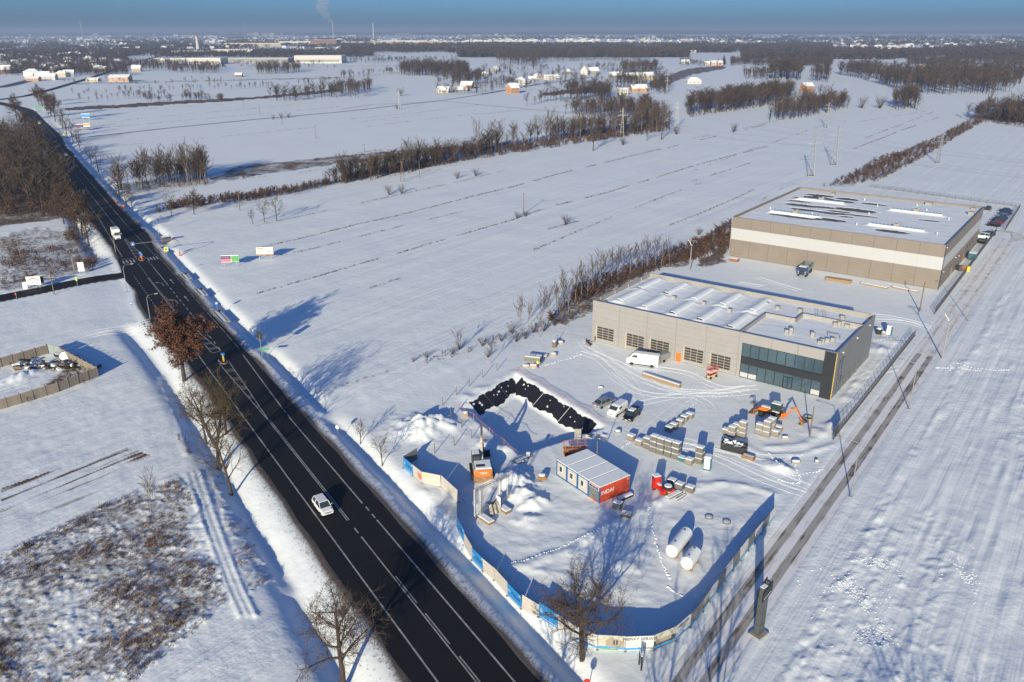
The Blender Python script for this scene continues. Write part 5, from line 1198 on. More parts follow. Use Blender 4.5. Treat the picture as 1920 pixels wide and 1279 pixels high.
t = thing('cables', 'black cables lying on the snow by the pit corner', 'cable', (0, 0, 0)); P = [at(972 + 28 * math.cos(k * .9) * (k % 3 + 1) / 3 + k * 1.2, 862 + 9 * math.sin(k * .7)) for k in range(12)]; MB().path([(a, b, c + .06) for a, b, c in P], .045, 5).build('cable', M_BLACK, t)
# steel lattice frame with torn banner
t = thing('lattice_frame', 'bare steel lattice billboard frame with a torn banner on concrete blocks', 'frame', at(922, 962), math.atan2(G(968, 935)[1] - G(905, 965)[1], G(968, 935)[0] - G(905, 965)[0]))
def truss(mb, p, q, w=.32, n=10):
    p, q = Vector(p), Vector(q); d = (q - p).normalized(); a = Vector((0, 1, 0)); b = d.cross(a).normalized()
    cs = [(a + b) * w / 2, (a - b) * w / 2, (-a - b) * w / 2, (-a + b) * w / 2]
    for c in cs: mb.tube(p + c, q + c, .028, n=4)
    for i in range(n):
        u0, u1 = p + (q - p) * i / n, p + (q - p) * (i + 1) / n
        for k in range(4): mb.tube(u0 + cs[k], u1 + cs[(k + 1) % 4], .016, n=3, cap=False)
fr = [((-2.9, 0, .6), (-2.9, 0, 5.0)), ((-1.9, 0, .5), (-1.9, 0, 5.0)), ((1.6, 0, .5), (1.6, 0, 5.0)), ((3.1, 0, 1.2), (3.1, 0, 5.0)), ((-2.9, 0, 4.9), (3.1, 0, 4.9)), ((-2.9, 0, 1.1), (3.1, 0, 1.5))]
for p, q in fr: mb = MB(); truss(mb, p, q); mb.build('truss', M_STEEL, t)
for x, y in ((-1.9, -1.0), (1.7, -.4)):
    b_ = MB().box((x, y, .25), (1.0, 2.6, .5)).build('ballast_block', mat('block_brown', (.24, .16, .10), .9), t); MB().box((x, y, .54), (1.0, 2.6, .14), bevel=.06).build('snow_cap', M_SNOW, b_)
cl = MB()
for k in range(14):
    x0, x1 = -.9 + k * .15, -.9 + (k + 1) * .15; y0, y1 = -.35 + .25 * math.sin(k * 1.3), -.35 + .25 * math.sin((k + 1) * 1.3); cl.face([(x0, y0 - .3, .1), (x1, y1 - .3, .1), (x1, y1 * .6, 2.0 - .5 * abs(math.sin((k + 1) * .9))), (x0, y0 * .6, 2.0 - .5 * abs(math.sin(k * .9)))])
cl.build('torn_banner', mat('banner_grey', (.28, .26, .23), .8, 0, .5, 2), t)
MB().box((1.1, -.2, 1.4), (.06, .9, 2.0)).box((-2.4, -.1, 1.9), (1.0, .05, 1.6), .3).build('torn_panel', M_WHITE, t); MB().face([(-1.3, -.1, 2.3), (0, -.4, 1.5), (.9, -.1, 2.1), (0, -.2, 1.9)]).build('black_tarp', M_BLACK, t)
# ------------------------------------------------------------------ worker
def worker():
    x, y, z = at(1008.5, 690)
    t = thing('person', 'person in a yellow high-visibility vest standing by the grey-green crate', 'person', (x, y, z), SH(.3, -1))
    me = bpy.data.meshes.new('body')
    vs = [(0, 0, .95), (0, 0, 1.15), (.02, 0, 1.38), (.03, 0, 1.52), (.05, 0, 1.66), (.05, 0, 1.76), (0, .11, .9), (.03, .12, .5), (0, .12, .09), (.16, .13, .04), (0, -.11, .9), (.0, -.13, .5), (-.04, -.13, .09), (.12, -.14, .04), (.02, .2, 1.40), (.05, .26, 1.12), (.16, .22, .92), (.21, .2, .85), (.02, -.2, 1.40), (.0, -.27, 1.12), (.08, -.24, .90), (.12, -.23, .83)]
    es = [(0, 1), (1, 2), (2, 3), (3, 4), (4, 5), (0, 6), (6, 7), (7, 8), (8, 9), (0, 10), (10, 11), (11, 12), (12, 13), (2, 14), (14, 15), (15, 16), (16, 17), (2, 18), (18, 19), (19, 20), (20, 21)]
    rs = [.16, .155, .16, .06, .105, .08, .105, .075, .055, .05, .105, .075, .055, .05, .07, .055, .042, .04, .07, .055, .042, .04]
    me.from_pydata(vs, es, []); o = link('body', me, t)
    sm = o.modifiers.new('skin', 'SKIN'); o.modifiers.new('sub', 'SUBSURF').levels = 1
    for i, r in enumerate(rs): me.skin_vertices[0].data[i].radius = (r, r)
    me.skin_vertices[0].data[0].use_root = True
    bpy.context.view_layer.update(); me2 = bpy.data.meshes.new_from_object(o.evaluated_get(bpy.context.evaluated_depsgraph_get())); o.modifiers.clear(); o.data = me2
    mk = [mat('work_trousers', (.035, .04, .06), .9), mat('skin_tone', (.45, .27, .19), .6)]
    me2.materials.clear(); [me2.materials.append(q) for q in mk]
    for p in me2.polygons: c = p.center; p.material_index = 1 if (c.z > 1.52 or (c.z < .93 and abs(c.y) > .19)) else 0
    MB().lathe([(.15, .98), (.205, 1.0), (.20, 1.2), (.215, 1.40), (.12, 1.5), (.07, 1.5)], n=14).build('vest', mat('hi_vis_yellow', (.75, .80, .03), .6), t)
    for s in (-1, 1): MB().tube((.02, s * .2, 1.42), (.04, s * .27, 1.14), .085, .07, 8).build('sleeve', mat('hi_vis_yellow', (.75, .80, .03)), t)
    MB().lathe([(.21, 1.1), (.213, 1.12), (.213, 1.17), (.21, 1.18)], n=14).build('reflective_band', M_LENS, t)
    MB().lathe([(.16, 1.72), (.125, 1.73), (.12, 1.80), (.07, 1.86), (.01, 1.87)], (.05, 0, 0), 12).build('helmet', M_YELLOW, t)
worker()
# ------------------------------------------------------------------ hoarding round the near corner of the site
M_HB = mat('banner_blue', (.018, .21, .52), .5, 0, .05); M_HBEIGE = mat('banner_beige', (.47, .44, .395), .7, 0, .06, 1); M_HW = mat('banner_white', (.54, .54, .54), .6, 0, .03); M_HCY = mat('banner_cyan', (.035, .28, .55), .5); M_INK = mat('print_dark', (.03, .04, .06), .6); M_HG = mat('banner_grey2', (.16, .16, .15), .7, 0, .2, 1.5)
M_HSKY = mat('banner_sky', (.42, .42, .36), .6, 0, .15, 1.5); M_HBLD = mat('print_building', (.30, .25, .20), .6); M_HDARK = mat('print_dusk', (.09, .07, .07), .6, 0, .5, 1.5); M_HGRN = mat('print_grass', (.16, .30, .06), .7)
HOARD = [((757, 878), (775, 893), 'blue'), ((775, 893), (792, 907), 'beige_o'), ((792, 907), (827, 914), 'beige_y'), ((827, 914), (858, 943), 'beige'), ((858, 943), (856, 988), 'beige'), ((856, 988), (870, 1015), 'blue'), ((870, 1015), (885, 1041), 'beige'), ((885, 1041), (906, 1062), 'blue'), ((906, 1062), (927, 1080), 'beige'), ((927, 1080), (952, 1108), 'beige'), ((952, 1108), (978, 1134), 'blue'), ((978, 1134), (1010, 1154), 'beige'), ((1010, 1154), (1046, 1177), 'blue'), ((1046, 1177), (1077, 1200), 'beige'), ((1077, 1200), (1120, 1219), 'stary'), ((1120, 1219), (1172, 1222), 'hall'), ((1172, 1222), (1225, 1220), 'nowy'), ((1225, 1220), (1266, 1203), 'dusk'), ((1266, 1203), (1293, 1179), 'white'),
         ((1293, 1179), (1316, 1150), 'grey'), ((1316, 1150), (1329, 1130), 'dusk'), ((1329, 1130), (1343, 1112), 'white'), ((1343, 1112), (1358, 1091), 'grey'), ((1358, 1091), (1373, 1072), 'white'), ((1373, 1072), (1387, 1054), 'grey'), ((1387, 1054), (1401, 1036), 'white'), ((1401, 1036), (1414, 1019), 'grey'), ((1414, 1019), (1427, 1003), 'white'), ((1427, 1003), (1440, 987), 'grey'), ((1440, 987), (1452, 972), 'white')]
hoard = thing('hoarding', 'curved site hoarding of blue, beige and printed banner panels at the near corner', 'fence')
for a, b, kind in HOARD:
    pa, pb = Vector(G(*a)), Vector(G(*b)); d = pb - pa; L = d.length; c = (pa + pb) / 2; z0 = (hz(*pa) + hz(*pb)) / 2 + .08; Hh = 2.0
    ang = math.atan2(d.y, d.x); base = kind.split('_')[0]
    m = {'blue': M_HB, 'beige': M_HBEIGE, 'nowy': M_HW, 'white': M_HW, 'stary': M_HW, 'hall': M_HSKY, 'dusk': M_HDARK, 'grey': M_HG}[base]
    p = MB().box((0, 0, Hh / 2), (L - .06, .035, Hh)).build('panel', m, hoard, (c.x, c.y, z0), ang); p.rotation_euler[0] = rnd.uniform(-.05, .05)
    F = -.03
    def bar(nm, x0, x1, za, zb, mm, k=1): MB().box((((x0 + x1) / 2 - .5) * (L - .06), F * (1 + .25 * k) , (za + zb) / 2), ((x1 - x0) * (L - .06), .012, zb - za)).build(nm, mm, p)
    rot = (math.pi / 2, 0, 0)
    if base == 'blue':
        bar('white_stripe', 0, 1, .22, .30, M_HW); text_mesh('lettering', 'Polmet', .62, M_INK, p, (.12 * L, F - .02, 1.12), rot, .004); text_mesh('logo', 'D', .62, M_HW, p, (-.34 * L, F - .02, 1.15), rot, .004); bar('stamp', .86, .97, 1.6, 1.85, M_HBEIGE)
    elif base in ('nowy', 'stary', 'white', 'dusk', 'grey'):
        bar('blue_stripe', 0, 1 if base != 'nowy' else .58, .16, .42, M_HCY)
        if base == 'nowy': text_mesh('lettering', 'NOWY SERWIS', .56, M_INK, p, (0, F - .02, 1.62), rot, .004); text_mesh('logo_text', 'Polmet', .36, M_INK, p, (.3 * L, F - .02, .35), rot, .004)
        if base == 'stary': text_mesh('lettering', 'START', .5, M_INK, p, (.2 * L, F - .02, 1.6), rot, .004)
        if a == (1266, 1203): text_mesh('lettering', 'MERCEDES', .46, M_INK, p, (0, F - .02, 1.6), rot, .004)
        if base == 'dusk': bar('print_sky', 0, 1, 1.1, 1.98, M_HSKY); bar('print_hall', .1, .8, .7, 1.2, M_HBLD, 2)
    elif base == 'hall':
        bar('blue_stripe', 0, 1, .2, .48, M_HCY); bar('grass_stripe', .1, .75, .06, .2, M_HGRN)
        q = MB(); W_ = L - .06
        q.face([(-.06 * W_, F - .015, .48), (.46 * W_, F - .015, .48), (.46 * W_, F - .015, 1.25), (-.06 * W_, F - .015, 1.8)]); q.face([(-.22 * W_, F - .015, .48), (-.06 * W_, F - .015, .48), (-.06 * W_, F - .015, 1.75), (-.22 * W_, F - .015, 1.3)]); q.build('printed_building', M_HBLD, p)
        for xx in (.06, .16): bar('printed_window', .5 + xx, .56 + xx, .8, 1.4, M_GLASS, 3)
        text_mesh('lettering', 'polmet.eu', .22, M_HW, p, (.1 * L, F - .025, .34), rot, .004)
    if kind == 'beige_o': bar('orange_notice', .55, .95, .5, 1.4, M_ORANGE)
    if kind == 'beige_y': bar('yellow_notice', .18, .32, 1.3, 1.7, M_YELLOW)
    MB().tube((-L / 2, .05, -.4), (-L / 2, .05, Hh + .05), .035, n=6).build('post', M_STEEL, p)
    MB().tube((-L / 2, .05, Hh * .8), (-L / 2, 1.3, -.1), .025, n=5).build('stay', M_STEEL, p)
    MB().box((-L / 2, .1, .0), (.3, .6, .14)).build('foot_block', M_CONC, p)
# return leg of the hoarding by the pit
pa, pb = Vector(G(757, 878)), Vector(G(783, 862)); d = pb - pa; p = MB().box((d.length / 2, 0, 1), (d.length, .04, 2.0)).build('panel', M_HG, hoard, (pa.x, pa.y, .1), math.atan2(d.y, d.x))

# mesh fences along the service road
def mesh_fence(label, pts, h=1.6, step=2.4, bottom=.25):
    t = thing('mesh_fence', label, 'fence'); pts = [Vector(S(*q)) for q in pts]
    for a, b in zip(pts, pts[1:]):
        n = max(1, round((b - a).length / step)); d = (b - a) / n; ang = math.atan2(d.y, d.x); L = d.length
        pm = MB()
        for z in (.1, h * .35, h * .68, h): pm.tube((0, 0, z), (L, 0, z), .022, n=4)
        for k in range(int(L / .2)): pm.tube((.1 + k * .2, 0, .05), (.1 + k * .2, 0, h), .012, n=3, cap=False)
        pm = pm.mesh('mesh_panel', [M_DARKSTEEL]); bm_ = MB().box((L / 2, 0, .02), (L - .08, .06, bottom)).mesh('plinth_slab', [M_CONC]); po = MB().box((0, 0, h / 2), (.07, .07, h + .15)).mesh('post', [M_DARKSTEEL])
        for k in range(n):
            o_ = a + d * k; z = hz(o_.x, o_.y); link('mesh_panel', pm, t, (o_.x, o_.y, z + .12), ang); link('plinth_slab', bm_, t, (o_.x, o_.y, z + .1), ang); link('post', po, t, (o_.x, o_.y, z), ang)
f0, f1 = toS(*G(1562, 826)), toS(*G(1716, 630))
mesh_fence('dark mesh fence between the service hall and the service road', [(f0[0], f0[1]), (f1[0], f1[1])])
g0, g1 = toS(*G(1752, 590)), toS(*G(1868, 435))
mesh_fence('dark mesh fence between the warehouse and the service road', [(g0[0], g0[1]), (g1[0], g1[1])])
mesh_fence('mesh fence enclosing the car park beyond the warehouse', [toS(*G(1885, 432)), toS(*G(1912, 390)), toS(*G(1630, 352))], 1.6, 3.0)
pa, pb = Vector(G(1563, 822)), Vector(G(1578, 800)); d = pb - pa
t = thing('banner_panels', 'two leaning banner panels at the near end of the mesh fence', 'banner', (pa.x, pa.y, hz(*pa)), math.atan2(d.y, d.x))
for k, m in ((0, M_HG), (1, M_HW)): MB().box((d.length * (k + .5) / 2, 0, 1.05), (d.length / 2 - .05, .04, 2.0)).build('panel', m, t)

# ------------------------------------------------------------------ lamps and poles
def street_lamp(label, base, h, arm, hd, curved=False, m=M_STEEL, group='street lamps'):
    t = thing('street_lamp', label, 'street lamp', base, hd, group)
    MB().tube((0, 0, -.2), (0, 0, h), .10, .06, 8).build('mast', m, t)
    pts = [(0, 0, h), (arm, 0, h + .15)] if not curved else [(0, 0, h), (.25, 0, h + .45), (.7, 0, h + .7), (arm, 0, h + .78)]
    MB().path(pts, .045, 6).build('arm', m, t); e = pts[-1]
    MB().box((e[0] + .3, 0, e[2]), (.75, .26, .12), bevel=.05).build('lamp_head', M_LENS if curved else M_STEEL, t)
    MB().box((0, 0, .05), (.4, .4, .14)).build('footing', M_CONC, t)
for i, (px, py) in enumerate(((1594.6, 933), (1704, 768), (1815, 603))): street_lamp(['slim street lamp by the service road, nearest the hoarding', 'slim street lamp by the service road beside the showroom', 'slim street lamp by the service road nearest the warehouse'][i], at(px, py), 8.9, 2.6, SH(-1, .0))
for i, (px, py, h) in enumerate(((282, 600, 5.2), (239, 549, 6.6), (217, 473, 4.6))): street_lamp(['curved street lamp beside the oak on the main road', 'curved street lamp at the mouth of the side road', 'curved street lamp next to the box truck'][i], at(px, py), h, 1.9, A_R - math.pi / 2, True)
street_lamp('grey street lamp far up the right verge of the main road', at(297, 438), 6.5, 1.6, A_R + math.pi / 2)
street_lamp('lamp standing among the brown shrubs by the side road', at(140, 512), 5.0, 1.5, A_R, True)
def wood_pole(label, base, h, cross, name='power_pole', r=.16, hd=A_U, group='wooden power poles'):
    t = thing(name, label, 'power pole', base, hd, group); MB().tube((0, 0, -.2), (0, 0, h), r, r * .7, 8).build('shaft', M_OLDWOOD if cross != 'v' else M_CONC, t)
    if cross == 't':
        MB().box((0, 0, h - .2), (1.6, .12, .12)).build('crossarm', M_OLDWOOD, t)
        for x in (-.7, 0, .7): MB().lathe([(.05, 0), (.07, .1), (.04, .22)], (x, 0, h - .14), 8).build('insulator', M_CONC, t)
    if cross == 'v':
        fr = MB().tube((0, 0, h - .2), (-1.1, 0, h + 1.3), .06, n=5).tube((0, 0, h - .2), (1.1, 0, h + 1.3), .06, n=5).tube((-.25, 0, h - .3), (-.6, 0, h + 1.3), .05, n=5).tube((.25, 0, h - .3), (.6, 0, h + 1.3), .05, n=5).tube((-1.5, 0, h + 1.3), (1.5, 0, h + 1.3), .07, n=5); fr.build('head_frame', M_STEEL, t)
        for x in (-1.4, 0, 1.4): MB().tube((x, 0, h + 1.25), (x, 0, h + .75), .06, n=6).build('insulator', M_CONC, t)
    return t
wood_pole('tall pole with a steel V head right of the service road', at(1766, 673), 8.4, 'v')
wood_pole('leaning bare pole between the halls', at(1724, 584), 7.4, None)
wood_pole('plain wooden post behind the backhoe loader', at(1518, 821), 5.6, None, r=.13)
wood_pole('pale pole with a V head behind the service hall at the hedge', at(1293, 508), 7.6, 'v')
for i, (px, py, h, c) in enumerate(((102, 552, 6.8, None), (41, 490, 7.0, 't'), (982, 403, 8.1, 't'), (593, 261, 8.5, 't'), (787, 334, 8.0, None), (530, 234, 8.5, 't'), (684, 292, 6.0, 't'), (488, 218, 9.0, 't'), (450, 395, 7.0, None), (458, 207, 8, 't'))):
    wood_pole(['brown pole in front of the side road', 'pole rising from the brown shrubs', 'pole alone in the middle of the wide field', 'pole in the field nearest the far track', 'pole at the edge of the willow hedge', 'pole beside the far field track', 'short pole before the willow hedge', 'small pole far off left in the fields', 'pole beside the bramble hedge near the alders', 'small far pole leftmost in the fields'][i], at(px, py), h, c)
t = thing('a_frame_pole', 'wooden A-frame power pole in front of the willows', 'power pole', at(755, 341), A_U)
for s in (-1, 1): MB().tube((s * 1.3, 0, -.2), (s * .15, 0, 9.0), .15, .11, 8).build('leg', M_OLDWOOD, t)
MB().box((0, 0, 9), (2.0, .14, .14)).build('crossarm', M_OLDWOOD, t)
def pylon(label, base, h, hd=A_U + .5):
    t = thing('pylon', label, 'pylon', base, hd, 'steel lattice pylons'); mb = MB(); w0, w1 = h * .065, .28; zs = [h * q for q in (0, .2, .38, .53, .66, .77, .87, .95, 1.0)]
    def c(z): 
        w = w0 + (w1 - w0) * min(1, z / (h * .77)); return [(w, w, z), (w, -w, z), (-w, -w, z), (-w, w, z)]
    for za, zb in zip(zs, zs[1:]):
        A, B = c(za), c(zb)
        for k in range(4): mb.tube(A[k], B[k], .07, n=4, cap=False).tube(A[k], B[(k + 1) % 4], .045, n=3, cap=False).tube(A[(k + 1) % 4], B[k], .045, n=3, cap=False).tube(B[k], B[(k + 1) % 4], .045, n=3, cap=False)
    mb.build('mast', M_STEEL, t)
    for zz, L, s in ((.76, 3.2, -1), (.76, 3.2, 1), (.9, 2.2, 1 if h > 18 else -1)): a = MB().tube((0, .25, h * zz), (s * L, 0, h * zz + .1), .06, n=4).tube((0, -.25, h * zz), (s * L, 0, h * zz + .1), .06, n=4).tube((0, 0, h * zz + 1.0), (s * L, 0, h * zz + .1), .05, n=4).build('crossarm', M_STEEL, t); MB().tube((s * L, 0, h * zz + .1), (s * L, 0, h * zz - 1.1), .06, n=5).build('insulator', M_CONC, a)
    MB().box((0, 0, .1), (w0 * 2.4, w0 * 2.4, .3)).build('footing', M_CONC, t)
PY = [((1520, 330), 19.5, 'lattice pylon nearest the warehouse roof, left one of the pair'), ((1563, 310), 19.4, 'lattice pylon right of the nearest pair'), ((1549, 240), 17, 'lattice pylon in front of the far wood'), ((1758, 306), 14, 'lattice pylon alone in the right field'), ((1166, 258), 18, 'lattice pylon left of the bare tree by the hedge'), ((1268, 240), 18, 'lattice pylon right of the bare tree by the hedge'), ((750, 205), 16, 'small far lattice pylon left of the village'), ((1250, 175), 17, 'far lattice pylon behind the hedge wood')]
for p, h, lb in PY: pylon(lb, at(*p), h)
def wire(label, pts, sag=1.5, r=.02):
    t = thing('power_line', label, 'wire'); mb = MB()
    for a, b in zip(pts, pts[1:]):
        P = [tuple(a[k] + (b[k] - a[k]) * i / 10 - (sag * 4 * (i / 10) * (1 - i / 10) if k == 2 else 0) for k in range(3)) for i in range(11)]; mb.path(P, r, 3)
    mb.build('wire', M_DARKSTEEL, t)
for k, (zz, off) in enumerate(((.76, -3), (.76, 3), (.9, 2))):
    def tp(p, h): x, y = G(*p); return (x + math.cos(A_U + .5) * off, y + math.sin(A_U + .5) * off, h * zz - 1)
    wire(['overhead wire on the left arms of the pylons', 'overhead wire on the right arms of the pylons', 'overhead wire on the upper arms of the pylons'][k], [tp((1166, 258), 18), tp((1520, 330), 19.5), (G(2150, 420)[0], G(2150, 420)[1], 13)], 3)
    wire(['second-line wire on the left arms', 'second-line wire on the right arms', 'second-line wire on the upper arms'][k], [tp((1268, 240), 18), tp((1563, 310), 19.4), (G(2150, 380)[0], G(2150, 380)[1], 13)], 3)
# ------------------------------------------------------------------ totem signs
x, y, z = at(1422, 1190); t = thing('totem_sign', 'tall grey totem sign with a slanted black head beside the service road', 'sign', (x, y, z), SH(.25, 1))
M_TOT = mat('totem_grey', (.085, .095, .10), .5, .2, .1, .8)  # grey darkened so the colour carries the shade on the sign
MB().box((0, 0, .12), (1.9, 1.5, .22), bevel=.05).build('plinth', M_CONC, t); MB().box((0, 0, 2.7), (1.05, .6, 5.2)).build('column', M_TOT, t)
for zz in (1.6, 3.2): MB().box((0, 0, zz), (1.08, .63, .03)).build('joint', M_DARKSTEEL, t)
recalc_o(MB().prism([(-.75, 4.9), (.9, 5.6), (.9, 7.2), (-.75, 6.1)], -.42, -.30).build('head_panel', M_ANTH, t)); recalc_o(MB().prism([(-.75, 4.9), (.9, 5.6), (.9, 7.2), (-.75, 6.1)], .30, .42).build('head_panel', M_ANTH, t))
MB().box((-.15, 0, 5.9), (.8, .5, 1.5)).box((.62, 0, 6.4), (.35, .4, 1.3)).build('light_core', M_TOT, t); MB().box((-.15, 0, 6.68), (.78, .48, .08)).build('snow_cap', M_SNOW, t)
for k in range(6): MB().box((-.45 + k * .22, -.43, 5.35 + k * .10), (.08, .02, .12)).build('lit_letter', M_WHITE, t)
x, y, z = at(1200, 1252); t = thing('small_totem', 'small black information sign on two posts in front of the hoarding', 'sign', (x, y, z), SH(.7, -.75))
for s in (-1, 1): MB().box((s * .45, 0, .95), (.12, .14, 1.9)).build('post', M_ANTH, t)
MB().box((0, 0, 1.25), (.75, .06, 1.05)).build('panel', M_ANTH, t)
for zz in (1.55, 1.2, .95): MB().box((.05, -.035, zz), (.45, .01, .06)).build('print_line', M_LENS, t)
MB().box((0, 0, 1.94), (1.0, .14, .06), bevel=.02).build('snow_cap', M_SNOW, t)
# ------------------------------------------------------------------ billboards and road signs
def billboard(label, base, hd, w, h, zb, paint, legs=2, fr=M_WHITE):
    t = thing('billboard', label, 'billboard', base, hd)
    MB().box((0, 0, zb + h / 2), (w, .12, h)).build('panel', fr, t)
    for k in range(legs): MB().box(((-.35 + .7 * k / max(1, legs - 1)) * w if legs > 1 else 0, .1, zb / 2), (.14, .14, zb + .2)).build('leg', M_STEEL, t)
    for nm, x0, x1, z0, z1, m in paint: MB().box((((x0 + x1) / 2 - .5) * w, -.07, zb + (z0 + z1) / 2 * h), ((x1 - x0) * w, .02, (z1 - z0) * h)).build(nm, m, t)
    MB().box((0, 0, zb + h + .03), (w, .14, .08), bevel=.03).build('snow_cap', M_SNOW, t)
    return t
FB = 0.12
M_PUR = mat('print_purple', (.10, .05, .13), .6); M_PINK = mat('print_pink', (.55, .16, .22), .6); M_GRN = mat('print_green', (.08, .35, .10), .6); M_OR2 = mat('print_orange', (.75, .28, .03), .6); M_CY = mat('print_blue', (.03, .25, .55), .6)
billboard('purple, pink and green billboard in the field by the junction', at(433, 500), FB, 5.0, 2.0, 1.3, [('print', 0, .56, .5, .95, M_PUR), ('print', 0, .56, .05, .5, M_PINK), ('print', .58, 1, .05, .95, M_GRN), ('print', .62, .95, .45, .55, M_WHITE), ('print', .08, .45, .68, .74, M_WHITE)])
bb = billboard('white billboard with orange edges in the field by the junction', at(498, 486), FB, 4.9, 2.2, 1.3, [('print', 0, 1, 0, .14, M_OR2), ('print', .05, .45, .8, .95, M_OR2), ('print', .12, .26, .3, .55, M_LENS), ('print', .45, .52, .3, .55, M_LENS), ('print', .72, .8, .35, .55, M_OLDWOOD)])
b3 = billboard('white billboard with a red arc among the brown shrubs', at(66, 541), A_U + .75, 3.6, 2.2, 1.4, [], 4)
arc = MB(); 
for k in range(10):
    a0, a1 = math.pi * (.05 + .09 * k), math.pi * (.05 + .09 * (k + 1)); arc.face([(1.5 * math.cos(a0), -.075, 1.75 + 1.55 * math.sin(a0)), (1.5 * math.cos(a1), -.075, 1.75 + 1.55 * math.sin(a1)), (1.4 * math.cos(a1), -.075, 1.75 + 1.3 * math.sin(a1)), (1.4 * math.cos(a0), -.075, 1.75 + 1.3 * math.sin(a0))])
arc.build('red_arc', M_RED, b3); text_mesh('lettering', 'Buma', .6, M_INK, b3, (.1, -.08, 2.05), (math.pi / 2, 0, 0))
billboard('black backed board beside the red-arc billboard', at(76, 538), A_U + .75, 2.2, 1.8, 1.5, [('print', .1, .8, .6, .7, M_LENS), ('print', .1, .6, .35, .42, M_LENS)], 2, M_BLACK)
billboard('upright white sign board in the shrubs at the junction', at(154, 513), A_U + .9, 1.6, 2.6, .7, [], 2)
billboard('small white utility cabinet beside the side road', at(48, 541), A_U + .7, 1.2, 1.6, .1, [], 2)
billboard('blue billboard in the far left field', at(162, 226), .1, 6, 3.0, 2.0, [('print', 0, 1, .1, .9, M_CY)])
billboard('purple billboard between the roadside trees', at(150, 246), .1, 5, 2.6, 2.0, [('print', 0, 1, .1, .9, M_PUR)])
billboard('orange billboard right of the purple one', at(164, 243), .1, 4.5, 2.2, 2.0, [('print', 0, 1, .3, .9, M_OR2)])
x, y, z = at(491, 667); t = thing('sign_post', 'black square signboard seen from behind on a pole by the ditch', 'sign', (x, y, z), -.5); MB().tube((0, 0, -.2), (0, 0, 4.6), .07, n=8).build('pole', M_STEEL, t); MB().box((0, 0, 4.5), (1.4, .1, 1.7)).build('board', M_DARKSTEEL, t)
x, y, z = at(498, 671); t = thing('sign_post', 'green place-name sign on two posts beside the ditch', 'sign', (x, y, z), .2); MB().box((0, 0, 2.0), (2.0, .06, .35)).build('board', mat('sign_green', (.02, .30, .12), .5), t)
for s in (-1, 1): MB().tube((s * .5, .05, -.2), (s * .5, .05, 2.1), .04, n=6).build('post', M_STEEL, t)
x, y, z = at(338, 478); t = thing('gantry_sign', 'overhanging gantry with a blue crossing sign above the main road', 'sign', (x, y, z), A_R + math.pi / 2)
MB().path([(0, 0, -.2), (0, 0, 4.4), (.5, 0, 5.2), (1.6, 0, 5.5), (12.5, 0, 5.6)], .10, 8).build('gantry_arm', M_STEEL, t); MB().box((12.7, 0, 5.6), (1.1, .12, 1.1)).build('crossing_sign', M_BLUE, t); MB().face([(12.35, .07, 5.3), (13.05, .07, 5.3), (12.7, .07, 5.95)][::-1]).face([(12.35, -.07, 5.3), (13.05, -.07, 5.3), (12.7, -.07, 5.95)]).build('white_triangle', M_WHITE, t)
for s in (-.25, .25): MB().lathe([(.1, 0), (.1, .15), (.05, .2)], (12.7 + s, 0, 6.15), 8).build('beacon', M_ORANGE, t)
MB().box((.1, 0, .7), (.4, .5, 1.2)).build('control_box', M_ORANGE, t)
def disc_sign(label, base, hd, m, shape='square', h=2.2, s=.8, post=M_STEEL, extra=None):
    t = thing('road_sign', label, 'road sign', base, hd); MB().tube((0, 0, -.2), (0, 0, h), .045, n=6).build('post', post, t)
    if shape == 'square': MB().box((0, -.05, h), (s, .05, s)).build('face', m, t)
    else: MB().lathe([(s / 2, -.03), (s / 2, .03)], (0, -.06, h), 18, axis='y').build('face', m, t)
    if extra: MB().box((0, -.085, h), (s * .5, .012, s * .45)).build('symbol', extra, t)
    return t
disc_sign('blue bus stop sign on the left verge opposite the arrows', at(249, 585), -.5, M_BLUE, extra=M_WHITE)
disc_sign('blue sign with a white arrow beside the planting boxes', at(408, 585), .3, M_BLUE, extra=M_WHITE)
M_FL = mat('fluorescent_yellow', (.72, .80, .05), .5)
disc_sign('fluorescent crossing sign on the right verge', at(314, 484), .4, M_FL, s=1.2, h=2.6, extra=M_BLUE)
disc_sign('fluorescent sign at the zebra of the side road', at(146, 538), A_U, M_FL, s=.9, h=2.2, extra=M_BLUE)
disc_sign('small orange marker on the near edge of the side road', at(32, 562), A_U, M_ORANGE, s=.6, h=1.6)
disc_sign('round speed sign at the right ditch near the bare saplings', at(634, 816), -.4, M_WHITE, 'round', 1.6, .7)
disc_sign('red bordered sign at the bottom edge by the hoarding', at(1100, 1290), 0, M_RED, 'round', 1.8, .7)
disc_sign('orange sign on the right verge beside the alder grove', at(219, 387), A_R - math.pi / 2, M_ORANGE, s=.8, h=2.0)
disc_sign('orange sign nearer the junction on the right verge', at(233, 398), A_R - math.pi / 2, M_ORANGE, s=.9, h=2.2)
disc_sign('small red ring sign on the verge before the grove', at(193, 343), 0, M_RED, 'round', 1.6, .8)
disc_sign('fluorescent sign far up the road by the crossing', at(122, 262), 0, M_FL, s=1.4, h=3.0)
t = thing('direction_sign', 'green direction sign far along the road', 'sign', at(74, 210), .2); MB().box((0, 0, 4.5), (6, .2, 1.2)).build('board', mat('sign_green', (.02, .30, .12)), t)
for s in (-1, 1): MB().box((s * 3.5, .15, 2), (.25, .2, 4.4)).build('post', M_STEEL, t)
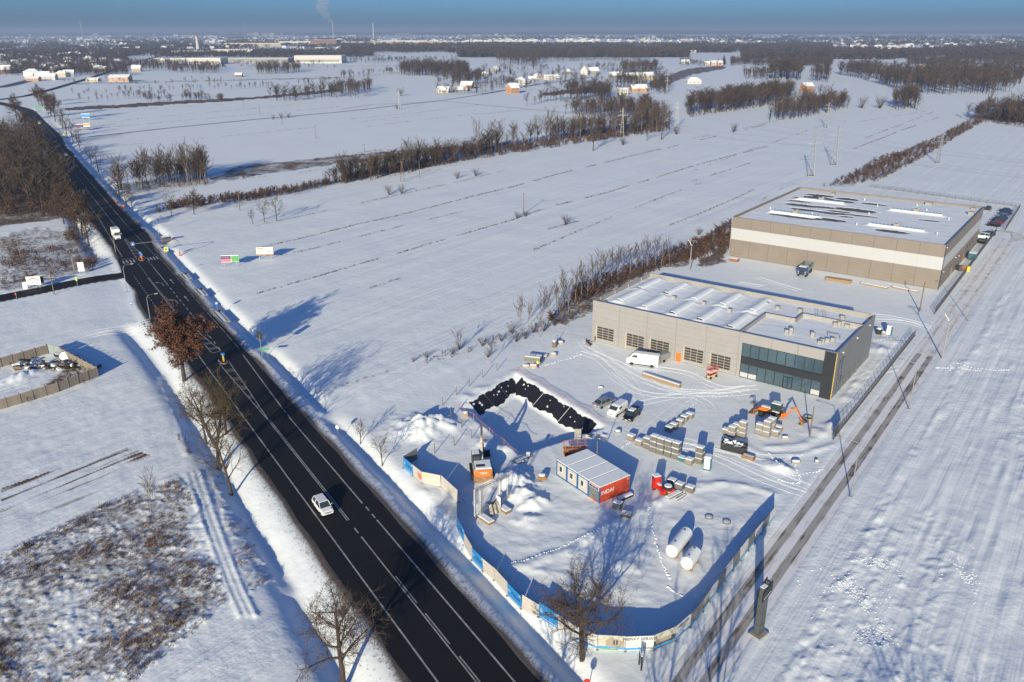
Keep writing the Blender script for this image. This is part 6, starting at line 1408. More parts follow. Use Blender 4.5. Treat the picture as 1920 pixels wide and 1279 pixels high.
for i, (s, w) in enumerate(((95.0, 5.9), (189.5, 6.1))):
    t = thing('traffic_island', ['kerbed traffic island with a yellow bollard and blue arrow sign by the oak', 'kerbed traffic island with a yellow bollard at the zebra crossing'][i], 'traffic island', (*RW(s, w), ROAD_Z), A_R)
    prof = [(1.6 * math.cos(k * math.pi / 6) + (.5 if math.cos(k * math.pi / 6) > 0 else -.5), .85 * math.sin(k * math.pi / 6)) for k in range(12)]
    MB().add([(a, b, 0) for a, b in prof] + [(a * .95, b * .92, .14) for a, b in prof], [tuple(range(12, 24))] + [(k, (k + 1) % 12, 12 + (k + 1) % 12, 12 + k) for k in range(12)]).build('kerb', mat('kerb_brown', (.20, .15, .12), .9), t)
    MB().add([(a * .8, b * .72, .148) for a, b in prof], [tuple(range(12))]).build('island_top', M_ASPH, t)
    for x in ((-.6,) if i == 0 else (-1.0, 1.2)):
        MB().box((x, 0, .7), (.22, .3, 1.15), bevel=.04).build('bollard', M_YELLOW if i == 0 else M_ORANGE, t); MB().tube((x, 0, 1.2), (x, 0, 1.6), .035, n=6).build('post', M_STEEL, t); MB().lathe([(.42, -.03), (.42, .03)], (x - .06, 0, 1.75), 16, axis='x').build('arrow_sign', M_BLUE, t); MB().box((x - .11, 0, 1.75), (.01, .1, .5), 0).build('arrow', M_WHITE, t)
t = thing('bus_shelter', 'small bus shelter on the right verge near the crossing gantry', 'bus shelter', at(313, 452), A_R + math.pi / 2)
MB().box((0, 0, 2.4), (3.2, 1.6, .12)).build('roof', M_DARKSTEEL, t); MB().box((0, 0, 2.5), (3.1, 1.5, .1), bevel=.05).build('roof_snow', M_SNOW, t); MB().box((0, -.7, 1.2), (3.0, .05, 2.2)).build('back_glass', M_PANEGLASS, t)
for x in (-1.5, 1.5): 
    for y in (-.7, .7): MB().box((x, y, 1.2), (.08, .08, 2.4)).build('post', M_ORANGE, t)
MB().box((0, -.4, .5), (2.4, .4, .06)).build('bench', M_WOOD, t)
for i, (px, py) in enumerate(((305, 470), (349, 520), (378, 550), (415, 595))):
    x, y, z = at(px, py); t = thing('planting_box', ['long snow-filled verge box nearest the bus shelter', 'long snow-filled verge box second from the shelter', 'long snow-filled verge box third from the shelter', 'long snow-filled verge box farthest from the shelter'][i], 'verge box', (x, y, z), A_R, 'verge drainage boxes'); L = 6 if i < 3 else 9
    for s in (-1, 1): MB().box((0, s * .9, .05), (L, .15, .4)).build('side_wall', M_CONC, t); MB().box((s * L / 2, 0, .05), (.15, 1.9, .4)).build('end_wall', M_CONC, t)
    MB().box((0, .3, .0), (L - .3, 1.2, .2), bevel=.08).build('snow_fill', M_SNOW, t); MB().lathe([(.3, 0), (.38, .3), (.1, .45)], (L / 2 - .6, -.3, .1), 8).build('dark_shrub', M_BRAMBLE, t)
# ------------------------------------------------------------------ walled yard at the left
M_WALL = mat('concrete_fence', (.235, .20, .165), .9, 0, .15, 1.2)
yard = thing('yard_wall', 'brown concrete panel wall round the scrap yard left of the road', 'wall')
def wall_run(pts, h=2.1):
    for a, b in zip(pts, pts[1:]):
        a, b = Vector(G(*a)), Vector(G(*b)); n = max(1, round((b - a).length / 2.1)); d = (b - a) / n; ang = math.atan2(d.y, d.x); L = d.length
        sl = MB().box((L / 2, 0, .24), (L - .16, .07, .47)).mesh('slab', [M_WALL]); po = MB().box((0, 0, 1.1), (.16, .18, 2.3)).mesh('post', [M_WALL])
        for k in range(n):
            o_ = a + d * k
            for r_ in range(4): link('slab', sl, yard, (o_.x, o_.y, .0 + r_ * .49), ang)
            link('post', po, yard, (o_.x, o_.y, 0), ang)
        link('post', po, yard, (b.x, b.y, 0), ang)
wall_run([(-40, 780), (40, 757), (110, 735), (184, 706), (116, 669)]); wall_run([(90, 663), (45, 676), (-40, 700)])
pa, pb = Vector(G(91, 662)), Vector(G(115, 668)); d = pb - pa; t = thing('yard_gate', 'pale sheet steel gate in the scrap yard wall', 'gate', (pa.x, pa.y, 0), math.atan2(d.y, d.x)); 
for k in range(2): MB().box((d.length * (k + .5) / 2, 0, 1.1), (d.length / 2 - .05, .06, 1.9)).build('gate_leaf', mat('gate_grey', (.25, .30, .29), .6), t)
rr = random.Random(5)
t = thing('scrap_heap', 'snowy heap of scrap and rubble inside the walled yard', 'scrap heap', at(85, 690))
for k in range(70): MB().box((rr.gauss(0, 4.0), rr.gauss(0, 1.2), .25 + rr.uniform(0, .5)), (rr.uniform(.4, 1.5), rr.uniform(.2, .8), rr.uniform(.15, .5)), rr.uniform(0, 3), bevel=.03).build('scrap_piece', rr.choice((M_SNOW, M_SNOW, M_DARKSTEEL, M_OLDWOOD, M_BLACK)), t)
for i, (px, py, rz) in enumerate(((113, 672, 0), (122, 674, .4))):
    t = thing('tractor_tyre', ['large black tractor tyre lying flat on the scrap heap', 'black tractor tyre leaning beside the flat one'][i], 'tyre', at(px, py, .7), rz); ty = MB().lathe([(.55, 0), (1.0, .0), (1.1, .2), (1.1, .45), (1.0, .62), (.55, .62), (.5, .31)], n=20).build('tyre', M_BLACK, t); ty.rotation_euler = (1.0 * i, .1, 0)
    MB().lathe([(.6, .6), (.95, .62), (.9, .7), (.62, .68)], n=20).build('snow_ring', M_SNOW, ty)
# ------------------------------------------------------------------ trees
def gen_tree(seed, h, levels, n1, n2, n3, n4=0, spread=.55, trunk_r=None, up=.35, bare_to=.3, lean=(0, 0), fork=False, leaves=0, min_r=.014):
    """returns (trunk builder, crown builder): tapered limbs, then fine twigs as slivers"""
    r = random.Random(seed); T, C = MB(), MB(); tr = trunk_r or h * .022
    def rv(): return Vector((r.gauss(0, 1), r.gauss(0, 1), r.gauss(0, 1)))
    tips = []
    def limb(p, d, L, rad, lev, kids):
        seg = max(2, 4 - lev); sides = (7, 5, 3, 3)[min(lev, 3)]; pts = [p.copy()]; cur = p.copy(); dd = d.normalized()
        for i in range(seg):
            dd = (dd + rv() * (.05 if lev == 0 else .16) + Vector((0, 0, up * .22 if lev else .1))).normalized(); cur = cur + dd * (L / seg); pts.append(cur.copy())
        mb = T if lev <= 1 else C
        end = .35 if lev == 0 else .25
        for i in range(seg):
            r0 = rad * (1 - (1 - end) * i / seg); r1 = rad * (1 - (1 - end) * (i + 1) / seg); mb.tube(pts[i], pts[i + 1], max(r0, min_r), max(r1, min_r), sides, cap=(i == seg - 1))
        if lev >= levels: tips.append((pts[-1], dd)); return
        n = kids[lev]
        for k in range(n):
            lo = bare_to if lev == 0 else .2
            f = lo + (1 - lo) * (k + r.random()) / n; i = min(int(f * seg), seg - 1); q = pts[i].lerp(pts[i + 1], f * seg - i)
            a = k * 2.4 + r.uniform(-.5, .5); side = Vector((math.cos(a), math.sin(a), 0)) if lev == 0 else rv().normalized()
            ax = (pts[i + 1] - pts[i]).normalized(); nd = (ax * (1 - spread) + side * spread + Vector((0, 0, up * .3))).normalized()
            nl = L * (r.uniform(.42, .62) if lev == 0 else r.uniform(.4, .65)) * (1.15 - .5 * f if lev == 0 else 1)
            if lev + 1 == levels: sliver(q, nd, nl)
            else: limb(q, nd, nl, rad * (1 - .6 * f) * .55, lev + 1, kids)
    def sliver(q, d, L):
        a = d.orthogonal().normalized(); a.rotate(Matrix.Rotation(r.uniform(0, 6.3), 3, d)); w = max(min_r, L * .012); m_ = q + d * L * .55 + rv() * L * .05; e = q + d * L + rv() * L * .1 + Vector((0, 0, L * .12))
        C.face([q - a * w, q + a * w, m_ + a * w * .8, m_ - a * w * .8]); C.face([m_ - a * w * .8, m_ + a * w * .8, e])
        tips.append((e, d)); tips.append((m_, d))
    kids = (n1, n2, n3, n4)
    if fork:
        limb(Vector((0, 0, -.2)), Vector((0, 0, 1)), h * .32, tr, 0, (1,) + kids[1:])
        base = Vector((0, 0, h * .30))
        for s in (-1, 1): limb(base, Vector((s * .35, r.uniform(-.2, .2), 1)), h * .66, tr * .7, 0, kids)
    else: limb(Vector((0, 0, -.3)), Vector((lean[0], lean[1], 1)), h * .86, tr, 0, kids)
    Lf = MB()
    if leaves:
        for k in range(leaves):
            p, d = r.choice(tips); c = p + rv() * .28; a = rv().normalized() * r.uniform(.10, .2); b = rv().normalized() * r.uniform(.10, .2); Lf.face([c - a, c + b, c + a, c - b])
    return T, C, Lf
def tree_meshes(kind, seed, *a, mt=None, mc=None, ml=None, **k):
    T, C, L = gen_tree(seed, *a, **k); t = T.mesh(kind + '_trunk', [mt or M_BARK], True); c = C.mesh(kind + '_crown', [mc or M_TWIG]); l = L.mesh(kind + '_leaves', [ml or M_LEAF]) if L.v else None
    return t, c, l
def plant(name, label, meshes, base, scale=1.0, rz=0.0, group=None, cat='tree', sz=None):
    t = thing(name, label, cat, base, rz, group); t.scale = (scale, scale, scale * (sz or 1)); link('trunk', meshes[0], t); link('crown', meshes[1], t)
    if meshes[2]: link('leaves', meshes[2], t)
    return t
M_TW2 = mat('olive_twigs', (.078, .056, .03), .95, 0, .3, .5)
plant('oak_tree', 'oak still holding brown leaves beside the main road', tree_meshes('oak', 4, 12.5, 3, 13, 7, 6, spread=.62, up=.25, bare_to=.36, trunk_r=.42, leaves=22000, min_r=.02), at(346, 714), 1.02)
plant('bare_tree', 'big forked bare tree overhanging the main road', tree_meshes('forked', 9, 12.5, 4, 10, 8, 7, n4=5, spread=.58, up=.3, bare_to=.12, trunk_r=.42, fork=True, mc=M_TW2), at(410, 868), 1.05, .3)
plant('bare_tree', 'slimmer bare tree just nearer than the forked one', tree_meshes('slim', 12, 11, 3, 12, 7, 7, spread=.55, up=.15, bare_to=.32, trunk_r=.26, mc=M_TW2), at(433, 917), 1.0, 1)
plant('bare_tree', 'brown trunked tree behind the forked one', tree_meshes('behind', 14, 10, 3, 10, 6, 6, spread=.55, bare_to=.3, trunk_r=.22, mc=M_TW2), at(386, 821), 1.0, 2)
plant('bare_tree', 'olive-brown crowned tree over the road verge right of the forked tree', tree_meshes('verge', 15, 10.5, 3, 12, 7, 7, spread=.6, bare_to=.3, trunk_r=.25, mc=M_TW2), (*RW(62, 13.6), .1), 1.0, .4)
plant('bare_tree', 'bare tree at the bottom edge left of the main road', tree_meshes('bottom', 21, 11.5, 4, 13, 8, 7, n4=6, spread=.62, up=.2, bare_to=.34, trunk_r=.33), at(643, 1275), 1.0, .7)
plant('bare_tree', 'round bare tree standing in front of the hoarding', tree_meshes('round', 33, 11, 4, 14, 8, 7, n4=6, spread=.64, up=.22, bare_to=.33, trunk_r=.34), at(1092, 1232), 1.0, .2)
PB = [tree_meshes('bare', 40 + k, 10, 3, 9, 5, 5, spread=.5 + .05 * k, up=.3, bare_to=.25, trunk_r=.19, min_r=.035) for k in range(4)]
PBI = [tree_meshes('birch', 50 + k, 10, 3, 9, 4, 5, spread=.34, up=.55, bare_to=.25, trunk_r=.11, min_r=.028, mt=M_BIRCH) for k in range(3)]
PW = [tree_meshes('willow', 60 + k, 10, 3, 10, 5, 5, spread=.36, up=.5, bare_to=.06, trunk_r=.16, min_r=.04, mc=M_TW2) for k in range(3)]
PP = [tree_meshes('leafy', 70 + k, 10, 3, 9, 5, 5, spread=.55, up=.25, bare_to=.28, trunk_r=.24, min_r=.04, leaves=2600, ml=mat('brown_leaves', (.06, .036, .023), .9, 0, .3, .5)) for k in range(2)]
def gen_bush(seed, h, n, w=.03, m=M_TWIG):
    r = random.Random(seed); T, C = MB(), MB()
    for k in range(n):
        a = r.uniform(0, 6.3); d = Vector((math.cos(a) * r.uniform(.1, .8), math.sin(a) * r.uniform(.1, .8), 1)).normalized(); L = h * r.uniform(.6, 1.05); p = Vector((r.gauss(0, .12), r.gauss(0, .12), -.1)); e = p + d * L
        (T if k < 8 else C).tube(p, e, w, w * .35, 3, cap=False)
        for j in range(4):
            q = p.lerp(e, r.uniform(.35, .95)); dd = (d + Vector((r.gauss(0, .6), r.gauss(0, .6), .3))).normalized(); C.tube(q, q + dd * L * r.uniform(.15, .35), w * .6, w * .2, 3, cap=False)
    return T.mesh('bush_trunk', [M_BARK]), C.mesh('bush_crown', [m]), None
PBU = [gen_bush(80 + k, 3.0, 34, .022) for k in range(3)]
ordw = ['first', 'second', 'third', 'fourth', 'fifth', 'sixth', 'seventh', 'eighth', 'ninth', 'tenth', 'eleventh', 'twelfth', 'thirteenth', 'fourteenth', 'fifteenth', 'sixteenth', 'seventeenth', 'eighteenth', 'nineteenth', 'twentieth']
def ordinal(k): return ordw[k] if k < 20 else ('twenty-' + ordw[k - 20] if k < 29 else f'{k + 1}th')
def row(name, protos, pts, where, group, base_h=10, cat='tree', sz=None):
    for k, (px, py, h) in enumerate(sorted(pts)):
        plant(name, f'{where[0]}, {ordinal(k)} from the left {where[1]}', protos[k % len(protos)], at(px, py), h / base_h, rnd.uniform(0, 6.28), group, cat, sz)
row('sapling', PB, [(675, 825, 4.2), (716, 866, 5.2)], ('slender bare sapling', 'on the snow left of the hoarding'), 'saplings by the ditch')
row('sapling', PBI, [(284, 965, 6.0), (299, 1028, 3.2)], ('thin upright sapling', 'in the rough ground bottom left'), 'saplings in the rough ground')
row('bare_tree', PB, [(496, 417, 7.5), (519, 415, 9.0), (474, 420, 5), (538, 500, .1)][:3], ('bare alder', 'of the small group in the field'), 'field alders')
row('bare_tree', PB, [(322, 404, 7.5), (1112, 283, 17), (1240, 262, 20), (1213, 264, 10)], ('bare tree', 'among those standing alone by hedges'), 'lone bare trees')
plant('leafy_bush', 'pale tan leafy tree in the bramble hedge', PP[0], at(364, 402), .75, 1)
row('shrub', PBU, [(1061, 421, 4.5), (970, 410, 3.2), (985, 406, 2.8), (1375, 248, 7), (730, 365, 5), (753, 362, 4.5), (857, 335, 4), (892, 330, 4.5), (528, 222, 5), (541, 221, 5), (512, 224, 4), (457, 335, 4), (1615, 203, 12), (1650, 203, 12), (745, 205, 5), (752, 180, 10), (1168, 272, 6), (1268, 252, 6), (620, 370, .1)][:-1], ('bare rounded shrub', 'of those scattered in the fields'), 'field shrubs', 3.0, 'shrub')
row('birch_tree', PBI, [(858, 660, 5), (920, 683, 5), (975, 618, 7.5), (1012, 632, 5), (1030, 600, 8), (1045, 592, 8), (1056, 580, 9), (1066, 585, 8), (1078, 570, 9), (1090, 562, 9), (1102, 560, 8), (1112, 548, 9), (1124, 544, 9), (1135, 530, 8.5), (1147, 533, 9), (1158, 525, 8), (1170, 520, 8.5), (1181, 520, 8), (1192, 515, 8), (1204, 510, 8.5), (1214, 508, 9), (1228, 505, 8.5), (1240, 500, 8), (1255, 498, 6), (1018, 606, 7), (990, 612, 6)], ('slender birch', 'along the hedge behind the service hall'), 'birches along the hedge')
row('shrub', PBU, [(848, 665, 2.2), (862, 655, 2.6), (800, 672, 1.8), (905, 648, 2.5), (940, 640, 2.4), (958, 622, 2.8), (968, 640, 2.6), (985, 635, 2.4), (1000, 622, 2.8), (1020, 620, 2.6), (915, 670, 2.2), (1040, 610, 2.8), (1055, 605, 2.8), (1070, 598, 2.6), (1160, 540, 2.6), (1120, 562, 2.8), (1095, 580, 2.8), (1310, 440, 3.0), (1275, 465, 3), (775, 680, 1.6)], ('low bare shrub', 'in the hedge left of the service hall'), 'hedge shrubs', 3.0, 'shrub')
row('roadside_tree', PP, [(32, 226, 16), (50, 250, 13), (104, 228, 17), (96, 218, 15), (88, 208, 15), (80, 200, 14), (72, 193, 14)], ('brown-leaved roadside tree', 'at the far bend of the main road'), 'brown trees at the bend')
row('roadside_tree', PB, [(126, 256, 13), (137, 266, 13), (151, 282, 9), (171, 305, 9), (184, 320, 12), (118, 246, 13), (220, 372, 9), (237, 384, 9), (247, 386, 7), (150, 268, 9)], ('bare roadside tree', 'along the right verge of the main road'), 'bare trees along the right verge')
row('roadside_tree', PP, [(153, 436, 13), (166, 454, 12), (143, 428, 12), (120, 420, 11), (134, 405, 13)], ('brown-leaved tree', 'at the corner of the left wood by the road'), 'brown trees at the wood corner')
for i, (x, y, h, k) in enumerate(((17, 49, 12, 0), (30, 31, 12, 1), (10, 44, 11, 2), (37, 28, 11, 3), (-2, 47, 11, 0))): plant('bare_tree', ['bare tree below the frame shading the service road, in its middle', 'bare tree below the frame right of the service road', 'bare tree below the frame left of the service road', 'bare tree below the frame shading the right field', 'bare tree below the frame by the main road'][i], PB[k], (x, y, 0), h / 10, i)
# individually standing trees of the nearer groves
def sample(poly, n, seed):
    r = random.Random(seed); P = GP(*poly); xs = [p[0] for p in P]; ys = [p[1] for p in P]; out = []
    A = np.array(P); 
    while len(out) < n:
        x, y = r.uniform(min(xs), max(xs)), r.uniform(min(ys), max(ys))
        if in_poly(np.array([x]), np.array([y]), P)[0]: out.append((x, y))
    return out
def grove(name, protos, poly, n, h, where, group, seed):
    pts = sorted(sample(poly, n, seed), key=lambda p: p[0] / p[1]); r = random.Random(seed)
    for k, (x, y) in enumerate(pts): plant(name, f'{where[0]}, {ordinal(k)} from the left {where[1]}', protos[r.randrange(len(protos))], (x, y, hz(x, y)), h * r.uniform(.6, 1.25) / 10, r.uniform(0, 6.3), group, 'tree')
grove('alder_tree', PBI + PB[:1], [(215, 372), (245, 357), (392, 346), (388, 332), (300, 336), (225, 348)], 46, 12, ('slim dark alder', 'in the grove right of the road'), 'alders of the grove beside the road', 5)
grove('willow_tree', PW, [(612, 350), (700, 338), (765, 326), (860, 305), (860, 298), (760, 312), (640, 338)], 26, 9.5, ('bushy multi-stemmed willow', 'in the hedge across the fields'), 'willows in the field hedge', 6)
grove('birch_tree', PBI + PW[:1], [(865, 303), (1000, 270), (1100, 262), (1250, 242), (1250, 234), (1100, 250), (1000, 260), (870, 292)], 40, 14, ('pale thin birch', 'in the tree line across the fields'), 'birches of the field tree line', 7)
grove('wood_tree', PB + PBI[:1], [(0, 400), (100, 400), (140, 396), (105, 320), (80, 275), (0, 270)], 40, 15, ('bare woodland tree', 'in the wood left of the main road'), 'trees of the left wood', 8)
grove('wood_tree', PB[:2] + PW, [(1437, 229), (1500, 222), (1560, 213), (1592, 204), (1585, 194), (1520, 200), (1450, 217)], 22, 15, ('dense dark tree', 'in the clump before the far house'), 'trees of the clump right of the middle', 9)
grove('wood_tree', PB[:2] + PW, [(1808, 224), (1850, 226), (1920, 236), (1975, 232), (1920, 216), (1850, 212)], 16, 16, ('dark bare tree', 'in the clump at the right edge'), 'trees of the right-hand clump', 10)

# ------------------------------------------------------------------ woods and scrub that read as one mass
def proto_wood(seed, n, w, trunk=True, lo=.3):
    r = random.Random(seed); V, F = [], []
    def tri(a, b, c): i = len(V); V.extend([a, b, c]); F.append((i, i + 1, i + 2))
    if trunk:
        for k in range(3):
            a, b = 2.1 * k, 2.1 * (k + 1); R = .018; tri((R * math.cos(a), R * math.sin(a), 0), (R * math.cos(b), R * math.sin(b), 0), (0, 0, .9))
    for k in range(n):
        z = lo + (1 - lo) * (k + r.random()) / n * .8; a = r.uniform(0, 6.28); L = r.uniform(.16, .30) * (1.2 - .6 * abs(z - .6)); rad = r.uniform(0, .05)
        p = (rad * math.cos(a), rad * math.sin(a), z); e = (p[0] + L * .75 * math.cos(a), p[1] + L * .75 * math.sin(a), min(1.02, z + L * .75)); sx, sy = -math.sin(a) * w, math.cos(a) * w
        tri((p[0] - sx, p[1] - sy, p[2] - w), (p[0] + sx, p[1] + sy, p[2] + w), e); m_ = (p[0] * .3 + e[0] * .7, p[1] * .3 + e[1] * .7, p[2] * .3 + e[2] * .7)
        b = a + r.choice((-1, 1)) * .9; e2 = (m_[0] + L * .45 * math.cos(b), m_[1] + L * .45 * math.sin(b), m_[2] + L * .35); tri((m_[0], m_[1], m_[2] - w), (m_[0], m_[1], m_[2] + w), e2)
    return np.array(V, np.float32), np.array(F, np.int32)
def scatter_mesh(name, protos, pts, hs, mats, seed=0, wscale=1.0):
    rs = np.random.RandomState(seed); Vs, Fs, base = [], [], 0; pts = np.asarray(pts, float); hs = np.asarray(hs, float); zz = height(pts[:, 0], pts[:, 1]); zz = np.where(pts[:, 1] > 700, 0, zz)
    which = rs.randint(0, len(protos), len(pts)); mi = []
    for k, (V, F) in enumerate(protos):
        sel = np.where(which == k)[0]
        if not len(sel): continue
        a = rs.uniform(0, 6.283, len(sel)); c, s = np.cos(a)[:, None], np.sin(a)[:, None]; h = hs[sel][:, None]; ws = wscale * rs.uniform(.8, 1.25, (len(sel), 1))
        X = (V[None, :, 0] * c - V[None, :, 1] * s) * h * ws + pts[sel, 0][:, None]; Y = (V[None, :, 0] * s + V[None, :, 1] * c) * h * ws + pts[sel, 1][:, None]; Z = V[None, :, 2] * h + zz[sel][:, None]
        Vs.append(np.stack([X, Y, Z], -1).reshape(-1, 3)); n = len(V); Fs.append((F[None] + (np.arange(len(sel)) * n)[:, None, None]).reshape(-1, 3) + base); base += n * len(sel)
        mi.append(np.full(len(sel) * len(F), k % len(mats)))
    return tag(link(name, raw_mesh(name, np.concatenate(Vs), np.concatenate(Fs), mats, np.concatenate(mi))), kind='stuff')
M_WOODD = mat('winter_wood', (.046, .034, .027), .95, 0, .3, .05); M_WOODP = mat('winter_wood_purple', (.066, .044, .033), .95, 0, .3, .05)
WP = [proto_wood(100 + k, 26, .013) for k in range(4)]; WF = [proto_wood(110 + k, 7, .085, True, .15) for k in range(3)]; WS = [proto_wood(120 + k, 16, .035, False, .0) for k in range(4)]
def rand_in(polys, seed):
    out, hs = [], []
    for poly, dens, h in polys:
        P = np.array(GP(*poly)); x0, y0 = P.min(0); x1, y1 = P.max(0); a = .5 * abs(sum(P[i - 1][0] * P[i][1] - P[i][0] * P[i - 1][1] for i in range(len(P)))); n = int(a * dens * ((x1 - x0) * (y1 - y0)) / max(a, 1)); rs = np.random.RandomState(seed + len(out))
        x, y = rs.uniform(x0, x1, n), rs.uniform(y0, y1, n); k = in_poly(x, y, [tuple(p) for p in P]); out += list(zip(x[k], y[k])); hs += list(h * rs.uniform(.55 if h < 4 else .7, 1.2, int(k.sum())))
    return out, hs
MIDW = [([(1290, 217), (1330, 213), (1400, 205), (1480, 190), (1490, 178), (1440, 178), (1330, 196), (1285, 208)], .035, 15), ([(1050, 212), (1100, 208), (1210, 204), (1255, 226), (1230, 238), (1170, 228), (1110, 222)], .03, 12), ([(1668, 205), (1722, 208), (1724, 197), (1672, 195)], .03, 17), ([(1393, 149), (1440, 151), (1440, 142), (1393, 140)], .012, 13), ([(1440, 151), (1500, 151), (1502, 139), (1440, 141)], .010, 24), ([(1520, 152), (1552, 156), (1552, 146), (1522, 144)], .012, 20), ([(1570, 140), (1640, 156), (1700, 174), (1760, 178), (1885, 177), (1925, 150), (1925, 140), (1700, 142), (1600, 130)], .0085, 19),
        ([(752, 143), (800, 143), (870, 151), (882, 136), (800, 129), (750, 133)], .011, 18), ([(930, 119), (1005, 131), (1012, 119), (1100, 114), (1218, 116), (1218, 107), (930, 107)], .0028, 19), ([(240, 130), (330, 138), (410, 138), (415, 127), (300, 119), (240, 119)], .006, 12), ([(483, 140), (562, 138), (562, 131), (483, 132)], .012, 15), ([(505, 190), (555, 190), (640, 183), (700, 168), (690, 162), (560, 180), (505, 184)], .012, 12), ([(640, 185), (700, 183), (700, 170), (640, 172)], .006, 14), ([(840, 165), (900, 158), (905, 148), (850, 150)], .01, 14), ([(1150, 168), (1250, 175), (1262, 160), (1160, 150)], .006, 15), ([(1060, 190), (1140, 192), (1150, 175), (1070, 172)], .012, 15), ([(1170, 140), (1230, 140), (1230, 127), (1165, 128)], .01, 15),
        ([(0, 400), (150, 405), (130, 340), (75, 265), (-150, 262), (-200, 400)], .022, 13), ([(145, 195), (310, 184), (310, 178), (150, 186)], .006, 7), ([(0, 300), (70, 285), (60, 262), (0, 262)], .02, 8), ([(300, 172), (420, 168), (420, 164), (300, 168)], .002, 7), ([(215, 372), (245, 357), (392, 346), (388, 330), (225, 346)], .05, 11), ([(612, 350), (700, 338), (765, 326), (905, 296), (905, 286), (760, 308), (640, 332)], .09, 8.5), ([(865, 303), (1000, 270), (1100, 262), (1255, 244), (1255, 232), (1100, 248), (870, 288)], .035, 11), ([(130, 180), (310, 174), (500, 166), (500, 162), (130, 175)], .0035, 7), ([(560, 160), (700, 150), (700, 146), (560, 156)], .005, 8), ([(640, 148), (750, 139), (750, 135), (640, 144)], .005, 10), ([(430, 169), (640, 159), (640, 156), (430, 165)], .004, 7), ([(640, 121), (860, 113), (860, 109), (640, 116)], .0022, 9), ([(1100, 131), (1240, 129), (1240, 125), (1100, 127)], .003, 11), ([(985, 200), (1060, 192), (1060, 186), (985, 194)], .012, 11), ([(1437, 230), (1500, 223), (1592, 204), (1585, 192), (1450, 215)], .03, 12), ([(1808, 224), (1920, 238), (1975, 232), (1920, 214), (1850, 210)], .025, 12)]
p_, h_ = rand_in(MIDW, 1); scatter_mesh('winter_wood', WP, p_, h_, [M_WOODD, M_WOODP], 3)
tag(scatter_mesh('undergrowth', WS, *rand_in([([(0, 408), (150, 410), (130, 340), (75, 265), (-150, 262), (-200, 410)], .12, 3.5), ([(218, 374), (245, 359), (392, 348), (388, 334), (225, 348)], .12, 2.0), ([(285, 404), (330, 392), (460, 378), (560, 362), (640, 342), (640, 338), (560, 352), (460, 366), (330, 382)], .5, 2.6), ([(640, 345), (860, 305), (860, 297), (640, 330)], .4, 2.8), ([(865, 304), (1100, 268), (1255, 245), (1255, 232), (1100, 250), (870, 288)], .16, 3.2), ([(1020, 612), (1080, 575), (1140, 545), (1230, 510), (1290, 492), (1368, 470), (1370, 418), (1290, 462), (1230, 488), (1140, 520), (1080, 545)], .55, 2.6), ([(740, 700), (850, 672), (950, 640), (1040, 612), (1050, 600), (950, 622), (850, 655)], .12, 1.2), ([(1535, 352), (1600, 328), (1690, 288), (1760, 258), (1812, 230), (1850, 226), (1805, 252), (1725, 300), (1645, 342)], .26, 2.3), ([(1640, 300), (1700, 285), (1700, 292), (1650, 318), (1580, 345), (1590, 335)], .2, 2.5), ([(1808, 226), (1920, 240), (1975, 235), (1920, 214), (1850, 210)], .06, 3), ([(0, 470), (150, 462), (185, 480), (175, 506), (60, 535), (0, 540)], .16, 1.6), ([(125, 455), (145, 455), (145, 440), (125, 440)], .5, 3.0), ([(150, 512), (180, 506), (182, 490), (150, 500)], .5, 2.4), ([(120, 705), (175, 700), (150, 668), (125, 680)], .6, 1.4), ([(0, 780), (180, 712), (190, 708), (0, 768)], .12, 1.2), ([(345, 850), (365, 860), (345, 820), (330, 820)], .8, 1.0), ([(1290, 222), (1480, 194), (1490, 186), (1290, 214)], .03, 3)], 2), [M_BRAMBLE, mat('russet_scrub', (.10, .055, .032), .95, 0, .3, .2)], 5, 1.4), kind='stuff')
# dry grass: rough ground bottom left, verges, and the balks between field strips
def proto_tuft(seed, n=7):
    r = random.Random(seed); V, F = [], []
    for k in range(n):
        a = r.uniform(0, 6.3); x, y = r.gauss(0, .25), r.gauss(0, .25); i = len(V); w = .05; V += [(x - w * math.sin(a), y + w * math.cos(a), 0), (x + w * math.sin(a), y - w * math.cos(a), 0), (x + .45 * math.cos(a) + r.gauss(0, .1), y + .45 * math.sin(a), r.uniform(.5, 1.0))]; F.append((i, i + 1, i + 2))
    return np.array(V, np.float32), np.array(F, np.int32)
TF = [proto_tuft(k) for k in range(6)]
gp, gh = rand_in([([(-40, 1060), (60, 1010), (260, 918), (330, 900), (365, 940), (395, 1040), (425, 1130), (390, 1165), (250, 1279), (-60, 1320)], 5.0, .52), ([(392, 870), (425, 890), (510, 1080), (470, 1110), (430, 1020)], 4.5, .5), ([(0, 450), (160, 440), (190, 490), (60, 535), (0, 545)], .9, .9), ([(740, 700), (950, 645), (1040, 612), (1040, 600), (850, 655)], .4, .5), ([(395, 335), (540, 305), (860, 275), (960, 264), (860, 288), (560, 316)], .12, .8)], 11)
gp, gh = np.array(gp), np.array(gh); kk = fbm(gp[:, 0] / 5, gp[:, 1] / 5, 77, 3) > -.12; clump = np.clip(fbm(gp[:, 0] / 5, gp[:, 1] / 5, 77, 3) * 1.6 + .6, .45, 1.5); gp, gh = gp[kk], (gh * clump)[kk]
scatter_mesh('dry_grass', TF, gp, gh, [M_GRASS, M_BRAMBLE, mat('frosted_grass', (.20, .135, .085), .95, 0, .3, .3)], 7, 1.2)
E_ = lambda *a: [(480 + x / 3.367, 180 + y / 3.367) for x, y in a]; F_ = lambda *a: [(960 + x / 3.367, 150 + y / 3.367) for x, y in a]
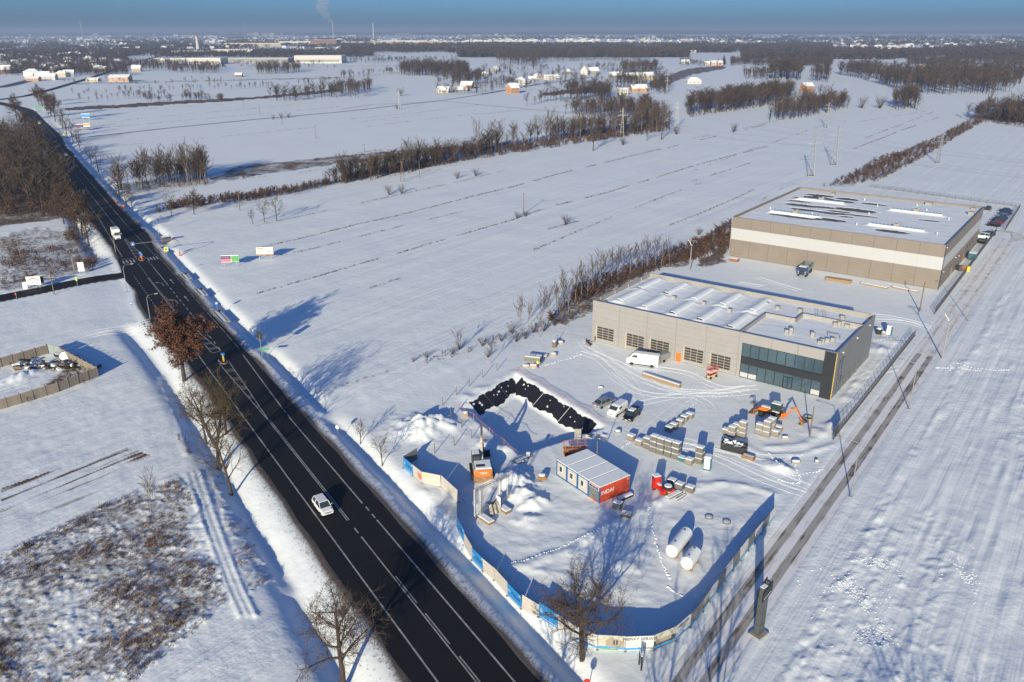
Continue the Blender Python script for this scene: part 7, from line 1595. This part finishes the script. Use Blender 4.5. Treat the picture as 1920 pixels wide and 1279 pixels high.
BALKS = [(E_((0, 820), (370, 740), (780, 650), (1050, 590), (1280, 540), (1616, 460)), .5), (E_((0, 965), (300, 895), (600, 820), (870, 760), (1150, 690), (1450, 615), (1616, 575)) + F_((310, 590), (490, 545), (800, 470), (1100, 400), (1616, 280)), .8), (E_((120, 1015), (350, 970), (560, 915), (730, 870), (1080, 785), (1300, 730)), .35), (E_((0, 1250), (200, 1195), (390, 1140), (630, 1070), (820, 1020), (1080, 940), (1340, 865), (1616, 785)) + F_((75, 855), (250, 800), (620, 705), (900, 620), (1150, 540), (1616, 420)), .65), (E_((700, 1220), (960, 1140)), .4), (F_((220, 945), (420, 890)), .8), (F_((900, 955), (1220, 830), (1540, 690)), .5), (F_((1130, 640), (1590, 500)), .4), ([(130, 246), (300, 230), (480, 214), (640, 200)], .5), ([(400, 340), (560, 325), (700, 300)], .4), ([(590, 300), (700, 283), (830, 265), (960, 248)], .35), ([(1480, 215), (1600, 230), (1720, 212), (1740, 208)], .25), ([(1600, 280), (1690, 245), (1760, 220)], .5), ([(1350, 480), (1440, 365), (1490, 345)], .2), ([(640, 225), (780, 212), (900, 196)], .4), ([(1300, 260), (1400, 240), (1540, 205)], .4), ([(735, 695), (640, 725), (560, 742)], .25), ([(150, 234), (320, 217), (480, 203), (620, 190)], .4), ([(640, 243), (800, 224), (960, 207)], .4), ([(200, 275), (400, 258), (600, 238), (800, 214)], .35), ([(140, 214), (300, 203), (500, 192)], .3), ([(900, 215), (1000, 205), (1060, 198)], .4), ([(1620, 260), (1700, 230), (1750, 210)], .35), ([(1300, 320), (1440, 270), (1560, 230)], .25), ([(1000, 470), (1150, 405), (1350, 330)], .3)]
bp_, bh_ = [], []; rs = np.random.RandomState(4)
for pl, dens in BALKS:
    P = [G(*q) for q in pl]
    for (x1, y1), (x2, y2) in zip(P, P[1:]):
        L = math.dist((x1, y1), (x2, y2)); n = int(L * 5.0 * dens); t_ = rs.rand(n); x = x1 + (x2 - x1) * t_ + rs.normal(0, .22, n); y = y1 + (y2 - y1) * t_ + rs.normal(0, .22, n); g = vnoise(x / 9 + 40, y / 13, 9) > -.18; bp_ += list(zip(x[g], y[g])); bh_ += list(rs.uniform(.25, .6, int(g.sum())))
scatter_mesh('balk_grass', TF, bp_, bh_, [M_GRASS, M_BRAMBLE], 8, 1.3)
# verge grass and grit showing at the road edges
vp, vh = [], []
for side in (0, 1):
    n = 5000; s = rs.uniform(-30, 280, n); e = np.interp(s, _rs, _r1 if side else _r0); off = np.abs(rs.normal(0, 1.0, n)) + .3; w = e + off * (1 if side else -1)
    ok = ~((side == 1) & (s > 128) & (s < 202)); q = np.array([RW(a, b) for a, b in zip(s[ok], w[ok])]); vp += list(map(tuple, q)); vh += list(rs.uniform(.08, .28, int(ok.sum())))
scatter_mesh('verge_grass', TF, vp, vh, [M_GRASS, mat('grey_grass', (.11, .09, .07), .95, 0, .3, .3)], 9, 1.0)
# ------------------------------------------------------------------ tyre tracks and footprints pressed into the yard snow
def ridge(mb, pts, w=.15, h=.035):
    zz = height(np.array([p[0] for p in pts]), np.array([p[1] for p in pts])); P = [Vector((p[0], p[1], float(z_))) for p, z_ in zip(pts, zz)]
    for i in range(len(P) - 1):
        a, b = P[i], P[i + 1]; d = (b - a).normalized(); n = Vector((-d.y, d.x, 0)) * w / 2; u_ = Vector((0, 0, h)); z0 = Vector((0, 0, -.01))
        mb.face([a - n + z0, b - n + z0, b + u_, a + u_]); mb.face([a + u_, b + u_, b + n + z0, a + n + z0])
def smooth(pts, n=10):
    P = [G(*q) for q in pts]; out = []
    for i in range(len(P) - 1):
        p0, p1, p2, p3 = P[max(i - 1, 0)], P[i], P[i + 1], P[min(i + 2, len(P) - 1)]
        for k in range(n):
            t = k / n; out.append(tuple(.5 * ((2 * p1[j]) + (-p0[j] + p2[j]) * t + (2 * p0[j] - 5 * p1[j] + 4 * p2[j] - p3[j]) * t * t + (-p0[j] + 3 * p1[j] - 3 * p2[j] + p3[j]) * t ** 3) for j in (0, 1)))
    return out + [P[-1]]
TR = [[(1235, 838), (1330, 855), (1420, 895), (1500, 925), (1545, 940)], [(1240, 830), (1340, 845), (1430, 880), (1520, 915), (1555, 925)], [(1090, 640), (1130, 680), (1170, 715), (1200, 745), (1205, 770), (1195, 790)], [(1095, 650), (1150, 680), (1190, 720), (1200, 750)], [(1100, 640), (1160, 690), (1240, 725), (1330, 735), (1400, 725)], [(1110, 660), (1180, 690), (1250, 730), (1340, 740), (1410, 735)], [(1140, 700), (1200, 735), (1290, 742), (1400, 728)], [(1230, 690), (1290, 700), (1320, 720), (1290, 745), (1220, 800), (1180, 830)], [(1300, 700), (1310, 720), (1300, 740), (1330, 760), (1340, 800), (1330, 840)], [(1320, 715), (1360, 728), (1420, 726)], [(1170, 735), (1190, 755), (1230, 750), (1280, 740)], [(1085, 660), (1120, 672), (1150, 700), (1165, 730), (1170, 760)], [(1400, 620), (1500, 600), (1620, 590), (1700, 600), (1760, 620)], [(1640, 600), (1700, 604), (1750, 620)], [(1420, 520), (1450, 530), (1500, 545)], [(1385, 530), (1430, 537)], [(1690, 690), (1640, 700), (1600, 715)], [(1500, 850), (1450, 860), (1390, 850), (1330, 838), (1260, 820)], [(0, 735), (60, 715), (100, 690)], [(283, 602), (230, 613), (170, 624), (110, 648)], [(290, 610), (230, 620), (170, 630), (118, 652)]]
tk = MB()
for pl in TR:
    pts = smooth(pl); A_ = offs(pts, .85); B_ = offs(pts, -.85); ridge(tk, A_); ridge(tk, B_); ridge(tk, offs(pts, .62), .1, .025)
FT = [[(960, 1058), (1020, 1040), (1080, 1015), (1150, 985)], [(1215, 945), (1225, 1000), (1240, 1050), (1255, 1085)], [(1180, 830), (1120, 880), (1090, 920)], [(1000, 690), (1040, 680), (1090, 665)], [(1345, 690), (1300, 760), (1250, 800), (1200, 835)], [(1250, 1100), (1290, 1120), (1330, 1110)], [(1440, 850), (1480, 890), (1550, 880)], [(1490, 870), (1500, 905), (1460, 900)], [(1640, 640), (1700, 635)], [(1790, 680), (1830, 690), (1890, 693)], [(1755, 690), (1790, 690), (1840, 695)]]
for pl in FT:
    pts = smooth(pl, 14)
    for i in range(0, len(pts), 1):
        x, y = pts[i]; x += rnd.gauss(0, .1); y += rnd.gauss(0, .1); z = hz(x, y); s_ = rnd.uniform(.10, .18); tk.add([(x - s_, y - s_, z - .02), (x + s_, y - s_, z - .02), (x + s_, y + s_, z - .02), (x - s_, y + s_, z - .02), (x, y, z + .12)], [(0, 1, 4), (1, 2, 4), (2, 3, 4), (3, 0, 4)])
for cxp, cyp, rx, ry, n in ((1600, 1120, 60, 70, 520), (1800, 1090, 30, 45, 200), (1650, 1060, 40, 30, 180), (1790, 690, 30, 8, 60), (1640, 1190, 40, 30, 140), (1150, 905, 30, 25, 50), (1340, 740, 40, 20, 60)):   # trodden patches
    PT = [G(cxp + rnd.gauss(0, rx * .5), cyp + rnd.gauss(0, ry * .5)) for k in range(n)]; ZT = height(np.array([p[0] for p in PT]), np.array([p[1] for p in PT]))
    for (x, y), z in zip(PT, ZT):
        z = float(z); a = rnd.uniform(0, 3); s_ = rnd.uniform(.05, .12)
        if vnoise(np.array([x / 2.2]), np.array([y / 2.8]), 7)[0] > -.02: tk.box((x, y, z + .02), (s_ * 2.6, s_, .06), a, bevel=.03)
tag(tk.build('snow_tracks', M_SNOW, GROUND), kind='stuff')
# ------------------------------------------------------------------ farm tracks, villages, town
M_TRK = mat('farm_track', (.10, .085, .075), .9, 0, .3, .3)
for nm, pts, w in (('farm_track', [(166, 257), (300, 242), (480, 224), (640, 210), (840, 187), (905, 177)], 2.6), ('village_lane', [(905, 177), (960, 167), (1010, 158), (1070, 150), (1105, 145)], 4.5), ('farm_track', [(640, 205), (700, 196), (830, 190), (1100, 215)], 1.2)): tag(ribbon(GP(*pts), w, .12).build(nm, M_TRK), kind='structure')
HW = [mat('plaster_white', (.50, .48, .45), .8), mat('plaster_cream', (.44, .36, .24), .8), mat('plaster_orange', (.42, .23, .12), .8), mat('plaster_grey', (.27, .26, .25), .8), mat('brick_dark', (.20, .11, .07), .85), mat('plaster_pink', (.45, .31, .23), .8)]
def house_parts(w, d, h, rh, kind):
    wall = MB()
    if kind == 'gable':
        wall.add([(-w / 2, -d / 2, 0), (w / 2, -d / 2, 0), (w / 2, d / 2, 0), (-w / 2, d / 2, 0), (-w / 2, -d / 2, h), (w / 2, -d / 2, h), (w / 2, d / 2, h), (-w / 2, d / 2, h), (-w / 2, 0, h + rh), (w / 2, 0, h + rh)], [(0, 1, 5, 4), (1, 2, 6, 9, 5), (2, 3, 7, 6), (3, 0, 4, 8, 7)])
        o = .45; t = .22; prof = [(-d / 2 - o, h - .25), (0, h + rh + .15), (d / 2 + o, h - .25), (d / 2 + o, h - .25 + t), (0, h + rh + .15 + t), (-d / 2 - o, h - .25 + t)]
        roof = MB().prism(prof, -w / 2 - o, w / 2 + o, axis='x')
    elif kind == 'hip':
        wall.box((0, 0, h / 2), (w, d, h)); o = .5; r = max(.2, (w - d) / 2)
        roof = MB().add([(-w / 2 - o, -d / 2 - o, h), (w / 2 + o, -d / 2 - o, h), (w / 2 + o, d / 2 + o, h), (-w / 2 - o, d / 2 + o, h), (-r, 0, h + rh), (r, 0, h + rh)], [(0, 1, 5, 4), (1, 2, 5), (2, 3, 4, 5), (3, 0, 4), (3, 2, 1, 0)])
    else:
        wall.box((0, 0, h / 2), (w, d, h)); roof = MB().box((0, 0, h + .2), (w + .3, d + .3, .4), bevel=.15)
    return wall, roof
def house(px, py, w, d, h, rh, rz, m, kind, label, name='house', cat='house', windows=True):
    x, y = G(px, py); t = thing(name, label, cat, (x, y, 0), rz); wall, roof = house_parts(w, d, h, rh, kind); wall.build('wall', HW[m], t); recalc_o(roof.build('roof', M_SNOW, t))
    if kind != 'flat': MB().box((w * .2, d * .1, h + rh), (.7, .7, 1.6)).build('chimney', HW[4], t)
    if windows:
        for zz in ([1.6] if h < 4.5 else [1.6, 4.3]):
            for k in range(3):
                f = MB().box(((k - 1) * w * .28, -d / 2 - .02, zz), (1.1, .08, 1.3)).build('window', M_TRIM, t); MB().box(((k - 1) * w * .28, -d / 2 - .07, zz), (.9, .04, 1.1)).build('pane', M_GLASS, f)
            MB().box((-w / 2 - .02, 0, zz), (.08, 1.2, 1.3)).build('window', M_GLASS, t)
VILL = [(832, 174, 13, 9, 3, 3.5, -.2, 1, 'gable', 'low white farmhouse with a snowy roof left of the village'), (876, 166, 14, 9, 4, 4, -.3, 2, 'gable', 'ochre house among dark trees left of the village'), (862, 172, 14, 8, 2.5, 3, .4, 3, 'gable', 'grey barn beside the ochre house'), (930, 136, 12, 10, 5, 5, .9, 3, 'gable', 'steep gabled grey house behind the village trees'), (909, 142, 11, 9, 3.5, 3, .2, 0, 'hip', 'small white house left of the steep gabled one'), (977, 158, 13, 12, 6, 3, -.2, 0, 'hip', 'square white two-storey house beside the lane'), (961, 175, 11, 10, 6, 4.5, .6, 2, 'gable', 'orange gabled house nearest along the lane'), (1008, 147, 13, 9, 4, 3, .1, 1, 'hip', 'cream bungalow behind the lane'), (1030, 149, 17, 11, 6, 1, .1, 0, 'flat', 'flat white villa beside the lane'), (998, 152, 10, 8, 3, 3, .1, 0, 'gable', 'small white outbuilding next to the cream bungalow'), (1045, 146, 9, 8, 3, 2.5, 0, 0, 'hip', 'white garage beside the flat villa'), (1063, 139, 14, 11, 4, 4, .3, 3, 'hip', 'grey hipped house past the flat villa'), (1097, 140, 13, 11, 6, 7, 1.2, 0, 'gable', 'tall white gable house at the village end'), (1112, 139, 15, 12, 5, 5, .3, 3, 'gable', 'snow-roofed house right of the tall white gable'), (1167, 178, 9, 9, 7, 1.5, .3, 0, 'flat', 'narrow white house in the hedge wood'), (1197, 172, 17, 10, 4, 3.5, .1, 2, 'gable', 'orange house behind the hedge wood'), (1153, 146, 18, 11, 4, 4, .1, 3, 'gable', 'brown barn in the trees right of the village'), (1180, 148, 14, 10, 4, 4, .2, 4, 'gable', 'dark brick house in the trees right of the village'), (1208, 150, 24, 13, 5, 5, .2, 1, 'gable', 'long cream farmhouse right of the village'), (1300, 157, 18, 11, 4, 4, .05, 0, 'hip', 'white bungalow alone in the snow'), (1512, 171, 11, 10, 6, 3, .2, 2, 'gable', 'orange house behind the willow clump'), (1343, 123, 22, 12, 6, 3, .05, 5, 'gable', 'pink house beside a conifer at the far field edge'), (1327, 122, 14, 10, 4, 3, 0, 1, 'gable', 'cream house left of the pink one'), (1285, 120, 16, 10, 4, 4, 0, 0, 'gable', 'white house at the far field edge left of the cream one'), (1727, 127, 14, 10, 5, 2, 0, 1, 'flat', 'cream house between the two big woods'), (227, 153, 26, 16, 6, 3, .1, 5, 'gable', 'pink hall beside the far left road'), (257, 134, 14, 12, 5, 5, .2, 1, 'gable', 'cream gable house before the left tree line'), (62, 143, 22, 14, 7, 4, .2, 0, 'hip', 'pale house beside the far left road'), (88, 150, 26, 14, 5, 4, .2, 0, 'gable', 'long white house beside the far left road'), (176, 153, 16, 10, 3, 2, 0, 1, 'gable', 'low cream hut by the far left field'), (7, 138, 24, 16, 6, 7, .3, 4, 'gable', 'dark brick house at the left edge'), (64, 152, 16, 10, 4, 2, .1, 2, 'gable', 'orange shed near the slip road'), (448, 144, 10, 8, 3, 2.5, .1, 4, 'gable', 'brick hut by the white fence in the fields')]
for v in VILL: house(*v)
INDU = [(390, 120, 70, 45, 12, 'white boxy hall left in the industrial row', 0), (345, 116, 110, 60, 8, 'low arched hall left of the white boxy hall', 0), (465, 117, 190, 45, 9, 'very long low grey hall in the industrial row', 3), (602, 118, 100, 50, 15, 'big white hall at the right of the industrial row', 0), (365, 102, 110, 60, 10, 'grey hall behind the industrial row', 3), (440, 101, 120, 60, 13, 'long white hall behind the grey long one', 0), (480, 87, 260, 80, 14, 'very long hall at the edge of the town', 1), (560, 84, 180, 80, 16, 'second long hall at the edge of the town', 0), (610, 86, 120, 60, 26, 'dark block under the smoking chimney', 4), (700, 84, 300, 80, 14, 'long pale hall right of the smoking chimney', 1), (760, 82, 240, 80, 16, 'white factory hall in the middle distance', 0), (820, 83, 200, 70, 13, 'low factory hall right of the white one', 1)]
for px, py, w, d, h, lb, m in INDU:
    x, y = G(px, py); t = thing('industrial_hall', lb, 'hall', (x, y, 0), rnd.uniform(-.05, .08)); wall, roof = house_parts(w, d, h, 2, 'flat'); wall.build('wall', HW[m], t); roof.build('roof', M_SNOW, t); MB().box((0, -d / 2 - .3, h * .35), (w * .9, .4, h * .25)).build('door_band', HW[3], t)
BLK = [(378, 64.0, 60, 45), (415, 65.5, 55, 34), (424, 65.5, 45, 34), (443, 66, 70, 36), (455, 66, 50, 36), (470, 67, 90, 38), (481, 67, 60, 38), (497, 67, 80, 36), (510, 67, 70, 36), (528, 67, 35, 36), (555, 65, 60, 24), (180, 67.5, 70, 36), (56, 68, 40, 26), (290, 67, 30, 30), (757, 66.5, 240, 24), (565, 65, 40, 24), (330, 68.5, 60, 24), (240, 70, 70, 20), (205, 70, 60, 18), (350, 70, 80, 20), (400, 72, 90, 20), (660, 70, 90, 22), (930, 68, 40, 26)]
for k, (px, py, w, h) in enumerate(BLK):
    x, y = G(px, py); t = thing('apartment_block', f'hazy apartment block on the town skyline, {ordinal(sorted(q[0] for q in BLK).index(px))} from the left', 'apartment block', (x, y, 0), rnd.uniform(-.2, .4), 'blocks on the town skyline'); MB().box((0, 0, h / 2), (w, 14, h)).build('wall', HW[k % 2 + (4 if k % 5 == 4 else 0)], t); MB().box((0, 0, h + .6), (w + .5, 14.5, 1.2)).build('roof', M_SNOW, t)
    for fz in range(3): MB().box((0, -7.1, h * (fz + .7) / 3.4), (w * .9, .3, h * .07)).build('window_row', M_GLASS, t)
for lb, px, py, h, r in (('white chimney stack right of the smoke', 701, 76, 120, 4), ('tall thin mast at the left of the town', 158, 84, 120, 2.0), ('dark chimney trailing smoke over the town', 626, 76, 130, 5), ('pale silo tower before the town', 372, 97, 50, 6), ('thin grey mast above the town skyline', 461, 72, 170, 2.2), ('short lattice tower on the skyline', 358, 68, 120, 5)):
    x, y = G(px, py); t = thing('chimney' if 'chimney' in lb else 'tower', lb, 'chimney' if 'chimney' in lb else 'tower', (x, y, 0)); MB().tube((0, 0, 0), (0, 0, h), r, r * .6, 10).build('shaft', HW[0] if 'white' in lb or 'pale' in lb else HW[3], t); MB().tube((0, 0, h * .93), (0, 0, h * .99), r * .72, r * .7, 10).build('band', HW[2], t)
# hundreds of small far houses: the larger ones one by one, the rest as one mass
fr_ = random.Random(17); FAR = []
def cluster(n, x0, x1, y0, y1, big=1.0):
    for k in range(n): FAR.append((fr_.uniform(x0, x1), y0 + (y1 - y0) * fr_.random() ** 1.2, big))
cluster(60, 0, 230, 95, 137, 1.25); cluster(30, 0, 130, 120, 150, 1.2); cluster(70, 150, 660, 72, 96, 1.5); cluster(110, 880, 1250, 75, 82, 1.6); cluster(40, 640, 900, 78, 95, 1.4); cluster(60, 1280, 1560, 66, 82, 1.6); cluster(70, 1560, 1900, 72, 92, 1.6); cluster(16, 1280, 1360, 90, 100, 1.2); cluster(8, 1880, 1925, 82, 92, 1.4); cluster(10, 1230, 1290, 88, 95, 1.3); cluster(14, 1460, 1560, 86, 98, 1.3); cluster(18, 1640, 1760, 84, 96, 1.4)
FAR.sort(key=lambda q: -q[1]); big_, small_ = FAR[:230], FAR[230:]
protoH = []
for k in range(8):
    wall, roof = house_parts(12 + (k % 3) * 3, 9 + k % 2, 4 + (k % 3), 4, ('gable', 'gable', 'hip')[k % 3]); protoH.append((wall.mesh('wall', [HW[(0, 0, 1, 0, 3, 1, 0, 5)[k]]]), recalc(roof.mesh('roof', [M_SNOW]))))
for k, (px, py, b) in enumerate(big_):
    x, y = G(px, py); zone = 'far left of the photo' if px < 300 else 'in the hazy town left of the middle' if px < 700 else 'in the far settlement behind the middle woods' if px < 1270 else 'in the scattered far settlement on the right'
    t = thing('far_house', f'small snow-roofed house {zone}, {ordinal(sorted(q[0] for q in big_).index(px))} from left', 'house', (x, y, 0), fr_.uniform(-.6, .9), f'small houses {zone}'); t.scale = (b * .8, b * .8, b * .75); w_, r_ = protoH[k % 8]; link('wall', w_, t); link('roof', r_, t)
def town_mass():
    V, F, mi = [], [], []; r = random.Random(3)
    pts = [(px, py) for px, py, b in small_]
    for k in range(500): pts.append((r.choice((r.uniform(0, 660), r.uniform(0, 1000), r.uniform(850, 1300))), 66 + 15 * r.random() ** 1.3))
    mb = MB()
    for k, (px, py) in enumerate(pts):
        x, y = G(px, py); w, d, h = r.uniform(10, 34), r.uniform(9, 16), r.uniform(4, 10); mb.box((x, y, h / 2), (w, d, h), r.uniform(-.4, .4), k % 3); mb.box((x, y, h + 1.5), (w, d, 3.0), 0, 3, taper=.6)
    tag(mb.build('distant_town', [HW[0], HW[1], HW[3], M_SNOW]), kind='stuff')
town_mass()
# far woods: belts and masses up to the horizon
rs = np.random.RandomState(21); fp, fh, mp_, mh_ = [], [], [], []
def belt(x0, x1, y0, y1, n, h, cl=.5):
    px = rs.uniform(x0, x1, n); py = y0 + (y1 - y0) * rs.rand(n); keep = vnoise(px / 45 + y0, py / 3.0, 5) + rs.normal(0, .12, n) > (.5 - cl); px, py = px[keep], py[keep]
    for a, b in zip(px, py): (fp if b < 112 else mp_).append(G(a, b)); (fh if b < 112 else mh_).append(h * rs.uniform(.6, 1.15))
belt(-150, 240, 100, 142, 4500, 12, .60); belt(-150, 330, 88, 104, 2875, 13, .55); belt(-100, 700, 78, 92, 5687, 14, .58); belt(640, 1000, 84, 98, 3718, 15, .66); belt(150, 700, 96, 108, 2843, 13, .55); belt(640, 760, 100, 118, 350, 7, .4); belt(860, 1290, 96, 108, 5250, 17, .72); belt(880, 1300, 84, 93, 3281, 15, .55); belt(1240, 1560, 88, 99, 3718, 16, .66); belt(1390, 1950, 92, 112, 5687, 16, .58); belt(1300, 1950, 76, 90, 4156, 15, .5); belt(900, 1950, 66, 76, 5250, 18, .5); belt(-100, 950, 65, 78, 4812, 17, .48); belt(820, 1250, 128, 178, 918, 10, .5); belt(1275, 1350, 115, 125, 196, 9, .5); belt(120, 420, 150, 160, 131, 7, .4); belt(1370, 1560, 116, 124, 1093, 12, .6); belt(1700, 1920, 112, 128, 1093, 13, .5); belt(270, 420, 183, 192, 196, 8, .5)
belt(200, 720, 70, 84, 2200, 15, .55); belt(640, 1300, 88, 100, 2200, 14, .6); belt(1280, 1950, 68, 80, 2200, 16, .6); belt(300, 640, 104, 112, 700, 10, .5); belt(420, 640, 118, 130, 260, 8, .45)
scatter_mesh('distant_woods', WF, fp, fh, [M_WOODD, M_WOODP], 31, 1.7)
scatter_mesh('scattered_trees', WP, mp_, mh_, [M_WOODD, M_WOODP], 33, 1.3)
cp, ch = rand_in([([(300, 140), (420, 140), (420, 118), (300, 118)], .00022, 14), ([(0, 150), (200, 140), (200, 105), (0, 105)], .00018, 15), ([(900, 150), (990, 145), (1000, 135), (900, 135)], .0006, 10), ([(1155, 185), (1185, 185), (1185, 172), (1155, 172)], .002, 11), ([(1355, 122), (1362, 122), (1362, 116), (1355, 116)], .003, 16), ([(1280, 122), (1300, 122), (1300, 112), (1280, 112)], .002, 12)], 41)
CON = []
for k in range(2):
    r = random.Random(k); V, F = [], []
    for j in range(26):
        z = .1 + .85 * j / 26; a = r.uniform(0, 6.3); L = .24 * (1.05 - z); i = len(V); V += [(0, 0, z + .1), (L * math.cos(a - .5), L * math.sin(a - .5), z - .05), (L * math.cos(a + .5), L * math.sin(a + .5), z - .05)]; F.append((i, i + 1, i + 2))
    CON.append((np.array(V, np.float32), np.array(F, np.int32)))
scatter_mesh('distant_conifers', CON, cp, ch, [M_GREEN], 42)
# low forested rise along the horizon
def rise():
    mb = MB(); mt_ = mat('forest_rise', (.035, .04, .038), .95, 0, .4, .004); n = 160
    for lay, (Y, H0, x0, x1) in enumerate(((14000, 46, -16000, 16000), (19000, 62, -20000, 20000))):
        prev = None
        for k in range(n + 1):
            x = x0 + (x1 - x0) * k / n; h = H0 * (.55 + .6 * float(fbm(np.array([x / 2600.0]), np.array([lay * 7.0]), 66, 4)[0] + .25)) * (1.25 if x > 0 else .8); h = max(6, h)
            cur = ((x, Y - 500, 0), (x, Y, h), (x, Y + 900, h * .8))
            if prev: mb.face([prev[0], cur[0], cur[1], prev[1]]); mb.face([prev[1], cur[1], cur[2], prev[2]])
            prev = cur
    tag(mb.build('hills', mt_), kind='structure')
rise()
# smoke from the works chimney
def smoke():
    x, y = G(620, 76); m = bpy.data.materials.new('smoke'); m.use_nodes = True; nt = m.node_tree; nt.nodes.clear(); v = nt.nodes.new('ShaderNodeVolumePrincipled'); o = nt.nodes.new('ShaderNodeOutputMaterial'); v.inputs['Color'].default_value = (.9, .9, .9, 1); v.inputs['Density'].default_value = .006
    nt.links.new(v.outputs[0], o.inputs['Volume']); mb = MB()
    for k, (dx, z, r) in enumerate(((6, 0, 22), (-20, 38, 34), (-45, 85, 46), (-30, 140, 50), (-70, 180, 40))): mb.lathe([(.5, -r), (r * .7, -r * .7), (r, 0), (r * .7, r * .7), (.5, r)], (dx, 0, 130 + z), 10)
    tag(mb.build('smoke', m, None, (x, y, 0)), kind='stuff')

smoke()
# ------------------------------------------------------------------ haze
def haze():
    m = bpy.data.materials.new('haze'); m.use_nodes = True; nt = m.node_tree; nt.nodes.clear()
    v = nt.nodes.new('ShaderNodeVolumePrincipled'); o = nt.nodes.new('ShaderNodeOutputMaterial')
    v.inputs['Color'].default_value = (.46, .60, .83, 1); v.inputs['Density'].default_value = HAZE_D; v.inputs['Anisotropy'].default_value = .1
    nt.links.new(v.outputs[0], o.inputs['Volume'])
    mb = MB().box((0, 20000, 54), (70000, 44000, 124))
    tag(mb.build('haze', m), kind='stuff')
HAZE_D = 0.00014
haze()
